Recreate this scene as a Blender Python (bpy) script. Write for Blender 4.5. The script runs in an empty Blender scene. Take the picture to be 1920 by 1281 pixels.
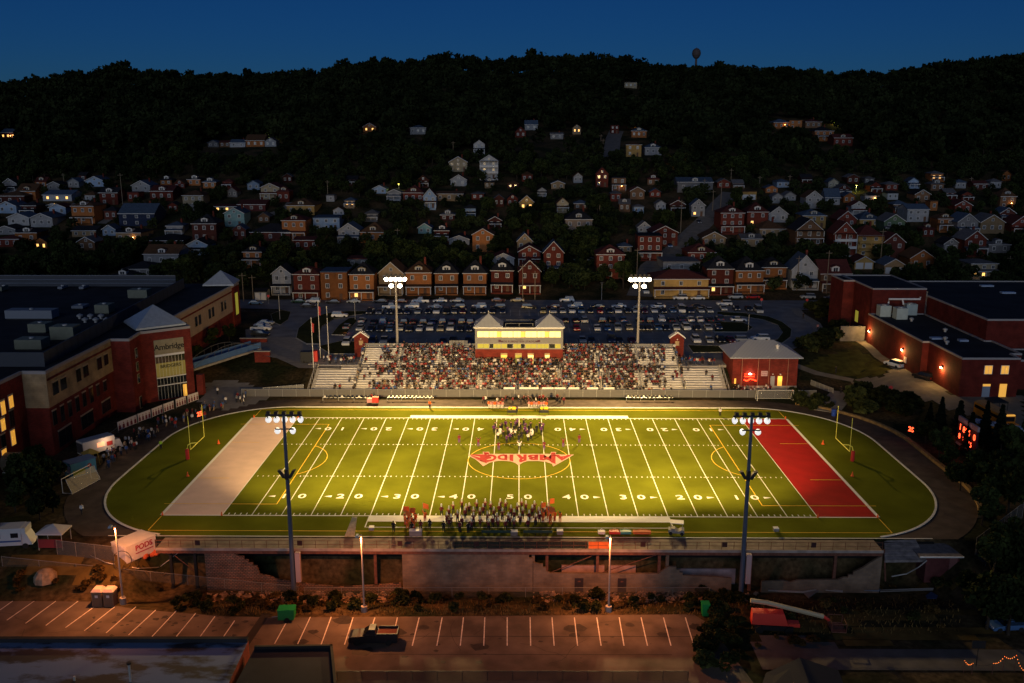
import bpy, math, random
import numpy as np
from math import sin, cos, tan, atan, pi, radians as R_
from mathutils import Vector, Matrix
random.seed(7)
rng = np.random.default_rng(11)
C = bpy.context.scene.collection
SC = bpy.context.scene

# ------------------------------------------------------------------ camera
F_PX, CU, CV = 1691.0, 960.0, 640.5
CAM = np.array([0.0, -153.4, 57.2])
TH, PS = R_(12.96), R_(0.474)
FW = np.array([-sin(PS)*cos(TH), cos(PS)*cos(TH), -sin(TH)])
RT = np.array([cos(PS), sin(PS), 0.0])
UP = np.cross(RT, FW)
cam = bpy.data.cameras.new('camera')
cam.sensor_width = 36.0
cam.lens = 36.0*F_PX/1920.0
cam.clip_start, cam.clip_end = 1.0, 5000.0
camo = bpy.data.objects.new('camera', cam)
C.objects.link(camo)
camo.location = CAM
camo.rotation_euler = (pi/2-TH, 0, PS)
SC.camera = camo

# ------------------------------------------------------------------ sky, dusk light, exposure
W = bpy.data.worlds.new('World')
SC.world = W
W.use_nodes = True
nt = W.node_tree
bg = nt.nodes['Background']
sky = nt.nodes.new('ShaderNodeTexSky')
sky.sky_type = 'NISHITA'
sky.sun_disc = False
SUN_EL, SUN_AZ = R_(1.5), R_(180)          # the sun has just gone, behind the camera
sky.sun_elevation = SUN_EL
sky.sun_rotation = SUN_AZ
sky.altitude = 200
sky.ozone_density = 4.0
sky.air_density = 0.5
sky.dust_density = 0.3
mx = nt.nodes.new('ShaderNodeMix')
mx.data_type = 'RGBA'; mx.blend_type = 'MULTIPLY'
mx.inputs['Factor'].default_value = 1.0
mx.inputs['B'].default_value = (0.72, 0.86, 1.0, 1)
nt.links.new(sky.outputs['Color'], mx.inputs['A'])
nt.links.new(mx.outputs['Result'], bg.inputs['Color'])
bg.inputs['Strength'].default_value = 0.056
sl = bpy.data.lights.new('dusk_glow', 'SUN')
sl.energy = 0.54
sl.angle = R_(40)
sl.color = (0.86, 0.93, 1.06)
so = bpy.data.objects.new('dusk_glow', sl)
C.objects.link(so)
so.rotation_euler = (R_(74), 0, R_(-8))     # low, from behind the camera
SC.view_settings.view_transform = 'Standard'
SC.view_settings.look = 'None'
SC.view_settings.exposure = 0.0
SC.view_settings.gamma = 1.0
SC.cycles.max_bounces = 4
SC.cycles.diffuse_bounces = 2
SC.cycles.glossy_bounces = 2
SC.cycles.transparent_max_bounces = 6
SC.cycles.caustics_reflective = False
SC.cycles.caustics_refractive = False

POLE_W = 62000.0      # watts of each stadium spot
def spot(name, loc, tgt, watts, color, size=R_(70), blend=0.6, rad=0.5):
    l = bpy.data.lights.new(name, 'SPOT')
    l.energy = watts; l.color = color; l.spot_size = size; l.spot_blend = blend
    l.shadow_soft_size = rad
    o = bpy.data.objects.new(name, l)
    C.objects.link(o)
    o.location = loc
    d = Vector(tgt)-Vector(loc)
    o.rotation_euler = d.to_track_quat('-Z', 'Y').to_euler()
    return o
def point(name, loc, watts, color, rad=0.15):
    l = bpy.data.lights.new(name, 'POINT')
    l.energy = watts; l.color = color; l.shadow_soft_size = rad
    o = bpy.data.objects.new(name, l); C.objects.link(o); o.location = loc
    return o

# ------------------------------------------------------------------ terrain height
def sm(a, b, t):
    t = np.clip((t-a)/(b-a), 0, 1)
    return t*t*(3-2*t)
def ray(u, v):
    return FW + RT*((u-CU)/F_PX) - UP*((v-CV)/F_PX)
def at_z(u, v, z=0.0):
    d = ray(u, v); t = (z-CAM[2])/d[2]
    return CAM+d*t
def at_y(u, v, y):
    d = ray(u, v); return CAM+d*((y-CAM[1])/d[1])
def at_x(u, v, x):
    d = ray(u, v); return CAM+d*((x-CAM[0])/d[0])
def depth(p):
    return float(np.dot(np.asarray(p)-CAM, FW))
def proj(p):
    q = np.asarray(p)-CAM
    z = np.dot(q, FW)
    return CU+F_PX*np.dot(q, RT)/z, CV-F_PX*np.dot(q, UP)/z
PY = [62, 138, 146, 202, 259, 347, 447, 547, 647, 760, 1100]
PZ = [4, 4, 4.6, 13, 27, 45, 58, 78, 97, 96, 70]
SKY = [(-260,160),(0,150),(60,146),(130,131),(200,122),(330,130),(440,134),(560,128),(640,118),(700,104),(760,110),(860,98),(960,103),(1100,96),
       (1180,106),(1240,113),(1300,119),(1400,120),(1480,121),(1560,131),(1600,130),(1650,130),(1730,122),(1800,112),(1870,98),(1920,95),(2200,80)]
CX, CZ = [], []
for u, v in SKY:
    p = at_y(u, v+4, 647.0)
    CX.append(p[0]); CZ.append(p[2]-13.0)
def T(x, y):
    x = np.asarray(x, float); y = np.asarray(y, float)
    base = np.interp(y, PY, PZ)
    cr = np.interp(x, CX, CZ)
    k = (cr-45.0)/52.0
    far = np.where(base > 45, 45+(base-45)*k, base)
    a = np.where(x < -50, 46, np.where(x > 50, 48, 40))
    b = np.where(x < -50, 74, np.where(x > 50, 75, 56))
    north = 4*sm(a, b, y)
    north = np.where(y > 138, far, north)
    east = 3.2*sm(77, 91, x)*sm(-28, -8, y)
    z = np.maximum(north, np.where(y < 138, east, 0))
    inner = (x > -51) & (x < 57)
    drop = -6.6*sm(-32.2, -33.0, y)*1.0
    drop = np.where(y < -37.5, -6.6+2.1*sm(-37.5, -45, y), drop)
    ramp = -4.5*sm(-31, -43.5, y)
    w = np.where(x < 0, sm(51, 56, -x), sm(57, 63, x))
    south = np.where(inner, drop, drop*(1-w)+ramp*w)
    return np.where(y < -30, south, z)
def s1(a, b, t):
    t = (t-a)/(b-a); t = 0.0 if t < 0 else 1.0 if t > 1 else t
    return t*t*(3-2*t)
def lerp(xs, ys, x):
    if x <= xs[0]: return ys[0]
    for i in range(1, len(xs)):
        if x <= xs[i]: return ys[i-1]+(ys[i]-ys[i-1])*(x-xs[i-1])/(xs[i]-xs[i-1])
    return ys[-1]
def Tz(x, y):
    """the same height as T, for one point"""
    x, y = float(x), float(y); ax = abs(x)
    if y < -30:
        if y < -37.5: drop = -6.6+2.1*s1(-37.5, -45, y)
        else: drop = -6.6*s1(-32.2, -33.0, y)
        if -51 < x < 57: return drop
        w = s1(51, 56, -x) if x < 0 else s1(57, 63, x)
        return drop*(1-w)-4.5*s1(-31, -43.5, y)*w
    if y > 138:
        b = lerp(PY, PZ, y)
        return 45+(b-45)*(lerp(CX, CZ, x)-45.0)/52.0 if b > 45 else b
    a, b = (46, 74) if x < -50 else (48, 75) if x > 50 else (40, 56)
    return max(4*s1(a, b, y), 3.2*s1(77, 91, x)*s1(-28, -8, y))
def ground(u, v):
    d = [float(k) for k in ray(u, v)]; c0, c1, c2 = (float(k) for k in CAM); t = 60.0
    prev = t
    while t < 1500:
        g = c2+d[2]*t-Tz(c0+d[0]*t, c1+d[1]*t)
        if g < 0: break
        prev = t; t += max(.4, min(g*.8, 12.0))
    lo, hi = prev, t
    for _ in range(18):
        m = (lo+hi)/2
        if c2+d[2]*m < Tz(c0+d[0]*m, c1+d[1]*m): hi = m
        else: lo = m
    p = CAM+np.array(d)*hi
    p[2] = Tz(p[0], p[1])
    return p

# ------------------------------------------------------------------ materials
MATS = {}
def mat(name, col=(0.5,0.5,0.5), rough=0.8, var=0.0, scale=3.0, obj=False, emit=0, ecol=None, metal=0.0, bump=0.0, spec=0.3,
        stretch=None, detail=4.0, randv=0.0, alpha=1.0):
    if name in MATS: return MATS[name]
    m = bpy.data.materials.new(name); m.use_nodes = True
    n = m.node_tree; b = n.nodes['Principled BSDF']
    b.inputs['Roughness'].default_value = rough
    b.inputs['Metallic'].default_value = metal
    b.inputs['Specular IOR Level'].default_value = spec
    b.inputs['Base Color'].default_value = (*col, 1)
    src = None
    if obj:
        oi = n.nodes.new('ShaderNodeObjectInfo'); src = oi.outputs['Color']
    if var > 0:
        tc = n.nodes.new('ShaderNodeTexCoord'); mp = n.nodes.new('ShaderNodeMapping')
        n.links.new(tc.outputs['Object'], mp.inputs['Vector'])
        if stretch: mp.inputs['Scale'].default_value = stretch
        nz = n.nodes.new('ShaderNodeTexNoise'); nz.inputs['Scale'].default_value = scale; nz.inputs['Detail'].default_value = detail
        n.links.new(mp.outputs['Vector'], nz.inputs['Vector'])
        mr = n.nodes.new('ShaderNodeMapRange')
        mr.inputs['From Min'].default_value = 0.3; mr.inputs['From Max'].default_value = 0.7
        mr.inputs['To Min'].default_value = 1-var; mr.inputs['To Max'].default_value = 1+var
        n.links.new(nz.outputs['Fac'], mr.inputs['Value'])
        val = mr.outputs['Result']
        if randv:
            oi2 = n.nodes.new('ShaderNodeObjectInfo')
            r2 = n.nodes.new('ShaderNodeMapRange'); r2.inputs['To Min'].default_value = 1-randv; r2.inputs['To Max'].default_value = 1+randv
            n.links.new(oi2.outputs['Random'], r2.inputs['Value'])
            mu = n.nodes.new('ShaderNodeMath'); mu.operation = 'MULTIPLY'
            n.links.new(val, mu.inputs[0]); n.links.new(r2.outputs['Result'], mu.inputs[1]); val = mu.outputs[0]
        vm = n.nodes.new('ShaderNodeVectorMath'); vm.operation = 'SCALE'
        if src: n.links.new(src, vm.inputs[0])
        else: vm.inputs[0].default_value = col
        n.links.new(val, vm.inputs['Scale'])
        src = vm.outputs['Vector']
        if bump:
            bp = n.nodes.new('ShaderNodeBump'); bp.inputs['Strength'].default_value = bump
            n.links.new(nz.outputs['Fac'], bp.inputs['Height']); n.links.new(bp.outputs['Normal'], b.inputs['Normal'])
    if src: n.links.new(src, b.inputs['Base Color'])
    if emit:
        b.inputs['Emission Color'].default_value = (*(ecol or col), 1)
        b.inputs['Emission Strength'].default_value = emit
        m.cycles.emission_sampling = 'NONE'
    if alpha < 1: b.inputs['Alpha'].default_value = alpha
    MATS[name] = m
    return m
def brick_mat(name, c1, c2, mortar, scale=1.0, bw=0.5, bh=0.16, ms=0.02, obj=False):
    m = bpy.data.materials.new(name); m.use_nodes = True
    n = m.node_tree; b = n.nodes['Principled BSDF']; b.inputs['Roughness'].default_value = 0.9
    b.inputs['Specular IOR Level'].default_value = 0.15
    tc = n.nodes.new('ShaderNodeTexCoord'); sx = n.nodes.new('ShaderNodeSeparateXYZ'); cb = n.nodes.new('ShaderNodeCombineXYZ')
    n.links.new(tc.outputs['Object'], sx.inputs[0])
    ad = n.nodes.new('ShaderNodeMath'); ad.operation = 'ADD'
    n.links.new(sx.outputs['X'], ad.inputs[0]); n.links.new(sx.outputs['Y'], ad.inputs[1])
    n.links.new(ad.outputs[0], cb.inputs['X']); n.links.new(sx.outputs['Z'], cb.inputs['Y'])
    br = n.nodes.new('ShaderNodeTexBrick')
    br.inputs['Scale'].default_value = scale; br.inputs['Brick Width'].default_value = bw; br.inputs['Row Height'].default_value = bh
    br.inputs['Mortar Size'].default_value = ms
    br.inputs['Color1'].default_value = (*c1, 1); br.inputs['Color2'].default_value = (*c2, 1); br.inputs['Mortar'].default_value = (*mortar, 1)
    n.links.new(cb.outputs[0], br.inputs['Vector'])
    nz = n.nodes.new('ShaderNodeTexNoise'); nz.inputs['Scale'].default_value = 0.5; nz.inputs['Detail'].default_value = 6
    n.links.new(tc.outputs['Object'], nz.inputs['Vector'])
    mr = n.nodes.new('ShaderNodeMapRange'); mr.inputs['From Min'].default_value = .3; mr.inputs['From Max'].default_value = .7
    mr.inputs['To Min'].default_value = .65; mr.inputs['To Max'].default_value = 1.25
    n.links.new(nz.outputs['Fac'], mr.inputs['Value'])
    vm = n.nodes.new('ShaderNodeVectorMath'); vm.operation = 'SCALE'
    n.links.new(br.outputs['Color'], vm.inputs[0]); n.links.new(mr.outputs['Result'], vm.inputs['Scale'])
    n.links.new(vm.outputs['Vector'], b.inputs['Base Color'])
    MATS[name] = m
    return m
def ribbed_mat(name, col, axis='X', scale=2.2, rough=0.45, metal=0.3, depth_=0.35):
    m = mat(name, col, rough, metal=metal, spec=0.5 if metal > 0 else 0.05)
    n = m.node_tree; b = n.nodes['Principled BSDF']
    tc = n.nodes.new('ShaderNodeTexCoord'); wv = n.nodes.new('ShaderNodeTexWave')
    wv.bands_direction = axis; wv.inputs['Scale'].default_value = scale
    n.links.new(tc.outputs['Object'], wv.inputs['Vector'])
    cr = n.nodes.new('ShaderNodeValToRGB')
    cr.color_ramp.elements[0].position = 0.05; cr.color_ramp.elements[0].color = (*[c*(1-depth_) for c in col], 1)
    cr.color_ramp.elements[1].position = 0.35; cr.color_ramp.elements[1].color = (*col, 1)
    n.links.new(wv.outputs['Color'], cr.inputs['Fac']); n.links.new(cr.outputs['Color'], b.inputs['Base Color'])
    bp = n.nodes.new('ShaderNodeBump'); bp.inputs['Strength'].default_value = 0.5
    n.links.new(wv.outputs['Fac'], bp.inputs['Height']); n.links.new(bp.outputs['Normal'], b.inputs['Normal'])
    return m

# ------------------------------------------------------------------ mesh builder
class MB:
    def __init__(s): s.v = []; s.f = []; s.m = []; s.mi = 0
    def add(s, vs, fs):
        o = len(s.v)
        s.v += [tuple(map(float, p)) for p in vs]
        for f in fs: s.f.append(tuple(i+o for i in f)); s.m.append(s.mi)
        return s
    def box(s, x0, x1, y0, y1, z0, z1, rot=0.0, c=None):
        vs = [(x0,y0,z0),(x1,y0,z0),(x1,y1,z0),(x0,y1,z0),(x0,y0,z1),(x1,y0,z1),(x1,y1,z1),(x0,y1,z1)]
        if rot:
            cx, cy = c if c else ((x0+x1)/2, (y0+y1)/2)
            ca, sa = cos(rot), sin(rot)
            vs = [(cx+(a-cx)*ca-(b-cy)*sa, cy+(a-cx)*sa+(b-cy)*ca, z) for a, b, z in vs]
        return s.add(vs, [(3,2,1,0),(4,5,6,7),(0,1,5,4),(1,2,6,5),(2,3,7,6),(3,0,4,7)])
    def hexa(s, vs): return s.add(vs, [(3,2,1,0),(4,5,6,7),(0,1,5,4),(1,2,6,5),(2,3,7,6),(3,0,4,7)])
    def prism(s, poly, z0, z1):
        n = len(poly)
        a = sum(poly[i][0]*poly[(i+1)%n][1]-poly[(i+1)%n][0]*poly[i][1] for i in range(n))
        if a < 0: poly = poly[::-1]
        vs = [(p[0],p[1],z0) for p in poly]+[(p[0],p[1],z1) for p in poly]
        fs = [tuple(range(n-1,-1,-1)), tuple(range(n,2*n))]+[(i,(i+1)%n,(i+1)%n+n,i+n) for i in range(n)]
        return s.add(vs, fs)
    def profile(s, poly, a0, a1, axis='x'):
        """poly in (h, z), extruded along axis from a0 to a1"""
        n = len(poly)
        if axis == 'x': vs = [(a0,h,z) for h,z in poly]+[(a1,h,z) for h,z in poly]
        else: vs = [(h,a0,z) for h,z in poly]+[(h,a1,z) for h,z in poly]
        fs = [tuple(range(n)), tuple(range(2*n-1,n-1,-1))]+[(i,i+n,(i+1)%n+n,(i+1)%n) for i in range(n)]
        return s.add(vs, fs)
    def tube(s, pts, r, n=6, r1=None, cap=True):
        pts = [Vector(p) for p in pts]; k = len(pts)
        base = len(s.v); vs = []
        for i, p in enumerate(pts):
            d = (pts[min(i+1,k-1)]-pts[max(i-1,0)]).normalized()
            a = Vector((0,0,1)) if abs(d.z) < 0.9 else Vector((1,0,0))
            e1 = d.cross(a).normalized(); e2 = d.cross(e1)
            rr = r if r1 is None else r+(r1-r)*i/(k-1)
            for j in range(n):
                t = 2*pi*j/n; vs.append(p+e1*cos(t)*rr+e2*sin(t)*rr)
        fs = []
        for i in range(k-1):
            for j in range(n):
                fs.append((i*n+j, i*n+(j+1)%n, (i+1)*n+(j+1)%n, (i+1)*n+j))
        if cap: fs += [tuple(range(n-1,-1,-1)), tuple(range((k-1)*n, k*n))]
        return s.add(vs, fs)
    def lathe(s, prof, n=12, c=(0,0,0), axis=None):
        vs = []; k = len(prof)
        for r, z in prof:
            for j in range(n):
                t = 2*pi*j/n; vs.append((r*cos(t), r*sin(t), z))
        if axis is not None:
            q = Vector((0,0,1)).rotation_difference(Vector(axis).normalized())
            vs = [tuple(q @ Vector(p)) for p in vs]
        vs = [(p[0]+c[0], p[1]+c[1], p[2]+c[2]) for p in vs]
        fs = []
        for i in range(k-1):
            for j in range(n): fs.append((i*n+j, i*n+(j+1)%n, (i+1)*n+(j+1)%n, (i+1)*n+j))
        fs += [tuple(range(n-1,-1,-1)), tuple(range((k-1)*n, k*n))]
        return s.add(vs, fs)
    def poly(s, pts): return s.add(pts, [tuple(range(len(pts)))])
    def mesh(s, name, mats):
        me = bpy.data.meshes.new(name)
        me.from_pydata(s.v, [], s.f)
        for m in (mats if isinstance(mats, (list, tuple)) else [mats]): me.materials.append(m)
        if any(s.m): me.polygons.foreach_set('material_index', s.m)
        me.update()
        return me
    def build(s, name, mats, parent=None, smooth=False):
        me = s.mesh(name, mats)
        if smooth: me.shade_smooth()
        return link(name, me, parent)
def link(name, me, parent=None, loc=None, rz=0.0, scale=None, color=None):
    o = bpy.data.objects.new(name, me); C.objects.link(o)
    if parent is not None: o.parent = parent
    if loc is not None: o.location = loc
    if rz: o.rotation_euler[2] = rz
    if scale is not None: o.scale = scale
    if color is not None: o.color = (*color, 1)
    return o
def tag(o, label, cat, group=None):
    o['label'] = label; o['category'] = cat
    if group: o['group'] = group
    return o
def thing(name, label, cat, loc=(0,0,0), rz=0.0, group=None):
    o = bpy.data.objects.new(name, None); C.objects.link(o)
    o.empty_display_size = 0.2
    o.location = loc; o.rotation_euler[2] = rz
    return tag(o, label, cat, group)
def struct(o): o['kind'] = 'structure'; return o
def stuff(o, label=None, cat=None):
    o['kind'] = 'stuff'
    if label: o['label'] = label
    if cat: o['category'] = cat
    return o
def np_mesh(name, V, Fq, mats, mi=None):
    """V (n,3), Fq (m,k) faces of k corners"""
    me = bpy.data.meshes.new(name)
    k = Fq.shape[1]; m = Fq.shape[0]
    me.vertices.add(len(V)); me.vertices.foreach_set('co', np.ascontiguousarray(V, np.float32).ravel())
    me.loops.add(m*k); me.loops.foreach_set('vertex_index', np.ascontiguousarray(Fq, np.int32).ravel())
    me.polygons.add(m); me.polygons.foreach_set('loop_start', np.arange(0, m*k, k, dtype=np.int32))
    for q in (mats if isinstance(mats, (list, tuple)) else [mats]): me.materials.append(q)
    if mi is not None: me.polygons.foreach_set('material_index', np.ascontiguousarray(mi, np.int32))
    me.update(calc_edges=True); me.validate()
    return me
def text_mesh(s, size, bold=0.0, extrude=0.0, align='CENTER', space=1.0):
    cu = bpy.data.curves.new('t', 'FONT'); cu.body = s; cu.size = size; cu.align_x = align; cu.align_y = 'CENTER'
    cu.offset = bold; cu.extrude = extrude; cu.resolution_u = 3; cu.space_character = space
    o = bpy.data.objects.new('t', cu); C.objects.link(o)
    dg = bpy.context.evaluated_depsgraph_get(); dg.update()
    me = bpy.data.meshes.new_from_object(o.evaluated_get(dg))
    C.objects.unlink(o); bpy.data.objects.remove(o); bpy.data.curves.remove(cu)
    return me
def text(name, s, size, m, parent, loc, rot=(pi/2,0,0), bold=0.0, extrude=0.01, space=1.0):
    me = text_mesh(s, size, bold, extrude, space=space); me.materials.clear(); me.materials.append(m)
    o = link(name, me, parent); o.location = loc; o.rotation_euler = rot
    return o
ORD = ['first','second','third','fourth','fifth','sixth','seventh','eighth','ninth','tenth','eleventh','twelfth','thirteenth','fourteenth',
       'fifteenth','sixteenth','seventeenth','eighteenth','nineteenth','twentieth']
def ordn(i):
    if i < 20: return ORD[i]
    tens = {2:'twenty',3:'thirty',4:'forty',5:'fifty',6:'sixty',7:'seventy',8:'eighty',9:'ninety'}
    n = i+1
    if n % 10 == 0: return {2:'twentieth',3:'thirtieth',4:'fortieth',5:'fiftieth',6:'sixtieth',7:'seventieth',8:'eightieth',9:'ninetieth',10:'hundredth'}.get(n//10, 'last')
    return tens[n//10]+'-'+ORD[n%10-1]
USED = set()
def uniq(items, tail):
    """items: list of (object, [label candidates, vague to precise], sort key); the last candidate gets an ordinal with tail"""
    left = list(items); lv = 0
    mxl = max(len(i[1]) for i in items)
    while left and lv < mxl:
        cnt = {}
        for o, c, k in left:
            l = c[min(lv, len(c)-1)]; cnt[l] = cnt.get(l, 0)+1
        rest = []
        for o, c, k in left:
            l = c[min(lv, len(c)-1)]
            if cnt[l] == 1 and l not in USED: o['label'] = l; USED.add(l)
            else: rest.append((o, c, k))
        left = rest; lv += 1
    grp = {}
    for o, c, k in left: grp.setdefault(c[-1], []).append((k, o))
    for l, g in grp.items():
        g.sort(key=lambda t: t[0])
        for i, (k, o) in enumerate(g):
            lab = f'{ordn(i)} {l} {tail}'
            while lab in USED: lab += ' too'
            o['label'] = lab; USED.add(lab)
# ------------------------------------------------------------------ terrain and ground sheets
def terrain():
    xs = np.unique(np.concatenate([np.arange(-700,-120,10.0), np.arange(-120,120.1,2.0), np.arange(120,700.1,10.0), [-51,57,-53.5,60.5]]))
    ys = np.unique(np.concatenate([np.arange(-170,-50,3.0), np.arange(-50,-30,0.6), np.arange(-30,150,2.0), np.arange(150,360,5.0), np.arange(360,1101,12.0)]))
    X, Y = np.meshgrid(xs, ys); Z = T(X, Y)-0.04
    n, k = len(xs), len(ys)
    V = np.stack([X.ravel(), Y.ravel(), Z.ravel()], 1)
    i, j = np.meshgrid(np.arange(n-1), np.arange(k-1)); b = (j*n+i).ravel()
    Fq = np.stack([b, b+1, b+n+1, b+n], 1)
    m = mat('soil', (0.05,0.042,0.026), 0.95)
    nn = m.node_tree; bs = nn.nodes['Principled BSDF']; bs.inputs['Specular IOR Level'].default_value = 0.05
    tc = nn.nodes.new('ShaderNodeTexCoord')
    nz = nn.nodes.new('ShaderNodeTexNoise'); nz.inputs['Scale'].default_value = 0.09; nz.inputs['Detail'].default_value = 8
    nz2 = nn.nodes.new('ShaderNodeTexNoise'); nz2.inputs['Scale'].default_value = 1.4; nz2.inputs['Detail'].default_value = 8
    for q in (nz, nz2): nn.links.new(tc.outputs['Object'], q.inputs['Vector'])
    r1 = nn.nodes.new('ShaderNodeValToRGB'); r1.color_ramp.elements[0].position = .42; r1.color_ramp.elements[1].position = .6
    r1.color_ramp.elements[0].color = (0.018,0.022,0.010,1); r1.color_ramp.elements[1].color = (0.075,0.052,0.028,1)
    nn.links.new(nz.outputs['Fac'], r1.inputs['Fac'])
    r2 = nn.nodes.new('ShaderNodeMapRange'); r2.inputs['From Min'].default_value = .3; r2.inputs['From Max'].default_value = .7
    r2.inputs['To Min'].default_value = .45; r2.inputs['To Max'].default_value = 1.5
    nn.links.new(nz2.outputs['Fac'], r2.inputs['Value'])
    vm = nn.nodes.new('ShaderNodeVectorMath'); vm.operation = 'SCALE'
    nn.links.new(r1.outputs['Color'], vm.inputs[0]); nn.links.new(r2.outputs['Result'], vm.inputs['Scale'])
    nn.links.new(vm.outputs['Vector'], bs.inputs['Base Color'])
    bp = nn.nodes.new('ShaderNodeBump'); bp.inputs['Strength'].default_value = .6; nn.links.new(nz2.outputs['Fac'], bp.inputs['Height'])
    nn.links.new(bp.outputs['Normal'], bs.inputs['Normal'])
    struct(link('terrain', np_mesh('terrain', V, Fq, m)))
terrain()

def oval(a, b, cx, cy, n=20, yc=0.0, ymin=None):
    """rounded field outline: corner radii a (x), b (y) about (+-cx, +-cy)"""
    pts = []
    for sx, sy, t0 in ((1,1,0),(-1,1,pi/2),(-1,-1,pi),(1,-1,1.5*pi)):
        for i in range(n+1):
            t = t0+pi/2*i/n
            pts.append((sx*cx+a*cos(t), yc+sy*cy+b*sin(t)))
    return pts
def sheet(name, poly, z, m, kind='structure'):
    o = MB().poly([(p[0], p[1], z) for p in poly]).build(name, m)
    o['kind'] = kind
    return o
def clipy(pts, y0):
    out = []
    for i in range(len(pts)):
        p, q = pts[i], pts[(i+1) % len(pts)]
        if p[1] >= y0: out.append(p)
        if (p[1] >= y0) != (q[1] >= y0):
            t = (y0-p[1])/(q[1]-p[1]); out.append((p[0]+(q[0]-p[0])*t, y0))
    return out
YD = 0.9144
M_turf = mat('turf', (0.104,0.118,0.011), 0.95, 0.24, 0.11, spec=0.0, detail=12)
M_track = mat('track_surface', (0.062,0.046,0.040), 0.9, 0.35, 0.45, spec=0.15, detail=8)
M_white = mat('white_paint', (0.74,0.75,0.72), 0.8, spec=0.1)
M_gold = mat('yellow_paint', (0.80,0.50,0.05), 0.8, spec=0.1)
M_redp = mat('red_paint', (0.31,0.006,0.008), 0.9, 0.1, 0.4, spec=0.08)
M_tan = mat('grey_paint', (0.60,0.45,0.42), 0.9, 0.07, 0.4, spec=0.02)
M_conc = mat('concrete', (0.30,0.28,0.26), 0.9, 0.2, 0.8)
inner = oval(20.0, 22.0, 48, 10.0)
outer = [(p[0]*1.0, p[1]) for p in oval(26.0, 27.5, 48.0, 10.0)]
sheet('running_track', clipy(outer, -32.0), 0.0, M_track)
sheet('turf_field', clipy(inner, -32.0), 0.006, M_turf)
def ring(name, pts, w, z, h, m, ymin=-31.4):
    b = MB(); n = len(pts)
    for i in range(n):
        p, q = pts[i], pts[(i+1) % n]
        if p[1] < ymin-0.1 or q[1] < ymin-0.1: continue
        d = Vector((q[0]-p[0], q[1]-p[1])); L = d.length
        if L < 1e-4: continue
        nr = Vector((-d.y, d.x))/L*w*0.5
        b.hexa([(p[0]-nr.x,p[1]-nr.y,z),(q[0]-nr.x,q[1]-nr.y,z),(q[0]+nr.x,q[1]+nr.y,z),(p[0]+nr.x,p[1]+nr.y,z),
                (p[0]-nr.x,p[1]-nr.y,z+h),(q[0]-nr.x,q[1]-nr.y,z+h),(q[0]+nr.x,q[1]+nr.y,z+h),(p[0]+nr.x,p[1]+nr.y,z+h)])
    return b.build(name, m)
struct(ring('track_kerb', inner, 0.32, 0.0, 0.09, mat('kerb_white', (0.62,0.62,0.58), 0.8, 0.15, 2.0)))
ob = [p for p in outer if p[0] > 58 and p[1] > -26]
b = MB()
ob.sort(key=lambda p: p[1])
for i in range(len(ob)-1):
    p, q = ob[i], ob[i+1]
    b.hexa([(p[0],p[1],-.05),(p[0]+.7,p[1],-.05),(q[0]+.7,q[1],-.05),(q[0],q[1],-.05),(p[0],p[1],.55),(p[0]+.7,p[1],.55),(q[0]+.7,q[1],.55),(q[0],q[1],.55)])
tag(b.build('retaining_wall', mat('rusty_wall', (0.20,0.13,0.055), 0.95, 0.3, 1.2)), 'low tan kerb wall curving round the outside of the track bend', 'wall')

def rect(b, x0, x1, y0, y1, z): b.poly([(x0,y0,z),(x1,y0,z),(x1,y1,z),(x0,y1,z)])
# end zones and markings: sheets a few mm apart, on the turf
ZL = 0.012
GX, SY = 50*YD, 24.384
b = MB(); rect(b, -60*YD, -GX, -SY, SY, ZL); struct(b.build('grey_end_zone', M_tan))
b = MB(); rect(b, GX, 60*YD, -SY, SY, ZL); struct(b.build('red_end_zone', M_redp))
b = MB(); ZW = 0.020; lw = 0.062
for k in range(-10, 11):
    x = k*5*YD; rect(b, x-lw, x+lw, -SY, SY, ZW)
rect(b, -60*YD-.2, 60*YD+.2, -SY-.25, -SY, ZW); rect(b, -60*YD-.2, 60*YD+.2, SY, SY+.25, ZW)
rect(b, -60*YD-.45, -60*YD+.05, -SY, SY, ZW); rect(b, 60*YD-.05, 60*YD+.45, -SY, SY, ZW)
for k in range(-49, 50):
    if k % 5 == 0: continue
    x = k*YD
    for y0, y1 in ((-SY+.15,-SY+.8),(SY-.8,SY-.15)): rect(b, x-.07, x+.07, y0, y1, ZW)
for k in range(-49, 50):
    x = k*YD
    for y in (-8.13, 8.13):
        if k % 5: rect(b, x-.075, x+.075, y-.22, y+.22, ZW)
        else: rect(b, x-.45, x+.45, y-.09, y+.09, ZW+.004)
rect(b, -22.9, 22.9, -26.6, -SY-.25, ZW); rect(b, -22.6, 22.6, SY+.25, 26.3, ZW)
rect(b, -22.9, 22.9, -28.7, -28.55, ZW); rect(b, -23.05, -22.9, -28.7, -SY-.25, ZW); rect(b, 22.9, 23.05, -28.7, -SY-.25, ZW)
rect(b, -48, 48, 31.55, 31.7, ZW); rect(b, -60, 60, -31.95, -31.75, ZW)
struct(b.build('white_field_markings', M_white))
b = MB(); ZG = 0.028; g = 0.07
for s in (-1, 1):
    rect(b, -54.9, 54.9, s*30-g, s*30+g, ZG)
    x = s*38.4
    rect(b, x-g, x+g, -20.15, 20.15, ZG)
    x0, x1 = sorted((s*38.4, s*56.3)); rect(b, x0, x1, -20.15-g, -20.15+g, ZG); rect(b, x0, x1, 20.15-g, 20.15+g, ZG)
    x0, x1 = sorted((s*49.4, s*54.7)); rect(b, x0, x1, -9.16-g, -9.16+g, ZG); rect(b, x0, x1, 9.16-g, 9.16+g, ZG)
    for sy in (-1, 1):
        y0, y1 = sorted((sy*24.7, sy*30)); rect(b, s*54.9-g, s*54.9+g, y0, y1, ZG)
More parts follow.
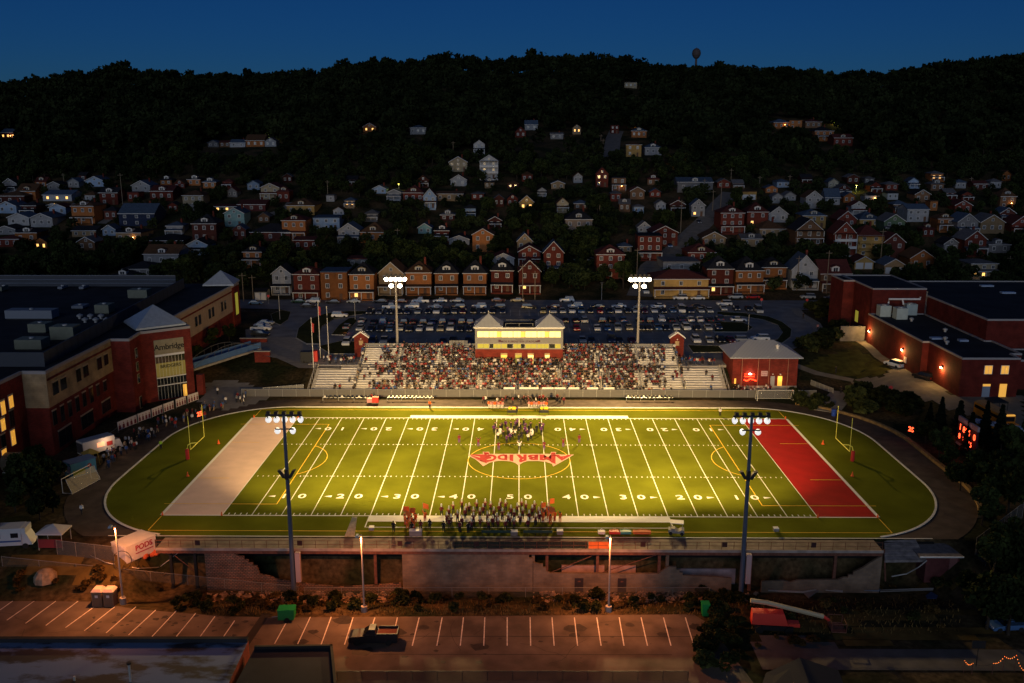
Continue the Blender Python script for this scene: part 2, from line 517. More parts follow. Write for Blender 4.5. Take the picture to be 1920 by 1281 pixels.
def arc(b, cx, cy, r, t0, t1, n, w, z):
    for i in range(n):
        a, c = t0+(t1-t0)*i/n, t0+(t1-t0)*(i+1)/n
        b.poly([(cx+(r-w)*cos(a),cy+(r-w)*sin(a),z),(cx+(r+w)*cos(a),cy+(r+w)*sin(a),z),(cx+(r+w)*cos(c),cy+(r+w)*sin(c),z),(cx+(r-w)*cos(c),cy+(r-w)*sin(c),z)])
arc(b, 0, 0, 9.15, 0, 2*pi, 72, g, ZG+.004)
ta = math.acos(5.5/9.15)
arc(b, -43.9, 0, 9.15, -ta, ta, 24, g, ZG+.004); arc(b, 43.9, 0, 9.15, pi-ta, pi+ta, 24, g, ZG+.004)
struct(b.build('yellow_field_markings', M_gold))
# yard numbers (two digits astride the line) and arrows
V, Fs = [], []
dig = {}
for ch in '012345':
    me = text_mesh(ch, 2.45, 0.04); dig[ch] = ([tuple(v.co) for v in me.vertices], [tuple(p.vertices) for p in me.polygons])
def put(ch, cx, cy, rot):
    vs, fs = dig[ch]; o = len(V); mx_ = [min(v[0] for v in vs), max(v[0] for v in vs)]; mid = sum(mx_)/2
    for v in vs:
        x, y = (v[0]-mid)*1.12, v[1]
        if rot: x, y = -x, -y
        V.append((cx+x, cy+y, 0.036))
    for f in fs: Fs.append(tuple(i+o for i in f))
for k in range(-4, 5):
    num = str(50-abs(k)*10); x = k*10*YD
    for y, rot in ((-17.0, False), (17.4, True)):
        s = -1 if rot else 1
        put(num[0], x-1.45*s, y, rot); put(num[1], x+1.45*s, y, rot)
        if k:
            d = 1 if k > 0 else -1; o = len(V)
            V.extend([(x+d*2.9, y-.35, .036), (x+d*4.1, y, .036), (x+d*2.9, y+.35, .036)]); Fs.append((o, o+1, o+2) if d > 0 else (o+2, o+1, o))
me = bpy.data.meshes.new('yard_numbers'); me.from_pydata(V, [], Fs); me.materials.append(M_white)
struct(link('yard_numbers', me))
# centre logo: block letters under a swooping edge, read from the far stand
def lp(X, Y): return at_z(870+X/8.727, 830+Y/8.727, 0.0)
OUT = [(80,204),(310,188),(308,152),(412,156),(420,188),(560,188),(1412,188),(1424,156),(1508,158),(1504,192),(1620,202),(1800,200),(1720,250),(1458,396),(1440,350),(1330,316),
       (1200,304),(1040,306),(970,326),(890,376),(840,336),(760,311),(640,301),(540,306),(420,331),(316,391),(195,282),(90,230)]
b = MB(); b.poly([(*lp(*p)[:2], 0.040) for p in OUT]); struct(b.build('logo_outline', mat('pale_pink_paint', (0.50,0.30,0.25), 0.85, spec=0.1)))
ex = [105,160,315,420,540,640,760,840,890,970,1040,1200,1330,1440,1460,1720,1760]
ey = [222,285,380,322,298,293,303,328,362,318,297,295,305,340,382,240,208]
def env(X): return float(np.interp(X, ex, ey))
b = MB()
for ch, xr, xl, bo in (('A',1765,1478,205),('M',1498,1238,200),('B',1212,1044,200),('R',1024,856,200),('I',806,746,200),('D',706,548,200),('G',534,372,200),('E',372,106,200)):
    me = text_mesh(ch, 1.0, 0.055); vs = [tuple(v.co) for v in me.vertices]; fs = [tuple(p.vertices) for p in me.polygons]
    x0, x1 = min(v[0] for v in vs), max(v[0] for v in vs); y0, y1 = min(v[1] for v in vs), max(v[1] for v in vs)
    pv = []
    for v in vs:
        a, c = (v[0]-x0)/(x1-x0), (v[1]-y0)/(y1-y0)
        X = xr+(xl-xr)*a+ (0 if ch not in 'AE' else 0)
        Y = bo+(env(X)-6-bo)*c
        pv.append((*lp(X, Y)[:2], 0.046))
    b.add([(p[0], p[1], .046+.003*'AMBRIDGE'.index(ch)) for p in pv], fs)
for q in ([(1432,168),(1496,168),(1492,199),(1424,199)], [(322,165),(402,166),(410,199),(335,199)]): b.poly([(*lp(*p)[:2], 0.076) for p in q[::-1]])
struct(b.build('logo_lettering', mat('logo_red_paint', (0.29,0.02,0.022), 0.9, spec=0.08)))

# ------------------------------------------------------------------ car park, roads, plaza
M_asph = mat('asphalt', (0.155,0.155,0.165), 0.75, 0.3, 0.25, spec=0.35, detail=9)
M_asph2 = mat('old_asphalt', (0.105,0.085,0.07), 0.85, 0.4, 0.3, spec=0.2, detail=10)
M_grass = mat('lawn', (0.035,0.037,0.011), 0.95, 0.4, 0.7, spec=0.05, detail=8)
M_kerb = mat('kerb_stone', (0.30,0.29,0.27), 0.85, 0.15, 2.0)
M_walk = mat('pavement', (0.21,0.195,0.18), 0.85, 0.15, 0.7)
def pz(pts, z=4.0): return [tuple(at_z(u, v, z)[:2]) for u, v in pts]
sheet('car_park_road', pz([(440,568),(440,578),(530,580),(500,610),(460,618),(462,646),(560,650),(600,668),(700,690),(1230,690),(1450,668),(1522,642),(1532,622),(1512,598),(1490,582),(1600,578),(1680,566),(1680,552),(440,556)]), 4.004, M_asph)
sheet('plaza', pz([(480,632),(560,632),(600,655),(640,672),(640,692),(560,690),(520,672),(478,664)]), 4.012, M_walk)
def island(name, px, z=4.0):
    poly = pz(px, z)
    o = MB().prism(poly, z-.1, z+.13).build('grass_island', M_grass); struct(o)
    b = MB(); n = len(poly)
    cx, cy = sum(p[0] for p in poly)/n, sum(p[1] for p in poly)/n
    for i in range(n):
        p, q = poly[i], poly[(i+1) % n]
        b.hexa([(p[0],p[1],z-.1),(q[0],q[1],z-.1),(q[0]+(q[0]-cx)*.02,q[1]+(q[1]-cy)*.02,z-.1),(p[0]+(p[0]-cx)*.02,p[1]+(p[1]-cy)*.02,z-.1),
                (p[0],p[1],z+.16),(q[0],q[1],z+.16),(q[0]+(q[0]-cx)*.02,q[1]+(q[1]-cy)*.02,z+.16),(p[0]+(p[0]-cx)*.02,p[1]+(p[1]-cy)*.02,z+.16)])
    struct(b.build('island_kerb', M_kerb))
island('g', [(556,634),(560,616),(580,599),(612,588),(655,584),(690,584),(690,589),(660,592),(626,599),(604,612),(596,630),(600,645),(575,645)])
island('g', [(622,628),(636,610),(655,597),(668,596),(668,604),(655,618),(648,629)])
island('g', [(596,650),(640,640),(668,642),(668,664),(620,664)])
island('g', [(1345,585),(1400,588),(1440,594),(1466,604),(1484,618),(1482,632),(1466,644),(1436,651),(1432,645),(1458,636),(1467,624),(1458,610),(1430,600),(1390,594),(1345,592)])
island('g', [(1340,604),(1392,605),(1412,614),(1400,623),(1340,623)])
island('g', [(1290,648),(1435,652),(1420,660),(1300,662)])
island('g', [(508,590),(528,582),(545,585),(540,600),(525,610),(512,604)])
# bay lines
b = MB()
for v0, v1, ua, ub in ((592,581,690,1345),(610,599,660,1345),(624,613,660,1345),(650,636,690,1290)):
    ya, yb = at_z(974, v0, 4)[1], at_z(974, v1, 4)[1]
    xa, xb = at_z(ua, v0, 4)[0], at_z(ub, v0, 4)[0]
    x = xa
    while x < xb:
        rect(b, x-.06, x+.06, ya-.6, yb, 4.012); x += 2.85
struct(b.build('parking_bay_lines', mat('worn_white_paint', (0.42,0.42,0.42), 0.85, 0.3, 1.5)))
b = MB(); ya = at_z(974, 583, 4)[1]
rect(b, -90, 100, ya-1.0, ya-.85, 4.012); rect(b, -90, 100, at_z(974, 571, 4)[1], at_z(974, 571, 4)[1]+.15, 4.012)
struct(b.build('road_lines', MATS['worn_white_paint']))
def strip(name, px, w, m, zo=0.05, world=None):
    P = [ground(u, v)[:2] for u, v in px] if world is None else world
    fine = []
    for i in range(len(P)-1):
        p, q = np.array(P[i]), np.array(P[i+1]); n = max(2, int(np.linalg.norm(q-p)/2.0))
        fine += [p+(q-p)*k/n for k in range(n)]
    fine.append(np.array(P[-1]))
    V, Fs = [], []
    for i, p in enumerate(fine):
        d = fine[min(i+1, len(fine)-1)]-fine[max(i-1, 0)]; d = d/np.linalg.norm(d); nr = np.array([-d[1], d[0]])
        for k in range(5):
            q = p+nr*w*(k/4-.5); V.append((q[0], q[1], Tz(q[0], q[1])+zo))
    for i in range(len(fine)-1):
        for k in range(4): a = i*5+k; Fs.append((a, a+5, a+6, a+1))
    me = bpy.data.meshes.new(name); me.from_pydata(V, [], Fs); me.materials.append(m)
    return struct(link(name, me))
strip('hill_street', [(1198,556),(1222,500),(1288,448),(1328,410),(1352,382),(1372,362)], 8.5, mat('grey_road', (0.13,0.12,0.115), 0.9, 0.2, .5), 0.12)
strip('upper_street', [(1145,296),(1150,260),(1156,246)], 9.0, MATS['grey_road'], 0.2)
strip('lane', [(100,412),(140,385),(170,372)], 5.0, MATS['grey_road'], 0.15)
strip('lane', [(190,420),(222,400)], 4.0, MATS['grey_road'], 0.15)
strip('lane', [(510,402),(535,396),(548,380)], 5.0, MATS['grey_road'], 0.15)
# pavement round the loop, paths by the gym, school plaza
def poly_drape(name, px, m, zo):
    P = [ground(u, v)[:2] for u, v in px]
    xs = [p[0] for p in P]; ys = [p[1] for p in P]
    st = 1.5; V = {}; vs = []; Fs = []
    def inside(x, y):
        c = False; n = len(P)
        for i in range(n):
            (x1, y1), (x2, y2) = P[i], P[(i+1) % n]
            if (y1 > y) != (y2 > y) and x < (x2-x1)*(y-y1)/(y2-y1)+x1: c = not c
        return c
    def vid(i, j):
        if (i, j) not in V:
            x, y = min(xs)+i*st, min(ys)+j*st
            V[i, j] = len(vs); vs.append((x, y, Tz(x, y)+zo))
        return V[i, j]
    for i in range(int((max(xs)-min(xs))/st)+1):
        for j in range(int((max(ys)-min(ys))/st)+1):
            if inside(min(xs)+(i+.5)*st, min(ys)+(j+.5)*st): Fs.append((vid(i, j), vid(i+1, j), vid(i+1, j+1), vid(i, j+1)))
    me = bpy.data.meshes.new(name); me.from_pydata(vs, [], Fs); me.materials.append(m)
    return struct(link(name, me))
strip('pavement_path', [(1490,578),(1500,590),(1528,606),(1536,620),(1518,636),(1490,650)], 3.0, M_walk, 0.07)
M_drive = mat('driveway_concrete', (0.16,0.145,0.12), 0.9, 0.2, .5)
poly_drape('gym_driveway', [(1600,640),(1625,640),(1700,680),(1786,740),(1920,742),(1920,800),(1860,790),(1780,768),(1700,735),(1660,730),(1600,722),(1600,708),(1660,705),(1672,694)], M_drive, 0.03)
strip('footpath', [(1490,685),(1530,700),(1600,714)], 2.2, M_drive, 0.08)
poly_drape('school_forecourt', [(372,755),(385,718),(430,712),(470,722),(520,735),(480,758),(420,770)], M_walk, 0.03)
poly_drape('gym_lawn', [(1500,690),(1540,670),(1600,655),(1640,672),(1668,692),(1650,703),(1590,706),(1530,697)], mat('mown_grass', (0.055,0.055,0.014), 0.95, 0.35, .6, spec=.05), 0.02)
# lower parking lot by the camera
ZK = -4.5
lot = [(-75,-46.2),(35,-46.2),(33,-70),(-75,-70)]
sheet('lower_car_park', [tuple(at_z(u, v, ZK)[:2]) for u, v in [(-60,1100),(120,1118),(250,1142),(420,1156),(560,1158),(1300,1152),(1330,1170),(1420,1290),(-60,1290)]], ZK+.006, M_asph2)
b = MB()
def stroke(b, p, q, w, z):
    p, q = Vector(p[:2]), Vector(q[:2]); d = (q-p).normalized(); n = Vector((-d.y, d.x))*w/2
    b.poly([(p.x+n.x,p.y+n.y,z),(p.x-n.x,p.y-n.y,z),(q.x-n.x,q.y-n.y,z),(q.x+n.x,q.y+n.y,z)])
L = [((10,1108),(-20,1125)),((44,1113),(0,1144)),((76,1119),(13,1163)),((112,1122),(48,1169)),((147,1127),(86,1173)),((178,1137),(123,1177)),((215,1138),(158,1183)),((255,1138),(199,1187)),
     ((292,1144),(241,1191)),((331,1145),(284,1195)),((367,1150),(328,1197)),((403,1156),(373,1197)),((440,1164),(417,1197)),
     ((536,1169),(515,1207)),((582,1157),(558,1208)),((621,1157),(602,1209)),((662,1158),(646,1209)),((703,1158),(688,1205)),((745,1158),(735,1205))]
x0s = [(786,773),(829,819),(869,863),(909,907),(951,951),(994,995),(1035,1039),(1077,1083),(1119,1127),(1161,1170),(1202,1214),(1244,1258),(1285,1301)]
L += [((a,1158),(c,1211)) for a, c in x0s]
for p, q in L: stroke(b, at_z(*p, ZK), at_z(*q, ZK), .13, ZK+.014)
struct(b.build('parking_stall_lines', mat('stall_paint', (0.62,0.58,0.55), 0.8, 0.25, 2)))
b = MB(); stroke(b, at_z(640,1193,ZK), at_z(1310,1194,ZK), .12, ZK+.012); stroke(b, at_z(700,1227,ZK), at_z(1260,1228,ZK), .1, ZK+.012); stroke(b, at_z(500,1150,ZK), at_z(455,1215,ZK), 1.1, ZK+.012)
struct(b.build('asphalt_seams', mat('tar', (0.02,0.018,0.016), 0.8)))
poly_drape('service_road', [(1415,1195),(1500,1195),(1600,1215),(1660,1222),(1920,1224),(1990,1224),(1990,1258),(1430,1256)], mat('dusty_road', (0.075,0.07,0.07), 0.9, 0.25, .5), 0.03)

M_hay = mat('dry_lawn', (.10,.068,.022), .95, .45, .35, spec=.05, detail=8)
for px in ([(1440,1172),(1530,1158),(1600,1146),(1700,1142),(1830,1146),(1840,1156),(1700,1160),(1620,1166),(1560,1180),(1460,1186)],[(1560,1190),(1620,1178),(1760,1174),(1880,1180),(1900,1192),(1800,1196),(1660,1200),(1580,1200)],[(1560,1206),(1640,1204),(1700,1208),(1640,1212)],[(1690,1088),(1790,1082),(1795,1100),(1700,1104)],[(20,1045),(120,1040),(190,1060),(300,1085),(200,1098),(60,1075)]): poly_drape('dry_lawn', px, M_hay, .03)

b = MB(); rs = random.Random(3)
for k in range(110):
    u, v = (rs.uniform(150, 480), rs.uniform(1150, 1192)) if k < 60 else (rs.uniform(520, 1320), rs.uniform(1162, 1245))
    c = at_z(u, v, ZK); r = rs.uniform(.06, .38) if k < 95 else rs.uniform(.5, 1.1); n = 9; a0 = rs.random()*6
    b.poly([(c[0]+r*rs.uniform(.6,1.25)*1.3*cos(a0+2*pi*i/n), c[1]+r*rs.uniform(.6,1.25)*sin(a0+2*pi*i/n), ZK+.0075+k*.00003) for i in range(n)])
struct(b.build('asphalt_stains', mat('oil_stain', (.030,.026,.023), .7, .3, 2)))
b = MB()
for k in range(16):
    p = at_z(rs.uniform(30, 1350), rs.uniform(1160, 1250), ZK); q = p.copy(); a = rs.random()*3.14
    for j in range(5):
        a += rs.uniform(-.5,.5); e = q+np.array([cos(a),sin(a),0])*rs.uniform(.8,1.8); stroke(b, q, e, .045, ZK+.011); q = e
struct(b.build('asphalt_cracks', MATS['tar']))
# ------------------------------------------------------------------ shared structure materials
M_rbrick = brick_mat('red_brick', (0.175,0.025,0.017), (0.13,0.019,0.014), (0.11,0.04,0.035), 1.0, 0.6, 0.2, 0.012)
M_beige = brick_mat('beige_block', (0.40,0.29,0.16), (0.36,0.26,0.15), (0.28,0.21,0.13), 1.0, 0.9, 0.4, 0.012)
M_block = brick_mat('grey_block', (0.20,0.14,0.098), (0.155,0.112,0.082), (0.15,0.12,0.10), 1.0, 0.8, 0.4, 0.03)
M_rubble = brick_mat('rubble_brick', (0.27,0.14,0.095), (0.15,0.11,0.085), (0.05,0.04,0.035), 1.0, 0.5, 0.25, 0.04)
M_metal = ribbed_mat('metal_roofing', (0.50,0.53,0.59), 'X', 1.0, 0.4, 0.35)
M_metaly = ribbed_mat('metal_roofing_side', (0.50,0.53,0.59), 'Y', 1.0, 0.4, 0.35)
M_trim = mat('white_trim', (0.68,0.67,0.65), 0.6, 0.08, 2)
M_cream = mat('cream_panel', (0.17,0.17,0.18), 0.7, 0.06, 1.5)
M_alu = mat('aluminium', (0.56,0.54,0.54), 0.45, 0.12, 1.2, metal=0.25, spec=.5)
M_galv = mat('galvanised', (0.42,0.42,0.42), 0.5, 0.1, 2, metal=0.5)
M_black = mat('black_metal', (0.012,0.013,0.015), 0.5)
M_void_shade = mat('void_shade', (0.01,0.01,0.011), 0.95)
M_lit = mat('lit_window', (0.9,0.6,0.15), 0.4, emit=0.62, ecol=(1.0,0.44,0.05))
M_lit2 = mat('bright_window', (0.9,0.75,0.4), 0.4, emit=1.5, ecol=(1.0,0.62,0.13))
M_dim = mat('dim_window', (0.3,0.28,0.05), 0.25, emit=0.30, ecol=(0.62,0.56,0.06), spec=.6)
M_glass = mat('dark_glass', (0.012,0.016,0.02), 0.08, spec=.7)
M_roofd = mat('dark_membrane', (0.022,0.024,0.03), 0.9, 0.3, .2, spec=.1)
M_steel = mat('rusty_steel', (0.12,0.05,0.035), 0.9, .3, 2)
def mesh_mat(name, col, a, sc=14.0):
    m = mat(name, col, 0.6, metal=.2)
    m.node_tree.nodes['Principled BSDF'].inputs['Alpha'].default_value = a
    return m
M_link = mesh_mat('chain_link', (0.33,0.33,0.33), 0.5)

# ------------------------------------------------------------------ bleachers
XB = [-47, -37.5, -28, -18.7, -9.4, 0, 9.4, 18.7, 28, 37.5, 46.7]
LOW = [(42.6+.84*i, 0.75+.36*i) for i in range(11)]            # (y, seat height)
TOP = [(53.2+.84*i, 4.95+.31*i) for i in range(8)]
SEATS = []                                                      # (x0, x1, y, z, block, row, tier)
names = ['school end block','second block from the school end','third block from the school end','fourth block from the school end','block on the school side of the press box',
         'block on the gym side of the press box','fourth block from the gym end','third block from the gym end','second block from the gym end','gym end block']
def bleacher(i, rows, tier, x0, x1):
    lab = f"{'lower' if tier == 0 else 'upper'} aluminium bleacher {names[i]}" + (' half filled with spectators' if i in (1,8) else ' packed with spectators' if 0 < i < 9 else ', nearly empty rows')
    t = thing('bleacher_section', lab, 'bleacher', ((x0+x1)/2, rows[0][0], 0), 0, 'bleacher blocks of the home stand')
    hw = (x1-x0)/2-.42; y0 = rows[0][0]
    gz = 0.0 if tier == 0 else 3.2
    poly = [(-.45, gz)]
    for y, z in rows: poly += [(y-y0-.45, z-.42), (y-y0+.39, z-.42)]
    poly += [(rows[-1][0]-y0+.39, gz)]
    MB().profile(poly, -hw, hw, 'x').build('stepped_deck', M_alu, t)
    me = MB().box(-hw, hw, -.14, .14, -.05, 0).mesh('seat', M_alu)
    for r, (y, z) in enumerate(rows):
        link('seat', me, t, (0, y-y0, z))
        SEATS.append(((x0+x1)/2-hw+.3, (x0+x1)/2+hw-.3, y, z, i, r, tier))
for i in range(10):
    bleacher(i, LOW, 0, XB[i], XB[i+1])
    if 0 < i < 9 and i not in (4, 5): bleacher(i, TOP, 1, XB[i], XB[i+1])
for i, x in enumerate(XB):
    for tier, rows in ((0, LOW), (1, TOP)):
        if tier and (i in (0, 10) or i == 5): continue
        t = thing('stair_aisle', f"{'lower' if tier == 0 else 'upper'} stair aisle beside the bleacher {names[min(i,9)]}", 'stairs', (x, rows[0][0], 0), 0, 'aisles of the home stand')
        y0 = rows[0][0]; poly = [(-.45, 0 if tier == 0 else 3.2)]
        for y, z in rows: poly += [(y-y0-.45, z-.62), (y-y0-.02, z-.62), (y-y0-.02, z-.42), (y-y0+.39, z-.42)]
        poly += [(rows[-1][0]-y0+.39, 0 if tier == 0 else 3.2)]
        MB().profile(poly, -.4, .4, 'x').build('steps', mat('worn_aluminium', (.36,.34,.33), .6, .2, 1.5), t)
        MB().tube([(0,0,rows[0][1]-.4),(0,0,rows[0][1]+.5),(0,rows[-1][0]-y0,rows[-1][1]+.5),(0,rows[-1][0]-y0,rows[-1][1]-.4)], .035, 5).build('handrail', mat('pale_rail', (.66,.60,.48), .5, metal=.2), t)
for s, x in ((-1,-47.8),(1,47.4)):
    t = thing('stand_railing', 'pale side railing at the %s end of the lower bleachers' % ('school' if s < 0 else 'gym'), 'railing', (x, 42.2, 0))
    for dz in (1.25, .75): MB().tube([(0,0,dz),(0,9.2,dz+3.6)], .04, 5).build('rail', M_alu, t)
    for k in range(6): MB().tube([(0,k*1.8,0+k*.6),(0,k*1.8,1.3+k*.72)], .04, 5).build('post', M_alu, t)
# mid walkway and end platforms
t = MB().box(-47.4, 47.2, 51.9, 52.9, 3.3, 4.25).build('concourse_walkway', M_conc); struct(t)
struct(MB().box(-50, -37.6, 52.9, 58, 3.2, 4.15).build('concourse_walkway', M_conc)); struct(MB().box(37.6, 52.5, 52.9, 58, 3.2, 4.15).build('concourse_walkway', M_conc))
struct(MB().box(-52, 53, 40.2, 42.15, 0.02, .35).build('front_walkway', M_conc))
t = thing('rear_railing', 'grey railing along the top row of the bleachers toward the press box', 'railing', (0, 59.9, 0))
for xa, xb in ((-37.5,-10.6),(10.6,37.5)):
    MB().box(xa, xb, 0, .05, 6.7, 7.6).build('guard_panel', M_link, t)
# white tarpaulin banner panel beside press box
t = thing('white_panel_screen', 'white ribbed panel screen standing at the top of stand beside press box', 'screen', (-14.8, 60.1, 0))
for k in range(6): MB().box(-2.2+k*.75, -1.5+k*.75, 0, .06, 6.6, 8.3).build('panel', M_cream, t)

# front chain-link fence
def fence(name, label, p, q, h, step=2.5, m=M_link, pm=M_galv, z=None, group=None):
    L = math.hypot(q[0]-p[0], q[1]-p[1]); n = max(1, round(L/step)); a = math.atan2(q[1]-p[1], q[0]-p[0])
    z0 = Tz(*p) if z is None else z; z1 = Tz(*q) if z is None else z
    t = thing(name, label, 'fence', (p[0], p[1], z0), a, group)
    dz = z1-z0
    MB().hexa([(0,-.01,0),(L,-.01,dz),(L,.01,dz),(0,.01,0),(0,-.01,h),(L,-.01,h+dz),(L,.01,h+dz),(0,.01,h)]).build('mesh_panel', m, t)
    MB().tube([(0,0,h),(L,0,h+dz)], .035, 5).build('top_rail', pm, t)
    pme = MB().tube([(0,0,0),(0,0,h+.05)], .04, 5).mesh('post', pm)
    for k in range(n+1): link('post', pme, t, (L*k/n, 0, dz*k/n))
    return t
fence('chain_link_fence', 'long grey chain link fence along the front of the bleachers', (-62, 39.9), (66, 39.9), 1.7, 3.05, mesh_mat('screened_link', (.15,.145,.14), .85))
fence('chain_link_fence', 'second railing fence sloping up the dark bank beside the bleachers', (-58, 42.5), (-49, 43.5), 1.3, 1.5)

# ------------------------------------------------------------------ press box
def press_box():
    t = thing('press_box', 'cream and red brick press box with lit windows and two pyramid roofs', 'press box', (0, 53.6, 0))
    x0, x1, dp = -10.4, 10.3, 6.4
    w = MB().box(x0, x1, 0, dp, 3.0, 7.7).build('brick_base', M_rbrick, t)
    u = MB().box(x0, x1, 0, dp, 7.7, 12.75).build('upper_wall', M_cream, t)
    # window bands: openings as recessed panes with mullions
    def band(z0, z1, mats, div):
        xs = np.linspace(x0+.5, x1-.5, div+1)
        for k in range(div):
            f = MB(); a, c = xs[k]+.06, xs[k+1]-.06
            f.box(a-.05, c+.05, -.10, -.004, z0-.06, z0).box(a-.05, c+.05, -.10, -.004, z1, z1+.06).box(a-.05, a, -.10, -.004, z0, z1).box(c, c+.05, -.10, -.004, z0, z1)
            fo = f.build('window', mat('window_frame', (.45,.42,.36), .6), t)
            for j in range(3 if k % 2 else 2):
                n = 3 if k % 2 else 2
                aa, cc = a+(c-a)*j/n+.03, a+(c-a)*(j+1)/n-.03
                MB().box(aa, cc, -.05, -.003, z0+.03, z1-.03).build('pane', mats[(k*3+j*2) % len(mats)], fo)
    band(10.6, 12.0, [M_lit2, M_lit, M_lit2], 7)
    band(7.95, 9.0, [M_dim, M_dim, M_dim, M_glass, M_dim], 7)
    MB().box(x0-.25, x1+.25, -.35, dp+.3, 12.75, 12.95).build('cornice', M_trim, t)
    MB().box(x0+.4, x1-.4, .3, dp-.3, 12.95, 13.05).build('flat_roof', M_roofd, t)
    for cx in (x0+3.1, x1-3.1):
        r = MB(); h = 3.45
        r.add([(cx-h,-.7,12.97),(cx+h,-.7,12.97),(cx+h,dp+.4,12.97),(cx-h,dp+.4,12.97),(cx-h,-.7,13.1),(cx+h,-.7,13.1),(cx+h,dp+.4,13.1),(cx-h,dp+.4,13.1),(cx,dp/2-.1,15.7)],
              [(3,2,1,0),(0,1,5,4),(1,2,6,5),(2,3,7,6),(3,0,4,7),(4,5,8),(5,6,8),(6,7,8),(7,4,8)])
        ro = r.build('pyramid_roof', M_metal, t)
        MB().tube([(cx,dp/2-.1,15.6),(cx,dp/2-.1,16.4)], .05, 5).build('finial', M_trim, ro)
    for k in range(2): MB().tube([(-3.2,1.0+k*4,13.7),(3.2,1.0+k*4,13.7)], .03, 5).build('roof_rail', M_galv, t)
    for a in (-3.2, 0, 3.2): MB().tube([(a,1.0,13.0),(a,1.0,13.7)], .03, 5).build('roof_rail_post', M_galv, t)
    md = mat('dark_lettering', (.06,.02,.04), .7)
    text('stadium_sign', 'MOE RUBENSTEIN STADIUM', .62, md, t, (0, -.02, 9.55), bold=.02, space=1.12)
    text('small_sign', 'Home of the', .34, md, t, (0, -.02, 10.08))
    for s in (-4.6, 4.6): MB().box(s-.3, s+.3, -.05, -.003, 9.45, 9.95).build('emblem', md, t)
    for a, wd, m in ((-3.6,1.4,M_lit),(-.2,1.4,M_dim),(2.7,1.25,M_lit2),(6.6,1.0,M_lit2)):
        f = MB().box(a-wd/2-.1, a+wd/2+.1, -.08, -.004, 4.2, 6.75).build('doorway', M_beige, t)
        MB().box(a-wd/2, a+wd/2, -.12, -.082, 4.25, 6.3).build('pane', m, f)
    return t
press_box()

def gatehouse(x, lab):
    t = thing('gatehouse', lab, 'gatehouse', (x, 60.6, 0))
    w = 1.65
    m = MB().profile([(-w,2.5),(w,2.5),(w,9.0),(0,10.3),(-w,9.0)], 0, 1.2, 'y'); m.build('brick_pier', M_rbrick, t)
    r = MB().add([(-w-.3,-.25,8.75),(0,-.25,10.15),(w+.3,-.25,8.75),(w+.3,-.25,9.05),(0,-.25,10.5),(-w-.3,-.25,9.05),
                  (-w-.3,1.45,8.75),(0,1.45,10.15),(w+.3,1.45,8.75),(w+.3,1.45,9.05),(0,1.45,10.5),(-w-.3,1.45,9.05)],
                 [(0,1,4,5),(1,2,3,4),(11,10,7,6),(10,9,8,7),(5,4,10,11),(4,3,9,10),(1,0,6,7),(2,1,7,8),(0,5,11,6),(3,2,8,9)])
    r.build('gable_roof', M_trim, t)
    MB().box(-.5,.5,-.06,-.003,7.0,8.1).build('opening', M_beige, t)
    MB().lathe([(.14,0),(.14,.1)], 10, (0,-.11,8.55), (0,1,0)).build('round_vent', M_trim, t)
gatehouse(-38.6, 'red brick gate pier with pale gable at the school end of stand')
gatehouse(38.4, 'red brick gate pier with pale gable beside the concession building')

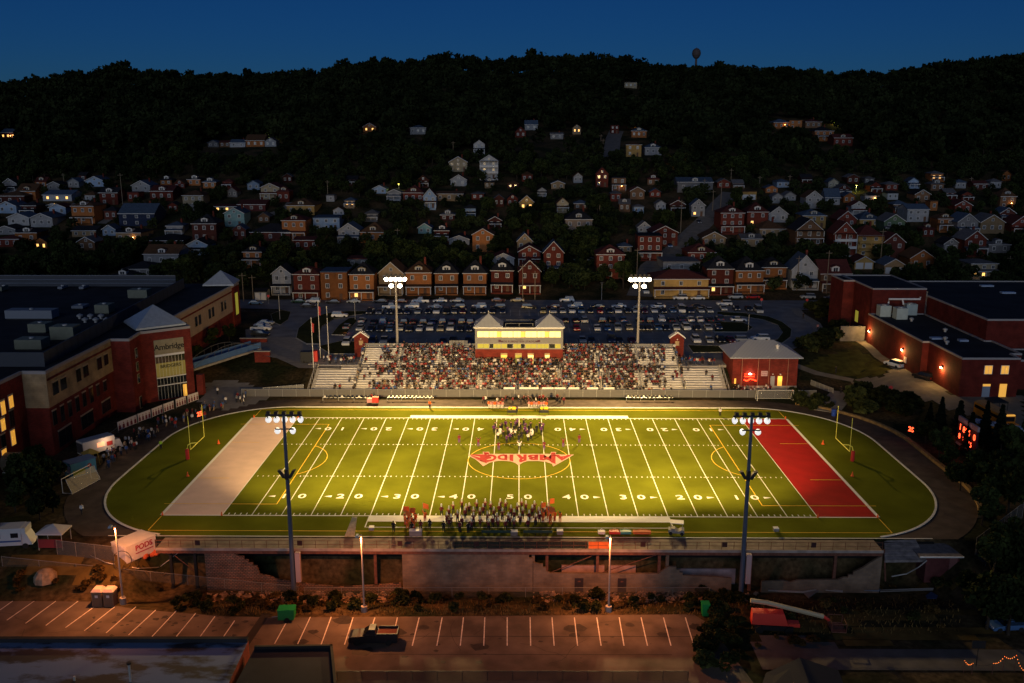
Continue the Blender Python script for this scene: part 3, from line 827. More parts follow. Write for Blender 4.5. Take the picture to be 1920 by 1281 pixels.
# ------------------------------------------------------------------ concession building
def concession():
    t = thing('concession_building', 'red brick concession building with ribbed metal hip roof and red neon', 'building', (56.2, 46.5, 0))
    w, d, h = 7.4, 10.5, 7.4
    MB().box(-w, w, 0, d, 0, h).build('wall', M_rbrick, t)
    e = .9; zz = h+.1
    r = MB().add([(-w-e,-e,zz),(w+e,-e,zz),(w+e,d+e,zz),(-w-e,d+e,zz),(-w-e,-e,zz+.2),(w+e,-e,zz+.2),(w+e,d+e,zz+.2),(-w-e,d+e,zz+.2),(-w+4.4,d/2,zz+3.0),(w-4.4,d/2,zz+3.0)],
           [(3,2,1,0),(0,1,5,4),(1,2,6,5),(2,3,7,6),(3,0,4,7),(4,5,9,8),(6,7,8,9)]); r.mi = 1; r.m[-7:] = [0]*7
    r.add([(w+e,-e,zz+.2),(w+e,d+e,zz+.2),(w-4.4,d/2,zz+3.0),(-w-e,-e,zz+.2),(-w-e,d+e,zz+.2),(-w+4.4,d/2,zz+3.0)], [(0,1,2),(4,3,5)])
    ro = r.build('hip_roof', [M_metal, M_metaly], t)
    v = MB().lathe([(.28,0),(.28,.8),(.45,.8),(.45,1.1),(.1,1.3)], 10, (3.2,2.4,zz+1.3)).build('roof_vent', M_trim, ro)
    MB().box(-w-.05, w+.05, -.05, -.003, 0, .9).build('plinth', M_conc, t)
    for a in (-5.3,-1.6,.9,5.2): MB().tube([(a,-.08,.3),(a,-.08,h)], .06, 6).build('downpipe', mat('copper_pipe', (.35,.18,.12), .6), t)
    dr = MB().box(3.0,4.0,-.09,-.004,.9,3.2).build('door', M_lit, t); MB().box(1.35,2.3,-.09,-.004,.9,3.2).build('door', mat('grey_door', (.30,.31,.34), .6), t)
    for a in (1.8, 3.5): MB().box(a-.15,a+.15,-.3,-.003,3.6,3.75).build('canopy_lamp', M_trim, t)
    sg = MB().box(-.85,.6,-.07,-.003,3.2,4.4).build('sign', mat('pink_sign', (.55,.40,.40), .6), t)
    text('sign_lettering', 'HOME', .42, mat('red_letter', (.30,.03,.06), .6), sg, (-.12,-.085,4.05)); text('sign_lettering', 'Bridgers', .38, MATS['red_letter'], sg, (-.12,-.085,3.6))
    n = MB(); P = [(-4.6,2.6),(-2.1,2.6)]
    nm = mat('red_neon', (.8,.02,.01), .4, emit=7, ecol=(1,.035,.008))
    n.tube([(-4.7,-.16,2.35),(-4.1,-.16,2.05),(-3.3,-.16,2.55),(-2.6,-.16,2.35),(-1.9,-.16,2.1)], .13, 6)
    n.build('neon_arc', nm, t)
    MB().tube([(-4.6,-.16,3.1),(-4.6,-.16,3.7),(-2.4,-.16,3.7),(-2.4,-.16,3.1),(-4.6,-.16,3.1)], .08, 6).build('neon_frame', nm, t)
    MB().lathe([(.08,0),(.34,.12),(.34,.2),(.05,.3)], 10, (-3.4,-.3,3.6)).build('flood_lamp', mat('white_flood', (1,.9,.8), .4, emit=22, ecol=(1,.8,.6)), t)
    point('neon_light', (56.2-3.4, 46.5-1.0, 3.4), 260, (1,.16,.05), .3)
    point('doorway_light', (56.2+3.5, 45.5, 2.6), 60, (1,.6,.2), .2)
    MB().box(-6.9,-6.5,-.07,-.003,.9,2.6).build('side_window', M_lit, t)
concession()

# ------------------------------------------------------------------ stadium light towers
LAMP = (1.0, 0.645, 0.235)
M_bowl_glow = mat('glowing_lamp_shell', (.85,.85,.85), .4, emit=.75, ecol=(1,.97,.92))  # opaque shell given a faint glow so its back looks lit
M_glow = mat('lamp_glow', (1,1,1), .4, emit=38, ecol=(1.0,.80,.50))
M_pole = mat('painted_pole', (.055,.075,.12), .5, .1, 2)
def tower(x, y, base, top, sgn, lab, watts):
    t = thing('light_tower', lab, 'light tower', (x, y, base), 0, 'stadium light towers')
    H = top-base
    MB().tube([(0,0,0),(0,0,H)], .36, 10, .2).build('pole', M_pole if sgn > 0 else mat('grey_pole', (.30,.28,.26), .6), t)
    MB().box(-2.5,2.5,-.12,.12,H-.12,H+.1).build('crossarm', M_black, t)
    MB().box(-1.25,1.25,-.1,.1,H-2.05,H-1.9).build('crossarm', M_black, t)
    spots = [(-2.2,H-.75),(-1.1,H-.75),(0,H-.75),(1.1,H-.75),(2.2,H-.75),(-1.05,H-2.35),(1.05,H-2.35)]
    for dx, dz in spots:
        tgt = Vector((-x*.55+dx*5, (2.0-y)*1.0, 0))-Vector((x*0,0,top)); ax = Vector((tgt.x, tgt.y, -top)).normalized()
        c = Vector((dx, .35*sgn, dz))
        glare_k = 1.0 if sgn > 0 else 1.3  # far heads drawn oversize to stand in for their glare
        lamp = MB().lathe([(r_*glare_k, z_) for r_, z_ in ((.08,-.46),(.25,-.36),(.42,-.1),(.45,.06),(.42,.06),(.25,-.2))], 14, c, ax).build('lamp_head', M_bowl_glow, t)
        MB().lathe([(.40*glare_k,.0),(.40*glare_k,.03)], 14, c, ax).build('lamp_face', M_glow, lamp)
        MB().box(dx-.06,dx+.06,-.08,.08,dz+.3,H-.1 if dz > H-1.5 else H-1.95).build('bracket', M_black, t)
    for k in range(5): MB().box(-2.3+k*1.05,-1.8+k*1.05,-.25,.25,H+.105,H+.5).build('ballast_box', M_black, t)
    if sgn > 0:
        for s in (-1,0,1):
            MB().hexa([(s*.35-.25,-.35,H-9.1+abs(s)*.2),(s*.35+.2,-.35,H-9.2+abs(s)*.2),(s*.35+.2,.3,H-9.2+abs(s)*.2),(s*.35-.25,.3,H-9.1+abs(s)*.2),
                       (s*1.0-.25,-.35,H-7.8-.1*abs(s)),(s*1.0+.25,-.35,H-7.7-.1*abs(s)),(s*1.0+.25,.3,H-7.7-.1*abs(s)),(s*1.0-.25,.3,H-7.8-.1*abs(s))]).build('speaker', M_black, t)
        MB().box(.45,1.15,-.3,.3,2.2,6.6).build('control_cabinet', mat('pink_grey_cabinet', (.34,.26,.27), .6), t)
    for dx in (-1.6, 0, 1.6):
        spot('tower_light', (x+dx, y+1.0*sgn, top-1.2), (x*.46+dx*12.5, (14.0 if sgn > 0 else 0.0), 0), watts, LAMP, R_(72), .75, .6)
    if sgn > 0: spot('tower_light', (x, y+1.0, top-2.4), (x*.8, 47, 2), watts*.55, LAMP, R_(52), .8, .6)
tower(-31.8, -37.2, -6.5, 20.2, 1, 'tall blue black light tower with white lamp bowls in front of the grey end zone', 106000)
tower(31.3, -37.2, -6.5, 20.2, 1, 'tall blue black light tower with white lamp bowls in front of the red end zone', 106000)
tower(-29.9, 62.0, 4.0, 23.8, -1, 'far light tower with glaring lamps behind the stand toward the school', 155000)
tower(29.0, 62.0, 4.0, 23.8, -1, 'far light tower with glaring lamps behind the stand toward the gym', 155000)

# ------------------------------------------------------------------ goal posts, pylons, scoreboard
def goal(s):
    t = thing('goal_post', 'yellow gooseneck goal post with red padded base behind the %s end zone' % ('grey' if s < 0 else 'red'), 'goal post', (s*57.8, 0, 0))
    m = mat('goal_yellow', (.75,.72,.10), .5)
    d = -s
    MB().tube([(s*2.0,0,0),(s*2.0,0,1.9),(s*1.75,0,2.7),(s*1.1,0,3.05),(0,0,3.1)], .09, 8).build('gooseneck', m, t)
    MB().tube([(0,-3.55,3.1),(0,3.55,3.1)], .07, 8).build('crossbar', m, t)
    for y in (-3.55, 3.55): MB().tube([(0,y,3.1),(0,y,9.2)], .055, 8).build('upright', m, t)
    MB().lathe([(.34,0),(.34,1.9),(.2,1.95)], 10, (s*2.0,0,0)).build('base_pad', mat('red_pad', (.38,.02,.02), .6), t)
goal(-1); goal(1)
for sx in (-1, 1):
    for xx in (50*YD, 60*YD):
        for sy in (-1, 1):
            o = MB().lathe([(.16,0),(.12,.25),(.06,.55)], 8).build('pylon', mat('orange_plastic', (.80,.12,.02), .6)); o.location = (sx*xx, sy*(SY+.15), .03)
            tag(o, f"orange pylon at the {'near' if sy < 0 else 'far'} {'goal line' if xx < 50 else 'back'} corner of the {'grey' if sx < 0 else 'red'} end zone", 'pylon', 'end zone corner pylons')
for (u, v, l) in ((352,893,'small orange cone on the turf behind the grey end zone'),(410,832,'orange ball shaped cone beside the goal post and grey end zone'),(1598,893,'orange cone on the turf behind the red end zone'),(1543,833,'orange cone beside the goal post and red end zone')):
    o = MB().lathe([(.3,0),(.3,.06),(.22,.06),(.05,.8)], 10).build('traffic_cone', MATS['orange_plastic']); o.location = at_z(u, v, .01); tag(o, l, 'cone')
M_led = mat('red_led', (.9,.05,.02), .4, emit=5.5, ecol=(1,.07,.02))
def scoreboard():
    t = thing('scoreboard', 'scoreboard with glowing red digits on posts beside dark spruces', 'scoreboard', (80.2, 1.0, 0), 0)
    MB().box(0,.35,-3.4,3.4,2.4,6.3).build('cabinet', mat('maroon_panel', (.06,.012,.02), .6), t)
    MB().box(-.03,.38,-3.5,3.5,6.32,7.2).build('header_panel', mat('grey_violet_panel', (.30,.24,.27), .6), t)
    MB().box(-.03,.38,-3.5,3.5,1.9,2.38).build('sponsor_panel', MATS['grey_violet_panel'], t)
    for y in (-2.4, 2.4): MB().tube([(.2,y,-.1),(.2,y,2.0)], .12, 6).build('post', M_steel, t)
    for s, y, z, sz in (('1',2.5,5.3,1.5),('8:24',.2,5.2,1.5),('0',-2.7,5.0,1.5),('8',2.5,3.6,1.3),('3',1.0,3.4,1.2),('16',-1.4,3.3,1.3)):
        text('digit', s, sz, M_led, t, (-.02, y, z), (pi/2,0,-pi/2), bold=.03)
    text('lettering', 'AMBRIDGE', .62, mat('white_letter', (.6,.55,.55), .6), t, (-.04, 0, 6.75), (pi/2,0,-pi/2))
    point('scoreboard_light', (78.6, 1.0, 4), 90, (1,.06,.02), .6)
scoreboard()
def clock(p, face, lab):
    t = thing('play_clock', lab, 'clock', p, face)
    MB().tube([(0,0,0),(0,0,1.6)], .06, 6).build('post', M_black, t)
    MB().box(-.75,.75,-.1,.1,1.5,2.9).build('case', M_black, t)
    text('digit', '25', 1.25, M_led, t, (0,-.115,2.2), bold=.03)
clock(at_z(375,796,0), R_(60), 'red play clock standing by the crowd at the track on the school side')
clock(Vector(ground(1707,826)), R_(-60), 'red play clock on the dark bank between scoreboard and track')

# ------------------------------------------------------------------ old grandstand deck, railing and broken walls by the camera
YW = -35.6
deck = thing('grandstand_deck', 'long concrete deck of the old grandstand carrying a railing above broken walls', 'grandstand', (0, -34, 0))
MB().box(-51.5, 51.3, -1.85, 1.75, -.30, -.05).build('deck_slab', mat('weathered_deck', (.15,.12,.10), .9, .35, .6, detail=8), deck)
MB().box(-51.5, 51.3, -1.98, -1.86, -.30, .10).build('edge_beam', mat('pale_edge', (.26,.22,.20), .9, .3, .7), deck)
MB().box(-51.5, 51.3, -1.84, -1.5, -.80, -.31).build('girder', M_steel, deck)
for k, x in enumerate((-49.8,-46.3,-20.5,-14.8,4.0,11.2,20.0,33.0,45.0)):
    MB().box(x-.2, x+.2, -1.15, -.8, -6.7, -.32).build('column', M_steel if k > 1 else M_black, deck)
for a, c in ((-49.8,-46.3),(11.2,4.0),(20,11.2)): MB().tube([(a,-1.0,-1.0),(c,-1.0,-4.2)], .06, 5).build('brace', M_steel, deck)
MB().box(-60, 60, 1.5, 1.85, -6.6, -.32).build('back_wall', M_void_shade, deck)  # near-black colour stands in for the deep shade under the deck
t = thing('deck_railing', 'dark pipe railing along the old grandstand deck', 'railing', (0, -35.7, 0))
for z in (.6, 1.15): MB().tube([(-51.4,0,z),(51.2,0,z)], .03, 5).build('rail', M_steel, t)
me = MB().tube([(0,0,-.05),(0,0,1.2)], .035, 5).mesh('post', M_steel)
for k in range(60): link('post', me, t, (-51.4+k*1.739, 0, 0))
t = thing('wind_screen', 'black mesh wind screen tied to the deck railing', 'screen', (0, -35.62, 0))
b = MB()
MB().box(-9.1, 9.7, 0, .02, .12, 1.18).build('screen_panel', mesh_mat('black_mesh', (.02,.025,.02), .82), t)
for k in range(9): MB().tube([(-9.1+k*2.35,-.02,.12),(-9.1+k*2.35,-.02,1.18)], .02, 4).build('seam', M_black, t)
tag(MB().box(9.85, 13.1, -35.66, -35.60, .1, 1.15).build('orange_panel', mat('orange_board', (.55,.13,.03), .8, .15, 1.5)), 'orange board hung on the deck railing beside the black wind screen', 'board')
for k, x in enumerate((-45.5,-31,-16.8,-6.0,17.5,29.0,41.5)):
    tag(MB().box(x-.35, x+.35, -35.78, -35.74, .45, 1.2).build('railing_sign', mat('maroon_board', (.035,.012,.014), .8)), f'small dark maroon sign hung on the deck railing, {ordn(k)} from the school end', 'sign', 'signs on the deck railing')
def zW(u, v): p = at_y(u, v, YW); return p[0], p[2]
def bwall(lab, top, m, thick=.35, doors=()):
    t = thing('broken_wall', lab, 'wall', (0, YW, 0))
    pts = [zW(u, v) for u, v in top]
    # stepped courses
    st = []
    for i, (x, z) in enumerate(pts):
        z = min(z, -.88)
        st.append((x, z))
    poly = []
    for i in range(len(st)-1):
        (xa, za), (xb, zb) = st[i], st[i+1]
        n = max(1, int(abs(zb-za)/.4))
        for k in range(n):
            z = za+(zb-za)*k/n if n > 1 else za
            poly += [(xa+(xb-xa)*k/n, z), (xa+(xb-xa)*(k+1)/n, z if n > 1 else zb)]
    poly = [(st[0][0], -7.0)]+poly+[(st[-1][0], st[-1][1]), (st[-1][0], -7.0)]
    cl = [poly[0]]
    for p in poly[1:]:
        if abs(p[0]-cl[-1][0])+abs(p[1]-cl[-1][1]) > 1e-4: cl.append(p)
    MB().profile(cl, 0, thick, 'y').build('blockwork', m, t)
    for u in doors:
        x = zW(u, 1100)[0]
        d = MB().box(x-.62, x+.62, -.05, -.003, -6.8, -4.5).build('door', mat('dark_door', (.028,.02,.024), .7), t)
        MB().box(x-.2, x+.2, -.07, -.052, -5.1, -4.9).build('door_plate', M_steel, d)
bwall('mottled rubble brick wall broken into a long slope under the deck by the school end', [(383,1036),(437,1036),(450,1044),(466,1056),(482,1066),(486,1077),(505,1081),(522,1087),(552,1092),(600,1098),(640,1101),(700,1098),(752,1094)], M_rubble)
bwall('intact tan block wall panel standing full height under the deck', [(753.5,1030),(975,1030),(985,1036),(999,1054)], M_block)
bwall('tan block wall with two dark doors and a ragged broken top', [(1000,1055),(1012,1058),(1024,1071),(1032,1075),(1150,1076),(1235,1076),(1244,1069),(1252,1063),(1262,1063),(1280,1079),(1340,1082),(1372,1085)], mat('x', (0,0,0)) if False else M_block, .35, (1085.5,1166))
bwall('low block wall rising in steps to the gym end of the deck', [(1428,1091),(1470,1089),(1482,1092),(1498,1088),(1572,1087),(1582,1083),(1600,1073),(1618,1065),(1630,1057),(1645,1048),(1655,1040)], M_block)
for u, v0, v1, l in ((1000,1036,1058,'thin block pillar under the deck above the tan wall'),(1253,1036,1066,'leaning broken block pillar with greenish light under the deck')):
    x, z1 = zW(u, v0); z0 = zW(u, v1)[1]
    tag(MB().box(x-.22, x+.22, YW+.4, YW+.85, z0-1.5, min(z1, -.86)).build('block_pillar', M_block), l, 'pillar')
t = thing('inner_wall', 'pinkish inner wall panel with a gap seen through the broken wall', 'wall', (0, -33.2, 0))
xa, xb = at_y(1053,1070,-33.2)[0], at_y(1192,1070,-33.2)[0]
zt = at_y(1100,1061,-33.2)[2]
MB().box(xa, xa+6.2, 0, .3, -6.6, zt).build('panel', mat('pink_plaster', (.36,.22,.19), .9, .25, 1.0), t); MB().box(xa+6.8, xb, 0, .3, -6.6, zt).build('panel', MATS['pink_plaster'], t)
t = MB().box(at_y(1255,1080,-33)[0], at_y(1378,1080,-33)[0], -33.2, -32.9, -6.6, at_y(1300,1066,-33)[2]).build('inner_wall', mat('blue_grey_plaster', (.22,.21,.25), .9, .3, .8)); tag(t, 'blue grey inner wall seen through the gap beside the light tower', 'wall')
# terrace slab and shed at the gym end
t = thing('collapsed_terrace', 'tilted grey terrace slab with dark step lines at the gym end of the deck', 'terrace', (0,0,0))
A, B_, Cc, D = at_z(1658,1006,0.0), at_z(1716,1010,.0), at_z(1738,1051,-1.4), at_z(1659,1052,-1.4)
nrow = 5
for k in range(nrow):
    f0, f1 = k/nrow, (k+.86)/nrow
    q = [A+(D-A)*f0, B_+(Cc-B_)*f0, B_+(Cc-B_)*f1, A+(D-A)*f1]
    MB().hexa([tuple(p-np.array([0,0,.35])) for p in (q[3],q[2],q[1],q[0])]+[tuple(p) for p in (q[3],q[2],q[1],q[0])]).build('terrace_step', mat('terrace_grey', (.17,.155,.16), .9, .4, 1.2), t)
MB().tube([tuple(at_z(1658,1030,-.5)), tuple(at_z(1660,1090,-5))], .12, 6).build('rusty_post', M_steel, t)
def shed():
    a = at_z(1737,1042,-.8); c = at_z(1803,1042,-.8)
    t = thing('shed', 'low maroon shed with a flat grey roof beside the collapsed terrace', 'shed', (0,0,0))
    y0 = a[1]; x0, x1 = a[0], c[0]
    MB().box(x0+.1, x1-.2, y0+.1, y0+5, -5, -.95).build('wall', mat('maroon_boards', (.10,.03,.032), .8, .2, 1.5), t)
    MB().hexa([(x0-1.0,y0-.2,-.95),(x1+.2,y0-.2,-.95),(x1-1.2,y0+6,-.5),(x0-1.6,y0+6,-.5),(x0-1.0,y0-.2,-.8),(x1+.2,y0-.2,-.8),(x1-1.2,y0+6,-.35),(x0-1.6,y0+6,-.35)]).build('roof', mat('gravel_roof', (.12,.11,.115), .95, .3, 1.5), t)
    MB().box(x0-1.0, x1+.2, y0-.32, y0-.21, -1.0, -.78).build('fascia', M_trim, t)
    MB().box(x1-1.6, x1-.5, y0+.02, y0+.095, -3.4, -1.2).build('door', mat('pink_door', (.20,.09,.09), .8), t)
shed()
def guy(name, lab, pts, r=.05):
    o = MB().tube(pts, r, 5).build(name, M_galv); tag(o, lab, 'pipe')
guy('bent_pipe', 'bent pale pipe rail hanging off the collapsed terrace', [tuple(at_z(1738,1051,-1.2)), tuple(at_z(1722,1064,-2.5)), tuple(at_z(1700,1076,-4)), tuple(at_z(1672,1081,-4.6))], .09)
guy('bent_pipe', 'sagging pale pipe on the bank below the white container', [tuple(ground(170,1042)), tuple(ground(200,1060)+np.array([0,0,.4])), tuple(ground(260,1072)+np.array([0,0,.5])), tuple(ground(300,1073)+np.array([0,0,.8])), tuple(ground(335,1055)+np.array([0,0,1.5]))], .05)
# ------------------------------------------------------------------ school
def school():
    t = thing('school_building', 'large red brick and beige school with pyramid roofed entrance tower', 'school', (0,0,0))
    ZR = 15.5
    MB().prism([(-150,-70),(-89,-70),(-89,1.75),(-150,1.75)], -5, ZR-.2).build('near_wing_wall', M_rbrick, t)
    MB().prism([(-150,1.8),(-84.8,1.8),(-84.8,28),(-150,28)], -.5, 9).build('brick_wall', M_rbrick, t)
    MB().prism([(-150,1.76),(-84.7,1.76),(-84.7,28),(-150,28)], 9.003, ZR).build('beige_wall', M_beige, t)
    MB().prism([(-150,28.03),(-80.8,28.03),(-81.3,34.7),(-72.8,41),(-78.6,49.4),(-88,50),(-150,50)], -.5, ZR).build('tower_wall', M_rbrick, t)
    MB().prism([(-150,50.03),(-80.6,50.03),(-80.6,95),(-150,95)], -.5, 8.6).build('brick_wall', M_rbrick, t)
    MB().prism([(-150,50.02),(-80.5,50.02),(-80.5,95),(-150,95)], 8.603, ZR).build('beige_wall', mat('pale_block', (.36,.27,.21), .9, .12, .8), t)
    MB().prism([(-150,95.03),(-80.3,95.03),(-80.3,101),(-150,101)], -.5, ZR).build('end_wall', M_rbrick, t)
    MB().box(-84.66,-84.6,1.9,27.9,14.0,14.4).build('brick_course', M_rbrick, t); MB().box(-80.46,-80.4,50.2,94.9,14.0,14.4).build('brick_course', M_rbrick, t)
    out = [(-150,-70),(-89,-70),(-89,1.76),(-84.7,1.76),(-84.7,28),(-80.8,28.03),(-81.3,34.7),(-72.8,41),(-78.6,49.4),(-80.5,50.02),(-80.5,95),(-80.3,95),(-80.3,101),(-150,101)]
    MB().poly([(p[0],p[1],ZR+.004) for p in out]).build('flat_roof', M_roofd, t)
    b = MB()
    for i in range(1, len(out)-2):
        p, q = Vector(out[i]), Vector(out[i+1]); d = (q-p).normalized(); n = Vector((-d.y, d.x))*.35; o = Vector((d.y, -d.x))*.08
        b.hexa([(p.x+o.x,p.y+o.y,ZR-.15),(q.x+o.x,q.y+o.y,ZR-.15),(q.x+n.x,q.y+n.y,ZR-.15),(p.x+n.x,p.y+n.y,ZR-.15),(p.x+o.x,p.y+o.y,ZR+.4),(q.x+o.x,q.y+o.y,ZR+.4),(q.x+n.x,q.y+n.y,ZR+.4),(p.x+n.x,p.y+n.y,ZR+.4)])
    b.build('parapet', mat('grey_coping', (.30,.28,.28), .7), t)
    # raised blue roof screen
    ms = ribbed_mat('blue_screen', (.035,.042,.06), 'X', 1.5, .6, .1)
    P = [at_z(u, v, 17.5)[:2] for u, v in ((-120,668),(0,668),(82,668),(345,527))]
    b = MB()
    for i in range(3):
        p, q = Vector(P[i]), Vector(P[i+1]); d = (q-p).normalized(); n = Vector((-d.y, d.x))*.3
        b.hexa([(p.x,p.y,ZR),(q.x,q.y,ZR),(q.x+n.x,q.y+n.y,ZR),(p.x+n.x,p.y+n.y,ZR),(p.x,p.y,18.2),(q.x,q.y,18.2),(q.x+n.x,q.y+n.y,18.2),(p.x+n.x,p.y+n.y,18.2)])
    b.build('roof_screen', ms, t)
    a, c = at_z(-60,534,16), at_z(330,534,16)
    b = MB().box(a[0], c[0], c[1], c[1]+.3, ZR, 18.6).build('rear_roof_screen', ms, t)
    for z in (16.4, 17.4, 18.6): MB().tube([(a[0],c[1]-.1,z),(c[0],c[1]-.1,z)], .07, 4).build('screen_rail', mat('pale_blue_metal', (.20,.23,.30), .6), t)
    mu = mat('roof_unit', (.15,.16,.12), .6, .1, 1); ml = mat('light_unit', (.17,.19,.23), .6)
    for u0, u1, v0, v1, m in ((10,108,579,600,ml),(53,97,606,626,mu),(95,150,610,640,mu),(178,214,568,590,mu),(240,285,538,561,mu),(28,90,637,658,mu),(134,165,574,581,ml),(108,125,540,544,ml),(148,165,540,544,ml),(0,12,535,548,mu)):
        p, q = at_z(u0, v1, ZR), at_z(u1, v1, ZR); h = max(.6, (v1-v0)*.09)
        r = MB().box(p[0], q[0]-1.2, p[1], p[1]+3.4, ZR+.3, ZR+.3+h).build('rooftop_unit', m, t)
        MB().box(p[0]+.2, q[0]-1.4, p[1]+.2, p[1]+3.2, ZR+.01, ZR+.29).build('unit_base', M_black, r)
        MB().lathe([(.5,0),(.5,.25),(.3,.3)], 10, ((p[0]+q[0]-1.2)/2, p[1]+1.7, ZR+.3+h)).build('fan_cowl', M_galv, r)
    for k in range(6):
        p = at_z(150+k*10, 598+(k % 2)*7, ZR); MB().lathe([(.35,0),(.35,.6),(.7,.6),(.7,.9),(.15,1.2)], 10, tuple(p)).build('roof_vent', M_galv, t)
    def pyr(cx, cy, h, w, ang):
        r = MB(); ca, sa = cos(ang), sin(ang)
        def tr(x, y, z): return (cx+x*ca-y*sa, cy+x*sa+y*ca, z)
        r.add([tr(-w,-w,ZR+.5),tr(w,-w,ZR+.5),tr(w,w,ZR+.5),tr(-w,w,ZR+.5),tr(-w,-w,ZR+.9),tr(w,-w,ZR+.9),tr(w,w,ZR+.9),tr(-w,w,ZR+.9),tr(0,0,ZR+.9+h)],
              [(3,2,1,0),(0,1,5,4),(1,2,6,5),(2,3,7,6),(3,0,4,7),(4,5,8),(5,6,8),(6,7,8),(7,4,8)])
        r.build('pyramid_roof', mat('blue_grey_metal', (.30,.36,.45), .45, .1, 1.5, metal=.3), t)
    pyr(-81.2, 42.6, 4.0, 5.3, math.atan2(6.3,8.5)); pyr(-84.2, 98.0, 3.4, 4.2, .1)
    mf = mat('dark_frame', (.05,.04,.035), .6); mlin = mat('pale_lintel', (.42,.33,.22), .8)
    def winx(X, u0, u1, v0, v1, m=M_glass, lint=False):
        um, vm = (u0+u1)/2, (v0+v1)/2
        ya, yb = sorted((at_x(u0, vm, X)[1], at_x(u1, vm, X)[1])); za, zb = sorted((at_x(um, v0, X)[2], at_x(um, v1, X)[2]))
        yb = min(yb, ya+2.2) if not lint else yb
        f = MB().box(X+.004, X+.09, ya-.1, yb+.1, za-.1, zb+.1).build('window', mf if m is M_glass else M_trim, t)
        MB().box(X+.092, X+.12, ya, (ya+yb)/2-.05, za, zb).build('pane', m, f); MB().box(X+.092, X+.12, (ya+yb)/2+.05, yb, za, zb).build('pane', m, f)
        MB().box(X+.004, X+.14, ya-.15, yb+.15, zb+.11, zb+.35).build('lintel', mlin, f)
    for q in ((99,109,716,739),(114,124,729-20,750-20),(143,151,692,715),(156,165,686,706),(182,190,671,692),(195,202,665,684)): winx(-84.7, *q)
    for q in ((99,106,770,797),(114,120,761,790),(128,134,754,781),(142,148,745,772),(155,161,736,762),(168,174,727,755),(181,186,722,742),(194,199,715,733)): winx(-84.8, *q)
    for q in ((110,135,802,832),(152,175,775,800),(191,207,751,772)): winx(-84.8, *q, M_glass, True)
    for q in ((1,9,752,778),(1,9,785,808),(2,10,815,838),(3,12,842,862),(16,24,742,765),(18,26,770,800),(20,28,806,835)): winx(-89, *q, M_glass if q[1] in (10,26) else M_lit)
    # windows of the face looking at the camera
    for u0, u1, v0, v1, m in ((30,41,734,762,M_lit),(43,53,831,857,M_lit),(38,46,778,812,M_glass)):
        p, q = at_y(u0, v1, 1.75), at_y(u1, v0, 1.75)
        f = MB().box(p[0]-.1, q[0]+.1, 1.60, 1.74, p[2]-.1, q[2]+.1).build('window', mf, t)
        MB().box(p[0], (p[0]+q[0])/2-.05, 1.57, 1.596, p[2], q[2]).build('pane', m, f); MB().box((p[0]+q[0])/2+.05, q[0], 1.57, 1.596, p[2], q[2]).build('pane', m, f)
    for y in (56,58.6,66,68.6,76,78.6,86,88.6):
        f = MB().box(-80.496, -80.42, y-.8, y+.8, 10.4, 12.9).build('window', mf, t); MB().box(-80.418,-80.39,y-.65,y+.65,10.55,12.75).build('pane', M_glass, f)
    f = MB().box(-80.296,-80.22,96.6,99.4,7.0,13.6).build('window', mf, t); MB().box(-80.218,-80.19,96.8,99.2,7.2,13.4).build('pane', M_dim, f)
    # entrance tower glazing, in its own slanting frame
    P1 = Vector((-81.3, 34.7, 0)); ang = math.atan2(6.3, 8.5)
    def tf(name, x0, x1, y0, y1, z0, z1, m, par=t):
        o = MB().box(x0, x1, y0, y1, z0, z1).build(name, m, par); 
        if par is t: o.location = P1; o.rotation_euler[2] = ang
        return o
    sp = tf('sign_panel', 2.6, 8.9, -.12, -.004, 10.35, 13.6, mat('stone_panel', (.28,.24,.15), .8, .12, 1.2))
    tf('spandrel_band', 2.6, 8.9, -.16, -.004, 9.9, 10.34, M_trim)
    M_tdim = mat('hall_glow_glass', (.12,.10,.03), .3, emit=.10, ecol=(1,.72,.15), spec=.6)
    gl = [('curtain_glazing', 8.4, 9.88, M_glass), ('curtain_glazing', 5.25, 8.38, M_tdim), ('curtain_glazing', 3.45, 5.0, M_glass), ('curtain_glazing', .2, 3.2, M_glass)]
    for n, z0, z1, m in gl:
        g = tf(n, 2.6, 8.9, -.06, -.004, z0, z1, m)
        for k in range(9): MB().box(2.6+k*.7, 2.66+k*.7, -.12, -.062, z0, z1).build('mullion', M_galv, g)
    lw_ = tf('lit_panes', 2.75, 8.8, -.09, -.062, 5.4, 6.6, M_tdim)
    for z in (5.02, 3.22): tf('spandrel_band', 2.6, 8.9, -.14, -.004, z, z+.2, M_trim)
    a = (pi/2, 0, ang); e = Vector((cos(ang), sin(ang), 0)); nrm = Vector((sin(ang), -cos(ang), 0))
    ml_ = mat('black_letter', (.02,.018,.015), .7)
    text('sign_lettering', 'Ambridge', 1.75, ml_, t, P1+e*5.75+nrm*.14+Vector((0,0,11.9)), a, bold=.03, space=.92)
    text('sign_lettering', 'BRIDGERS', 1.0, ml_, t, P1+e*5.75+nrm*.14+Vector((0,0,7.6)), a, bold=.02)
    tf('door', 8.0, 8.8, -.1, -.062, .2, 2.9, M_lit)
    for z0, z1, m in ((11.0,13.2,M_glass),(8.2,10.2,M_glass),(5.5,7.6,M_glass),(0,2.6,M_glass)):
        f = MB().box(-80.9,-80.84+.0,30.4,31.6,z0,z1).build('window', mlin, t); f.location = (.0,0,0); MB().box(-80.83,-80.80,30.5,31.5,z0+.1,z1-.1).build('pane', m, f)
    tag(MB().box(-72.4,-71.0,41.2,42.6,-.2,4.6).build('brick_pier', M_rbrick), 'short red brick pier at the foot of the footbridge beside the entrance tower', 'pier')
school()
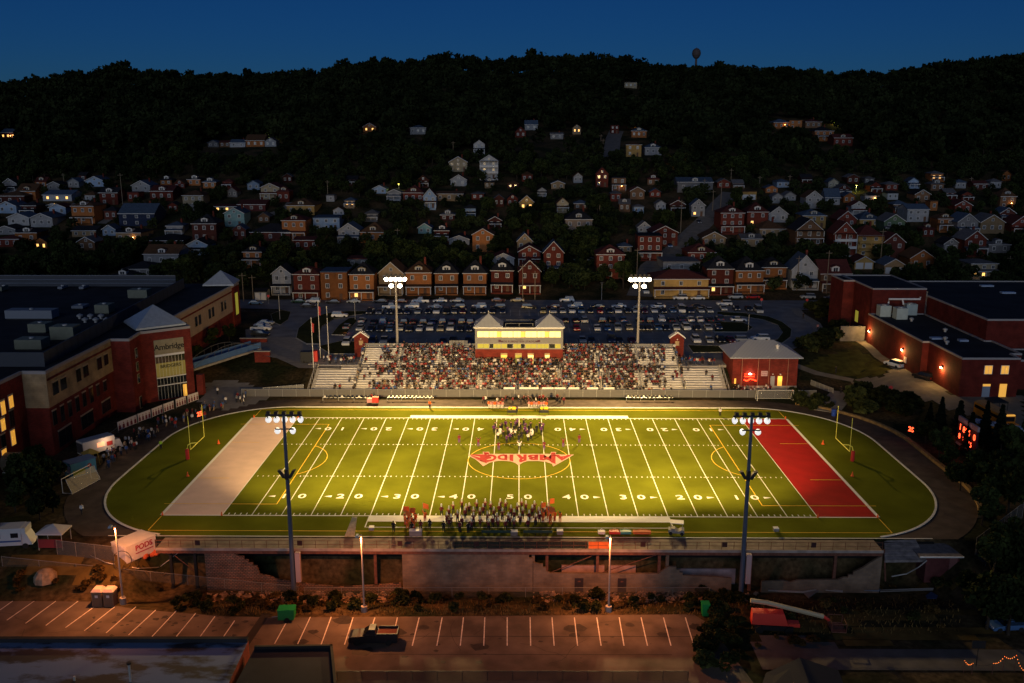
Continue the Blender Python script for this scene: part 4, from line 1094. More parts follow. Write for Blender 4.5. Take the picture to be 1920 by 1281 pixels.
# footbridge
def bridge():
    A = Vector((-76.5, 48.0, 4.4)); B_ = Vector((*at_z(480,652,4.3)[:2], 4.3)); d = B_-A; L = d.length; a = math.atan2(d.y, d.x)
    t = thing('footbridge', 'blue panelled footbridge with arched truss sides leading to the school', 'bridge', A, a)
    MB().box(0, L, -1.7, 1.7, -.5, 0).build('deck', M_conc, t)
    mp = mat('blue_panel', (.07,.15,.36), .6, .1, 1)
    for y in (-1.6, 1.6):
        MB().box(0, L, y-.04, y+.04, .1, 1.5).build('side_panel', mp, t)
        pts = [(L*k/10, y, .3+2.9*sin(pi*k/10)) for k in range(11)]
        ms_ = mat('dark_steel', (.10,.10,.105), .6); MB().tube(pts, .07, 6).build('arch_chord', ms_, t); MB().tube([(0,y,-.3),(L,y,-.3)], .1, 6).build('bottom_chord', M_galv, t)
        for k in range(1, 10): MB().tube([(L*k/10,y,-.3),(L*k/10,y,.3+2.9*sin(pi*k/10))], .04, 5).build('hanger', ms_, t)
    t = thing('abutment_wall', 'red brick abutment wall with pale coping where the footbridge lands', 'wall', (0,0,0))
    p, q = at_z(482,664,4.3), at_z(516,656,4.3); p0 = at_z(450,640,4.3)
    MB().box(p[0]-.5, q[0], p[1]-.5, p[1], 1.0, 5.0).build('brickwork', M_rbrick, t); MB().box(p[0]-.6, q[0]+.1, p[1]-.62, p[1]+.1, 5.0, 5.2).build('coping', M_conc, t)
    t = thing('brick_planter_wall', 'low red brick wall with coping on the uphill side of the footbridge', 'wall', (0,0,0))
    MB().box(p0[0], p0[0]+7, p0[1], p0[1]+.5, 3.0, 5.0).build('brickwork', M_rbrick, t); MB().box(p0[0]-.1, p0[0]+7.1, p0[1]-.1, p0[1]+.6, 5.0, 5.15).build('coping', M_conc, t)
bridge()

# ------------------------------------------------------------------ gym
M_gbrick = brick_mat('gym_brick', (0.12,0.016,0.011), (0.095,0.013,0.009), (0.08,0.027,0.024), 1.0, 0.6, 0.2, 0.012)
def gym():
    t = thing('gymnasium', 'windowless red brick gymnasium with dark flat roofs and wall lamps', 'building', (0,0,0))
    def mass(poly, z0, z1, n='wall'):
        MB().prism(poly, z0, z1).build(n, M_gbrick, t)
        MB().poly([(p[0],p[1],z1+.004) for p in poly]).build('flat_roof', M_roofd, t)
        b = MB(); k = len(poly)
        for i in range(k):
            p, q = Vector(poly[i]), Vector(poly[(i+1) % k]); d = (q-p).normalized(); o = Vector((d.y,-d.x))*.07; n_ = -Vector((d.y,-d.x))*.3
            b.hexa([(p.x+o.x,p.y+o.y,z1-.1),(q.x+o.x,q.y+o.y,z1-.1),(q.x+n_.x,q.y+n_.y,z1-.1),(p.x+n_.x,p.y+n_.y,z1-.1),(p.x+o.x,p.y+o.y,z1+.3),(q.x+o.x,q.y+o.y,z1+.3),(q.x+n_.x,q.y+n_.y,z1+.3),(p.x+n_.x,p.y+n_.y,z1+.3)])
        b.build('coping', MATS['grey_coping'], t)
    mass([(92.5,30),(104.6,30),(104.6,34),(107,34),(107,46.4),(105.4,46.4),(105.4,77.9),(91,77.9),(91,45.5),(92.5,45.5)], 2.6, 11.4)
    mass([(107.03,36),(150,36),(150,46.4),(107.03,46.4)], 2.6, 9.5)
    mass([(105.5,46.5),(175,46.5),(175,101),(105.5,101)], 2.6, 16.3)
    mass([(91.6,78),(105.45,78),(105.45,101),(91.6,101)], 2.6, 18.0)
    mass([(88.6,91),(91.55,91),(91.55,101),(88.6,101)], 2.6, 18.05)
    for u0, u1, v0, v1, m in ((1845,1861,686,701,M_lit),(1876,1892,686,701,M_lit)):
        p, q = at_y(u0, v1, 30), at_y(u1, v0, 30)
        f = MB().box(p[0]-.08,q[0]+.08,29.9,29.996,p[2]-.08,q[2]+.08).build('window', M_trim, t)
        for k in range(2): MB().box(p[0]+(q[0]-p[0])*k/2+.04, p[0]+(q[0]-p[0])*(k+1)/2-.04, 29.87, 29.898, p[2], q[2]).build('pane', m, f)
    for u0, u1, m in ((1840,1857,mat('blue_grey_door', (.22,.27,.36), .5)),(1872,1888,M_lit)):
        p, q = at_y(u0, 742, 30), at_y(u1, 720, 30)
        d = MB().box(p[0],q[0],29.9,29.996,3.1,q[2]).build('door', m, t); MB().box(p[0],q[0],29.86,29.898,q[2]-.5,q[2]).build('transom', M_lit, d)
    mwl = mat('wall_lamp_glow', (1,.7,.3), .4, emit=30, ecol=(1,.62,.22))
    for u, v, X in ((1631,621,91),(1693,656,91),(1767,689,92.5)):
        p = at_x(u, v, X)
        l = MB().box(X-.35,X-.003,p[1]-.3,p[1]+.3,p[2]-.15,p[2]+.2).build('wall_lamp', M_trim, t); MB().box(X-.34,X-.05,p[1]-.25,p[1]+.25,p[2]-.22,p[2]-.152).build('lamp_lens', mwl, l)
        point('wall_light', (X-.75, p[1], p[2]-.25), 1000, (1,.55,.17), .12)
    p = at_x(1717,696,92.5); MB().box(90.9,90.996,p[1]+2,p[1]+3.4,4.6,6.0).build('notice_board', mat('pink_notice', (.5,.4,.4), .7), t)
    MB().box(91.5,91.596,86.5,88.5,7.5,10.5).build('lit_panel', M_dim, t)
    mu = mat('pale_green_unit', (.40,.46,.43), .6, .1, 1)
    for u, v in ((1660,594),(1691,599),(1709,591)):
        p = at_z(u, v, 11.6); r = MB().box(p[0]-1.4,p[0]+1.4,p[1],p[1]+2.6,11.55,14.4).build('condenser_unit', mu, t)
        MB().box(p[0]-1.3,p[0]+1.3,p[1]+.1,p[1]+2.5,11.41,11.545).build('unit_base', M_black, r); MB().lathe([(.8,0),(.8,.2)], 12, (p[0],p[1]+1.3,14.4)).build('fan', M_galv, r)
    MB().tube([(95.5,77,14.5),(95.5,77,15.6),(103.6,77,15.6),(103.6,77,16.2)], .25, 8).build('duct', M_trim, t); MB().tube([(99,77.0,15.6),(99,76,14.3)], .22, 8).build('duct', M_trim, t)
    for u, v in ((1709,602),(1772,622),(1772,638),(1775,645)):
        p = at_z(u, v, 11.5); MB().lathe([(.3,0),(.3,.5),(.55,.5),(.55,.8),(.1,1.0)], 10, (p[0],p[1],11.41)).build('roof_vent', M_galv, t)
    ms = mat('skylight', (.25,.33,.48), .3, spec=.6)
    for u, v, z, w in ((1758,637,11.41,2.6),(1852,538,16.31,3.4),(1892,551,16.31,3.6),(1808,641,11.41,2.0)):
        p = at_z(u, v, z); MB().box(p[0]-w/2,p[0]+w/2,p[1],p[1]+1.4,z,z+.4).build('rooflight', ms, t)
    for dy in (0, .5): MB().tube([(105.42,79.2-1.9+dy,11.4),(105.42,79.2-1.9+dy,17.6)], .04, 4).build('ladder_rail', M_galv, t)
gym()
tag(MB().box(84.5,90.9,79,79.5,3.0,8.0).build('concrete_wall', mat('stained_concrete', (.13,.125,.11), .9, .3, .6)), 'grey concrete retaining wall meeting the gym corner above the lawn', 'wall')
t = thing('outdoor_steps', 'pale concrete steps climbing from the track toward the gym driveway', 'steps', (0,0,0))
a, c = ground(1548,772), ground(1582,736)
n = 14; dv = (c-a)/n; nr = np.array([-dv[1], dv[0], 0]); nr /= np.linalg.norm(nr)
for k in range(n):
    p = a+dv*k; q = p+dv*1.02; z = max(Tz(p[0],p[1]), a[2]+(c[2]-a[2])*(k+1)/n)+.1; w = 2.6
    MB().hexa([(*(p+nr*w)[:2],z-1.2),(*(p-nr*w)[:2],z-1.2),(*(q-nr*w)[:2],z-1.2),(*(q+nr*w)[:2],z-1.2),(*(p+nr*w)[:2],z),(*(p-nr*w)[:2],z),(*(q-nr*w)[:2],z),(*(q+nr*w)[:2],z)]).build('step', M_walk, t)
g1, g2, g3, g4 = ground(1520,722), ground(1562,738), ground(1580,744), ground(1610,740)
fence('picket_fence', 'grey picket fence on the slope between concession building and steps', tuple(g1[:2]), tuple(g2[:2]), 1.2, 1.5)
fence('chain_link_fence', 'tall chain link fence standing at the near bend of the track by dark shrubs', tuple(ground(1828,1040)[:2]), tuple(ground(1916,972)[:2]), 2.6, 2.4, mesh_mat('thin_link', (.12,.12,.12), .3), mat('dull_post', (.17,.16,.15), .7))
fence('chain_link_fence', 'short chain link gate panel below the end of the track', tuple(ground(1830,1040)[:2]), tuple(ground(1848,1062)[:2]), 1.8, 1.4, MATS['thin_link'], MATS['dull_post'])
fence('wire_fence', 'thin wire fence crossing the bank below the broken walls', tuple(ground(5,1062)[:2]), tuple(ground(560,1118)[:2]), 1.5, 5.0, mesh_mat('faint_link', (.2,.17,.14), .10), MATS['dull_post'])
fence('wire_fence', 'thin wire fence in front of the tan block walls', tuple(ground(572,1120)[:2]), tuple(ground(1330,1120)[:2]), 1.5, 5.0, MATS['faint_link'], MATS['dull_post'])
fence('black_fence', 'black fence with posts along the close edge of the lower car park', tuple(at_z(632,1276,ZK)[:2]), tuple(at_z(1290,1276,ZK)[:2]), 1.2, 3.0, mesh_mat('fence_black', (.02,.02,.02), .35), M_black, z=ZK)
fence('chain_link_fence', 'chain link fence on the slope between the motorhome and white container', tuple(ground(108,1040)[:2]), tuple(ground(215,1052)[:2]), 2.2, 2.5, MATS['thin_link'], MATS['dull_post'])
fence('field_fence', 'low chain link fence outside the track by the soccer goal and school', tuple(at_z(85,915,0)[:2]), tuple(at_z(222,812,0)[:2]), 1.2, 3.0, MATS['thin_link'], MATS['dull_post'])

# player banners along the track fence
bn = [(222,806,258,791),(260,790,284,781),(286,780,306,772),(308,771,327,764),(331,762,350,755),(353,754,373,747)]
mb_ = mat('banner_white', (.62,.55,.54), .8, .05, 2); md1 = mat('portrait_red', (.16,.02,.03), .8); md2 = mat('portrait_skin', (.30,.17,.12), .8)
for i, (u0, v0, u1, v1) in enumerate(bn):
    p, q = at_z(u0, v0+4, 0), at_z(u1, v1+4, 0); L = math.hypot(q[0]-p[0], q[1]-p[1]); a = math.atan2(q[1]-p[1], q[0]-p[0])
    t = thing('player_banner', f"white banner of dark red player portraits on the track fence, {ordn(i)} from the food truck", 'banner', (p[0],p[1],0), a, 'player banners by the school')
    MB().box(0, L-.1, -.02, .02, .25, 2.0).build('banner_cloth', mb_, t)
    for x in (0, L-.1): MB().tube([(x,.05,0),(x,.05,2.05)], .04, 5).build('post', M_galv, t)
    n = 5 if i == 0 else 4
    for k in range(n):
        x = L*(k+.5)/n-.05; w = L/n*.30
        pb = MB().add([(x-w,-.024,.35),(x+w,-.024,.35),(x+w*.9,-.024,1.1),(x+w*.3,-.024,1.25),(x-w*.3,-.024,1.25),(x-w*.9,-.024,1.1)], [(0,1,2,3,4,5)]).build('portrait', md1, t)
        MB().lathe([(.16,0),(.16,.01)], 10, (x,-.024,1.45), (0,-1,0)).build('portrait_face', md2, pb)
# ------------------------------------------------------------------ houses
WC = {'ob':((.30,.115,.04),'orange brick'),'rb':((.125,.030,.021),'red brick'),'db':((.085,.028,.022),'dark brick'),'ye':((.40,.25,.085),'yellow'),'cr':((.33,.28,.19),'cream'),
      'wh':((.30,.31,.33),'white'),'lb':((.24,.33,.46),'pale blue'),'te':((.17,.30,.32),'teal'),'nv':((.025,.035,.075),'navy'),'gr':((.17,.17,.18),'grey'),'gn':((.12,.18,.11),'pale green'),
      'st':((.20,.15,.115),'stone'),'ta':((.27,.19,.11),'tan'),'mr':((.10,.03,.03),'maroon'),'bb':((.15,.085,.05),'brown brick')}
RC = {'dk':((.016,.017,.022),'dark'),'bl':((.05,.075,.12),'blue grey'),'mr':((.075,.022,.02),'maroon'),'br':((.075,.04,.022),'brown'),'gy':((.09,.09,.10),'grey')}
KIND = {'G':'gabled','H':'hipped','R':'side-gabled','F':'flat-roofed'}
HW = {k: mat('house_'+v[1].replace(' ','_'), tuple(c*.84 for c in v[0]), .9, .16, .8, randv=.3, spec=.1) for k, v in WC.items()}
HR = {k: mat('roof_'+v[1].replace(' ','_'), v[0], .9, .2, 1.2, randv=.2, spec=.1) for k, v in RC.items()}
M_hwin = mat('house_window_glass', (.02,.025,.035), .1, spec=.6); M_hfr = mat('house_window_frame', (.50,.50,.50), .7)
M_hlit = mat('house_lit_glass', (.9,.5,.15), .4, emit=2.2, ecol=(1,.5,.12)); M_door = mat('house_door', (.10,.05,.03), .7); M_gdoor = mat('garage_door_white', (.5,.5,.5), .7)
def win_mesh(glass, nm):
    b = MB(); b.box(-.5,.5,-.06,0,-.5,.5); b.mi = 1; b.box(-.37,-.04,-.09,-.061,-.4,.4); b.box(.04,.37,-.09,-.061,-.4,.4)
    b.m = [0]*6+[1]*12
    return b.mesh(nm, [M_hfr, glass])
WIN, WINL = win_mesh(M_hwin, 'window'), win_mesh(M_hlit, 'window')
HOUSES = []
def house(u0, u1, vt, ve, vb, kind, wc, rc, opt='', lab='', yaw=None, dfac=1.15):
    um = (u0+u1)/2
    p = ground(um, vb); s = F_PX/depth(p)
    w = (u1-u0)/s
    d = min(max(w*dfac, 5), 13)
    he = at_y(um, ve, p[1])[2]-p[2]
    if kind == 'G': ht = at_y(um, vt, p[1])[2]-p[2]
    else: ht = at_y(um, vt, p[1]+d/2)[2]-p[2]
    he = max(he, 2.2); ht = max(ht, he+.5)
    small = (u1-u0) < 24
    rr = random.random()
    if not small and kind != 'F' and rr < .4: opt += 'c'
    if not small and not set(opt) & set('pbgu') and he > 4 and random.random() < .35: opt += 'p'
    if rr > .94: opt += 'l'
    rz = (random.uniform(-.05,.05) if yaw is None else yaw)
    t = thing('house', '', 'house', (p[0],p[1],p[2]), rz)
    hw = w/2; ov = .35; th = .22
    wm, rm = HW[wc], HR[rc]
    b = MB()
    if kind == 'G': b.profile([(-hw,-3),(hw,-3),(hw,he),(0,ht-.1),(-hw,he)], 0, d, 'y')
    elif kind == 'R': b.profile([(0,-3),(d,-3),(d,he),(d/2,ht-.1),(0,he)], -hw, hw, 'x')
    else: b.box(-hw,hw,0,d,-3,he)
    b.build('wall', wm, t)
    r = MB()
    if kind == 'G':
        k = (ht-he)/hw; e = he-k*ov
        r.profile([(-hw-ov,e),(0,ht),(hw+ov,e),(hw+ov,e+th),(0,ht+th),(-hw-ov,e+th)], -.5, d+.3, 'y')
    elif kind == 'R':
        k = (ht-he)/(d/2); e = he-k*ov
        r.profile([(-ov,e),(d/2,ht),(d+ov,e),(d+ov,e+th),(d/2,ht+th),(-ov,e+th)], -hw-.3, hw+.3, 'x')
    elif kind == 'H':
        rg = max(0, hw-d/2)+.15
        r.add([(-hw-ov,-ov,he),(hw+ov,-ov,he),(hw+ov,d+ov,he),(-hw-ov,d+ov,he),(-hw-ov,-ov,he+.2),(hw+ov,-ov,he+.2),(hw+ov,d+ov,he+.2),(-hw-ov,d+ov,he+.2),(-rg,d/2,ht),(rg,d/2,ht)],
              [(3,2,1,0),(0,1,5,4),(1,2,6,5),(2,3,7,6),(3,0,4,7),(4,5,9,8),(6,7,8,9),(5,6,9),(7,4,8)])
    else: r.box(-hw-.1,hw+.1,-.1,d+.1,he,he+.35)
    ro = r.build('roof', rm, t)
    if kind == 'G' and not small:      # pale barge board along the gable
        k = (ht-he)/hw; e = he-k*ov
        MB().profile([(-hw-ov,e-.05),(0,ht-.05),(hw+ov,e-.05),(hw+ov,e+th*.8),(0,ht+th*.8),(-hw-ov,e+th*.8)], -.58, -.502, 'y').build('barge_board', M_hfr, ro)
    elif kind in 'HR' and not small: MB().box(-hw-ov,hw+ov,-ov-.07,-ov-.004,he-.04,he+.16).build('fascia', M_hfr, ro)
    lit = 'l' in opt
    if 'g' in opt:
        for sx in (-1, 1): MB().box(sx*hw*.48-hw*.4, sx*hw*.48+hw*.4, -.06, -.004, .1, min(2.4, he-.2)).build('garage_door', M_gdoor, t)
    else:
        nf = max(1, min(3, round((he-.4)/2.9))); nc = 1 if w < 4 else 2 if w < 9 else 3
        fh = he/nf
        for f in range(nf):
            if 'b' in opt and f < nf: pass
            for c in range(nc):
                if small and (f > 1): continue
                x = -hw+w*(c+.5)/nc+(0 if nc > 1 else .2); z = fh*(f+.56)
                if f == 0 and c == nc-1 and nf > 1: 
                    MB().box(x-.5,x+.5,-.07,-.004,.05,2.2).build('door', M_door, t); continue
                L_ = lit and f == 0
                link('window', WINL if L_ else WIN, t, (x,-.004,z), scale=(min(1.25, w/nc*.42),1,min(1.6, fh*.52)))
        if kind == 'G' and ht-he > 1.8: link('window', WIN, t, (0,-.004,he+(ht-he)*.33), scale=(1.0,1,1.1))
    if 'd' in opt:
        dw, dh = min(1.3, hw*.4), max(1.5, (ht-he)*.5)
        y0 = .9; z0 = he+.25; dm = MB()
        dmo = dm.profile([(-dw,z0),(dw,z0),(dw,z0+dh),(0,z0+dh+.45),(-dw,z0+dh)], y0, y0+2.6, 'y').build('dormer', M_hfr if 'w' in opt else HW['cr' if wc in ('ob','ye','rb') else 'wh'], ro)
        MB().profile([(-dw-.2,z0+dh-.1),(0,z0+dh+.4),(dw+.2,z0+dh-.1),(dw+.2,z0+dh+.06),(0,z0+dh+.58),(-dw-.2,z0+dh+.06)], y0-.2, y0+2.8, 'y').build('dormer_roof', rm, ro)
        link('window', WIN, ro, (0,y0-.004,z0+dh*.55), scale=(dw*1.5,1,dh*.75))
    if 'p' in opt:
        ph = min(2.7, he*.5)
        MB().hexa([(-hw-.1,-2.1,ph),(hw+.1,-2.1,ph),(hw+.1,-.05,ph+.3),(-hw-.1,-.05,ph+.3),(-hw-.1,-2.1,ph+.2),(hw+.1,-2.1,ph+.2),(hw+.1,-.05,ph+.75),(-hw-.1,-.05,ph+.75)]).build('porch_roof', rm, t)
        MB().box(-hw-.1,hw+.1,-2.16,-2.104,ph-.05,ph+.2).build('porch_fascia', M_hfr, t)
        for x in (-hw+.15, 0, hw-.15): MB().box(x-.11,x+.11,-2.0,-1.78,0,ph).build('porch_post', M_hfr, t)
        MB().box(-hw,hw,-2.0,-.03,-2.5,.25).build('porch_floor', HW[wc], t)
    if 'b' in opt:
        nf = max(2, round(he/2.8))
        for f in range(nf):
            z = f*he/nf
            MB().box(-hw,hw,-1.9,-.03,z-.1 if f else -2,z+.12).build('balcony_floor', M_hfr if wc != 'ye' else HW['ye'], t)
            if f: MB().box(-hw,hw,-1.9,-1.84,z+.13,z+.9).build('balcony_rail', M_hfr if 'w' in opt else HW[wc], t)
        for x in (-hw+.12, 0, hw-.12): MB().box(x-.1,x+.1,-1.84,-1.64,.13,he).build('balcony_post', M_hfr if wc != 'ye' else HW['ye'], t)
        MB().box(-hw-.2,hw+.2,-2.2,-.05,he-.12,he+.12).build('balcony_roof', rm, t)
    if 'c' in opt: MB().box(hw*.35,hw*.35+.7,d*.6,d*.6+.7,he,ht+1.1).build('chimney', HW['rb'], ro)
    if 'u' in opt:   # white lean-to in front
        MB().box(-hw,hw,-2.4,-.04,-2,1.9).build('front_annex', HW['wh'], t)
    if 'L' in opt:
        g = MB().lathe([(.05,0),(.16,.08),(.16,.22),(.05,.3)], 8, (hw*.4,-.5,2.2)).build('porch_lamp', mat('porch_lamp_glow', (1,.6,.2), .4, emit=26, ecol=(1,.5,.12)), t)
        pl = point('porch_light', (0,0,0), 70, (1,.45,.12), .1); pl.location = (p[0]+hw*.4, p[1]-.9, p[2]+2.3)
    HOUSES.append(dict(o=t, r=(min(u0,u1), vt, max(u0,u1), vb), y=p[1], u=um, v=vb, x=p[0], w=w,
                       name=f"{WC[wc][1]} {KIND[kind]} house", full=f"{WC[wc][1]} {KIND[kind]} house with {RC[rc][1]} roof", opt=opt, z=p[2], lab=lab))
    return t
HT = """
6 33 335 344 359 G wh dk p
32 68 345 359 375 R ob br d
89 115 341 347 356 G wh dk
81 135 357 366 377 R wh bl l
-8 47 358 368 384 H db br
-4 32 378 386 400 G lb bl
16 55 400 408 423 G wh bl
58 100 400 409 426 G wh bl
-6 29 424 431 440 G wh dk
30 70 426 437 456 H ob dk dw
-8 36 440 449 463 H rb mr
136 179 376 387 420 H ob br dw
161 195 331 339 350 G lb bl
188 222 352 362 384 R rb dk dw
248 282 339 348 360 G wh bl
240 261 354 362 378 F rb mr
282 325 348 359 377 R rb mr dw
224 291 382 401 424 R nv bl
301 322 331 338 347 H ob dk dw
327 347 337 345 353 G rb br
352 376 331 337 348 H ob dk dw
381 405 334 342 353 H ob bl dw
344 382 356 367 391 H cr br u
362 407 401 420 453 H db dk dw
218 266 427 437 456 H ta dk dwL
193 217 422 430 442 G lb bl
136 180 424 433 444 R ta dk
271 336 459 477 500 R wh br dw
277 344 438 452 462 H db dk
232 288 489 505 519 H gr dk
206 252 506 519 530 H wh dk dw
422 459 390 400 425 G te bl
400 452 384 390 397 R cr mr
446 498 375 384 396 R mr mr
464 487 339 345 356 G lb bl
490 525 344 352 374 G cr mr p
520 543 351 360 379 H rb mr d
538 590 371 386 403 H ye br d
470 545 419 436 452 H db dk
530 574 401 414 449 H ob mr d
588 637 405 409 432 F lb bl
551 597 444 451 469 R rb mr
635 674 419 432 456 G wh bl p
676 722 416 436 455 H ob br d
457 492 458 473 500 H ob dk d
512 547 499 513 551 G wh dk p
552 600 499 515 563 H rb mr dwp
603 652 506 511 563 F ob bl
657 702 491 515 562 H ob dk dp
652 690 477 486 502 F gr mr
711 757 492 512 552 G ta br p
762 809 489 512 552 H ob br dcp
816 859 488 513 551 H ob dk dwp
869 912 487 513 551 H ob dk dwp
886 925 429 440 472 G ob br
784 809 419 427 438 G te bl
815 842 423 433 452 H rb dk dw
842 880 442 450 459 G wh dk
756 794 347 362 380 H rb mr d
794 818 354 368 391 G lb mr p
699 724 348 355 363 G lb bl
845 875 328 337 349 G wh dk
842 876 294 304 322 G cr bl
900 934 291 302 336 G wh gy bw
817 868 359 364 377 R ta br
612 627 359 367 378 F wh gy
625 645 388 394 405 G wh br
924 964 475 484 498 G wh mr
921 962 482 508 548 H rb dk dwp
972 1013 461 472 498 G rb mr
973 1013 488 508 549 G rb mr p
1019 1056 453 473 516 G rb bl
970 998 438 452 470 G ta bl
1118 1170 458 478 523 H rb mr dw
951 971 364 372 389 G rb dk
974 1001 367 379 396 G ye dk
1044 1066 371 381 397 G cr br p
1060 1110 391 412 447 H st dk dcl
1117 1140 314 326 351 G rb mr
1147 1173 330 334 358 F bb dk L
1270 1336 333 342 361 R gr bl d
1230 1248 376 382 393 G wh gy
1296 1321 374 385 406 G wh bl
1195 1240 436 443 487 F rb dk
1222 1270 424 436 462 G rb mr
1196 1220 416 426 437 G wh gy
1225 1327 505 524 557 H ye mr
1243 1312 483 492 511 F wh gy
1317 1360 435 446 458 G ta br
1290 1341 456 474 491 H rb mr d
1160 1184 454 463 473 H ta bl
1325 1373 479 505 551 H rb dk dwp
1378 1430 480 508 548 H ob dk dwp
1427 1472 481 502 539 H ob dk dp
1483 1531 479 505 541 G wh bl p
1537 1594 487 514 546 R bb mr dwp
1350 1394 384 400 437 H rb mr dwp
1400 1439 379 398 425 H rb mr dw
1441 1476 388 401 417 G wh dk
1424 1472 413 430 443 H ta br
1390 1418 354 360 375 F ye br g
1490 1540 411 432 476 G bb dk b
1504 1547 392 405 428 H ye bl d
1561 1602 417 438 479 G rb mr bw
1569 1605 396 411 426 G rb mr
1607 1651 421 442 482 H ye mr b
1611 1651 396 412 425 H ye bl d
1656 1695 402 415 439 G gn gy p
1655 1694 438 454 486 G db mr
1510 1540 358 370 391 G wh br
1547 1574 354 371 384 R wh bl
1622 1646 359 368 381 H wh dk L
1470 1492 360 367 376 G wh gy
1700 1740 383 393 416 R wh bl
1757 1787 399 411 433 H ob br d
1793 1832 401 416 441 G gr bl p
1837 1881 403 417 438 G ta gy
1806 1847 433 449 479 G rb gy p
1896 1932 406 420 437 G rb mr p
1874 1903 352 369 391 H bb br dL
1602 1637 481 491 505 G ye mr g
1657 1695 486 497 514 G ta bl g
1705 1750 469 484 505 G ob br
1818 1868 485 495 522 H cr gy p
1768 1797 447 457 473 G gr dk
1743 1757 370 378 395 F ob br
2 30 242 249 262 R mr bl L
390 410 263 268 276 G gr bl
412 431 264 267 276 R bb mr
431 460 262 268 276 R wh bl
461 496 253 264 275 R ob br
497 518 258 265 275 G wh gy
681 705 231 238 248 G ob mr l
769 799 234 240 252 H wh bl
966 986 238 247 258 G rb mr
984 1008 226 234 244 R wh bl c
1074 1089 233 239 252 G ta dk
1032 1056 249 252 261 R wh gy
1171 1194 150 155 165 F cr gy
1145 1160 231 236 251 F rb mr
1184 1212 238 246 258 H ob bl d
1174 1202 266 272 294 H ye br
1209 1240 268 277 291 H wh bl dw
888 909 262 270 290 G wh dk p
1450 1480 223 230 241 H ob bl L
1480 1503 219 226 242 F ob dk
1510 1540 223 229 240 H bb mr
1527 1562 237 246 264 H ob dk
1563 1598 252 259 274 R rb mr d
478 500 541 547 563 R wh dk g
"""
for ln in HT.strip().split('\n'):
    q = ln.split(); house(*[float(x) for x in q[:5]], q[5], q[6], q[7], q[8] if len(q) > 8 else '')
# more small houses half hidden among the trees
random.seed(77)
for k in range(900):
    if len(HOUSES) >= 222: break
    v = random.uniform(338, 478); u = random.choice([random.uniform(0, 560), random.uniform(560, 1330), random.uniform(1330, 1920), random.uniform(0, 560)])
    if v > 395 and 560 < u < 1180 and random.random() < .5: continue
    s_ = .55+.45*(v-330)/150; w_ = random.uniform(24, 42)*s_; hh = random.uniform(22, 34)*s_
    r0 = (u-w_/2, v-hh, u+w_/2, v)
    bad = False
    for h in HOUSES:
        r = h['r']; ix = min(r0[2], r[2])-max(r0[0], r[0]); iy = min(r0[3], r[3])-max(r0[1], r[1])
        if ix > 0 and iy > 0 and ix*iy > .12*min(w_*hh, (r[2]-r[0])*(r[3]-r[1])): bad = True; break
    g_ = ground(u, v)
    if bad or any(abs(g_[0]-h['x']) < (h['w']+w_/4)/2+1 and abs(g_[1]-h['y']) < 11 for h in HOUSES) or any(np.linalg.norm(np.array(ground(a_, b_)[:2])-g_[:2]) < 9 for a_, b_ in ((1222,500),(1255,474),(1288,448),(1308,428),(1328,410),(1340,395),(1352,382),(1372,362))): continue
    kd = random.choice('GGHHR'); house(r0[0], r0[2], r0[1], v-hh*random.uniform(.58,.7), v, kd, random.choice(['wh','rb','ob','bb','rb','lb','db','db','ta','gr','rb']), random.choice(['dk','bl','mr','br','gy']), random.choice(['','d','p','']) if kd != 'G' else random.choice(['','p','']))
OPTW = [('b','stacked balconies'),('p','front porch'),('g','white garage doors'),('d','roof dormer'),('c','chimney'),('l','lit window'),('L','glowing porch lamp'),('u','white lean-to')]
def zone(h):
    v = h['v']
    return 'in street row' if v > 533 else 'on lower slope' if v > 440 else 'on middle slope' if v > 345 else 'high on hill'
its = []
for h in HOUSES:
    nb = sorted([g for g in HOUSES if g is not h], key=lambda g: abs(g['u']-h['u'])+2.0*abs(g['v']-h['v']))
    ft = [n for k, n in OPTW if k in h['opt']]
    f = (' and '+ft[0]) if ft else ''
    base = h['full']+f
    its.append((h['o'], [f"{base} {zone(h)}", f"{h['name']}{f} beside {nb[0]['name']} {zone(h)}", f"{h['name']} between {nb[0]['name'].replace(' house','')} and {nb[1]['name']} {zone(h)}",
                         f"{h['name']} beside {nb[0]['name']} {zone(h)}"], h['u']))
    h['o']['group'] = 'houses on the hillside'
    h['label0'] = base
uniq(its, 'from school')

# ------------------------------------------------------------------ trees
def leaf_cloud(nl, per, R, H, leaf, seed, conifer=False):
    r = np.random.default_rng(seed); Q = []
    if conifer:
        n = nl*per
        h = r.random(n)**.8; rad = (1-h)*R*(.55+.45*np.abs(np.sin(h*26)))*np.sqrt(r.random(n)*.7+.3); a = r.random(n)*2*pi
        P = np.stack([rad*np.cos(a), rad*np.sin(a), .6+h*(H-.6)], 1)
    else:
        cs = []
        for i in range(nl):
            a = r.random()*2*pi; q = r.random()**.5*.68; hz = r.random()
            rr = R*(.32+.24*r.random())*(1-.25*hz); cs.append((q*R*cos(a)*(1-.3*hz), q*R*sin(a)*(1-.3*hz), H*(.38+.47*hz), rr))
        P = []
        for c in cs:
            d = r.normal(size=(per,3)); d /= np.linalg.norm(d, axis=1)[:,None]
            P.append(np.array(c[:3])+d*c[3]*(.75+.35*r.random((per,1)))*np.array([1,1,.8]))
        P = np.concatenate(P)
    n = len(P)
    e1 = r.normal(size=(n,3)); e1 /= np.linalg.norm(e1, axis=1)[:,None]
    e2 = np.cross(e1, r.normal(size=(n,3))); e2 /= np.linalg.norm(e2, axis=1)[:,None]
    sz = leaf*(.6+.8*r.random((n,1)))
    return np.stack([P-e1*sz-e2*sz*.6, P+e1*sz-e2*sz*.6, P+e1*sz+e2*sz*.6, P-e1*sz+e2*sz*.6], 1)   # n,4,3
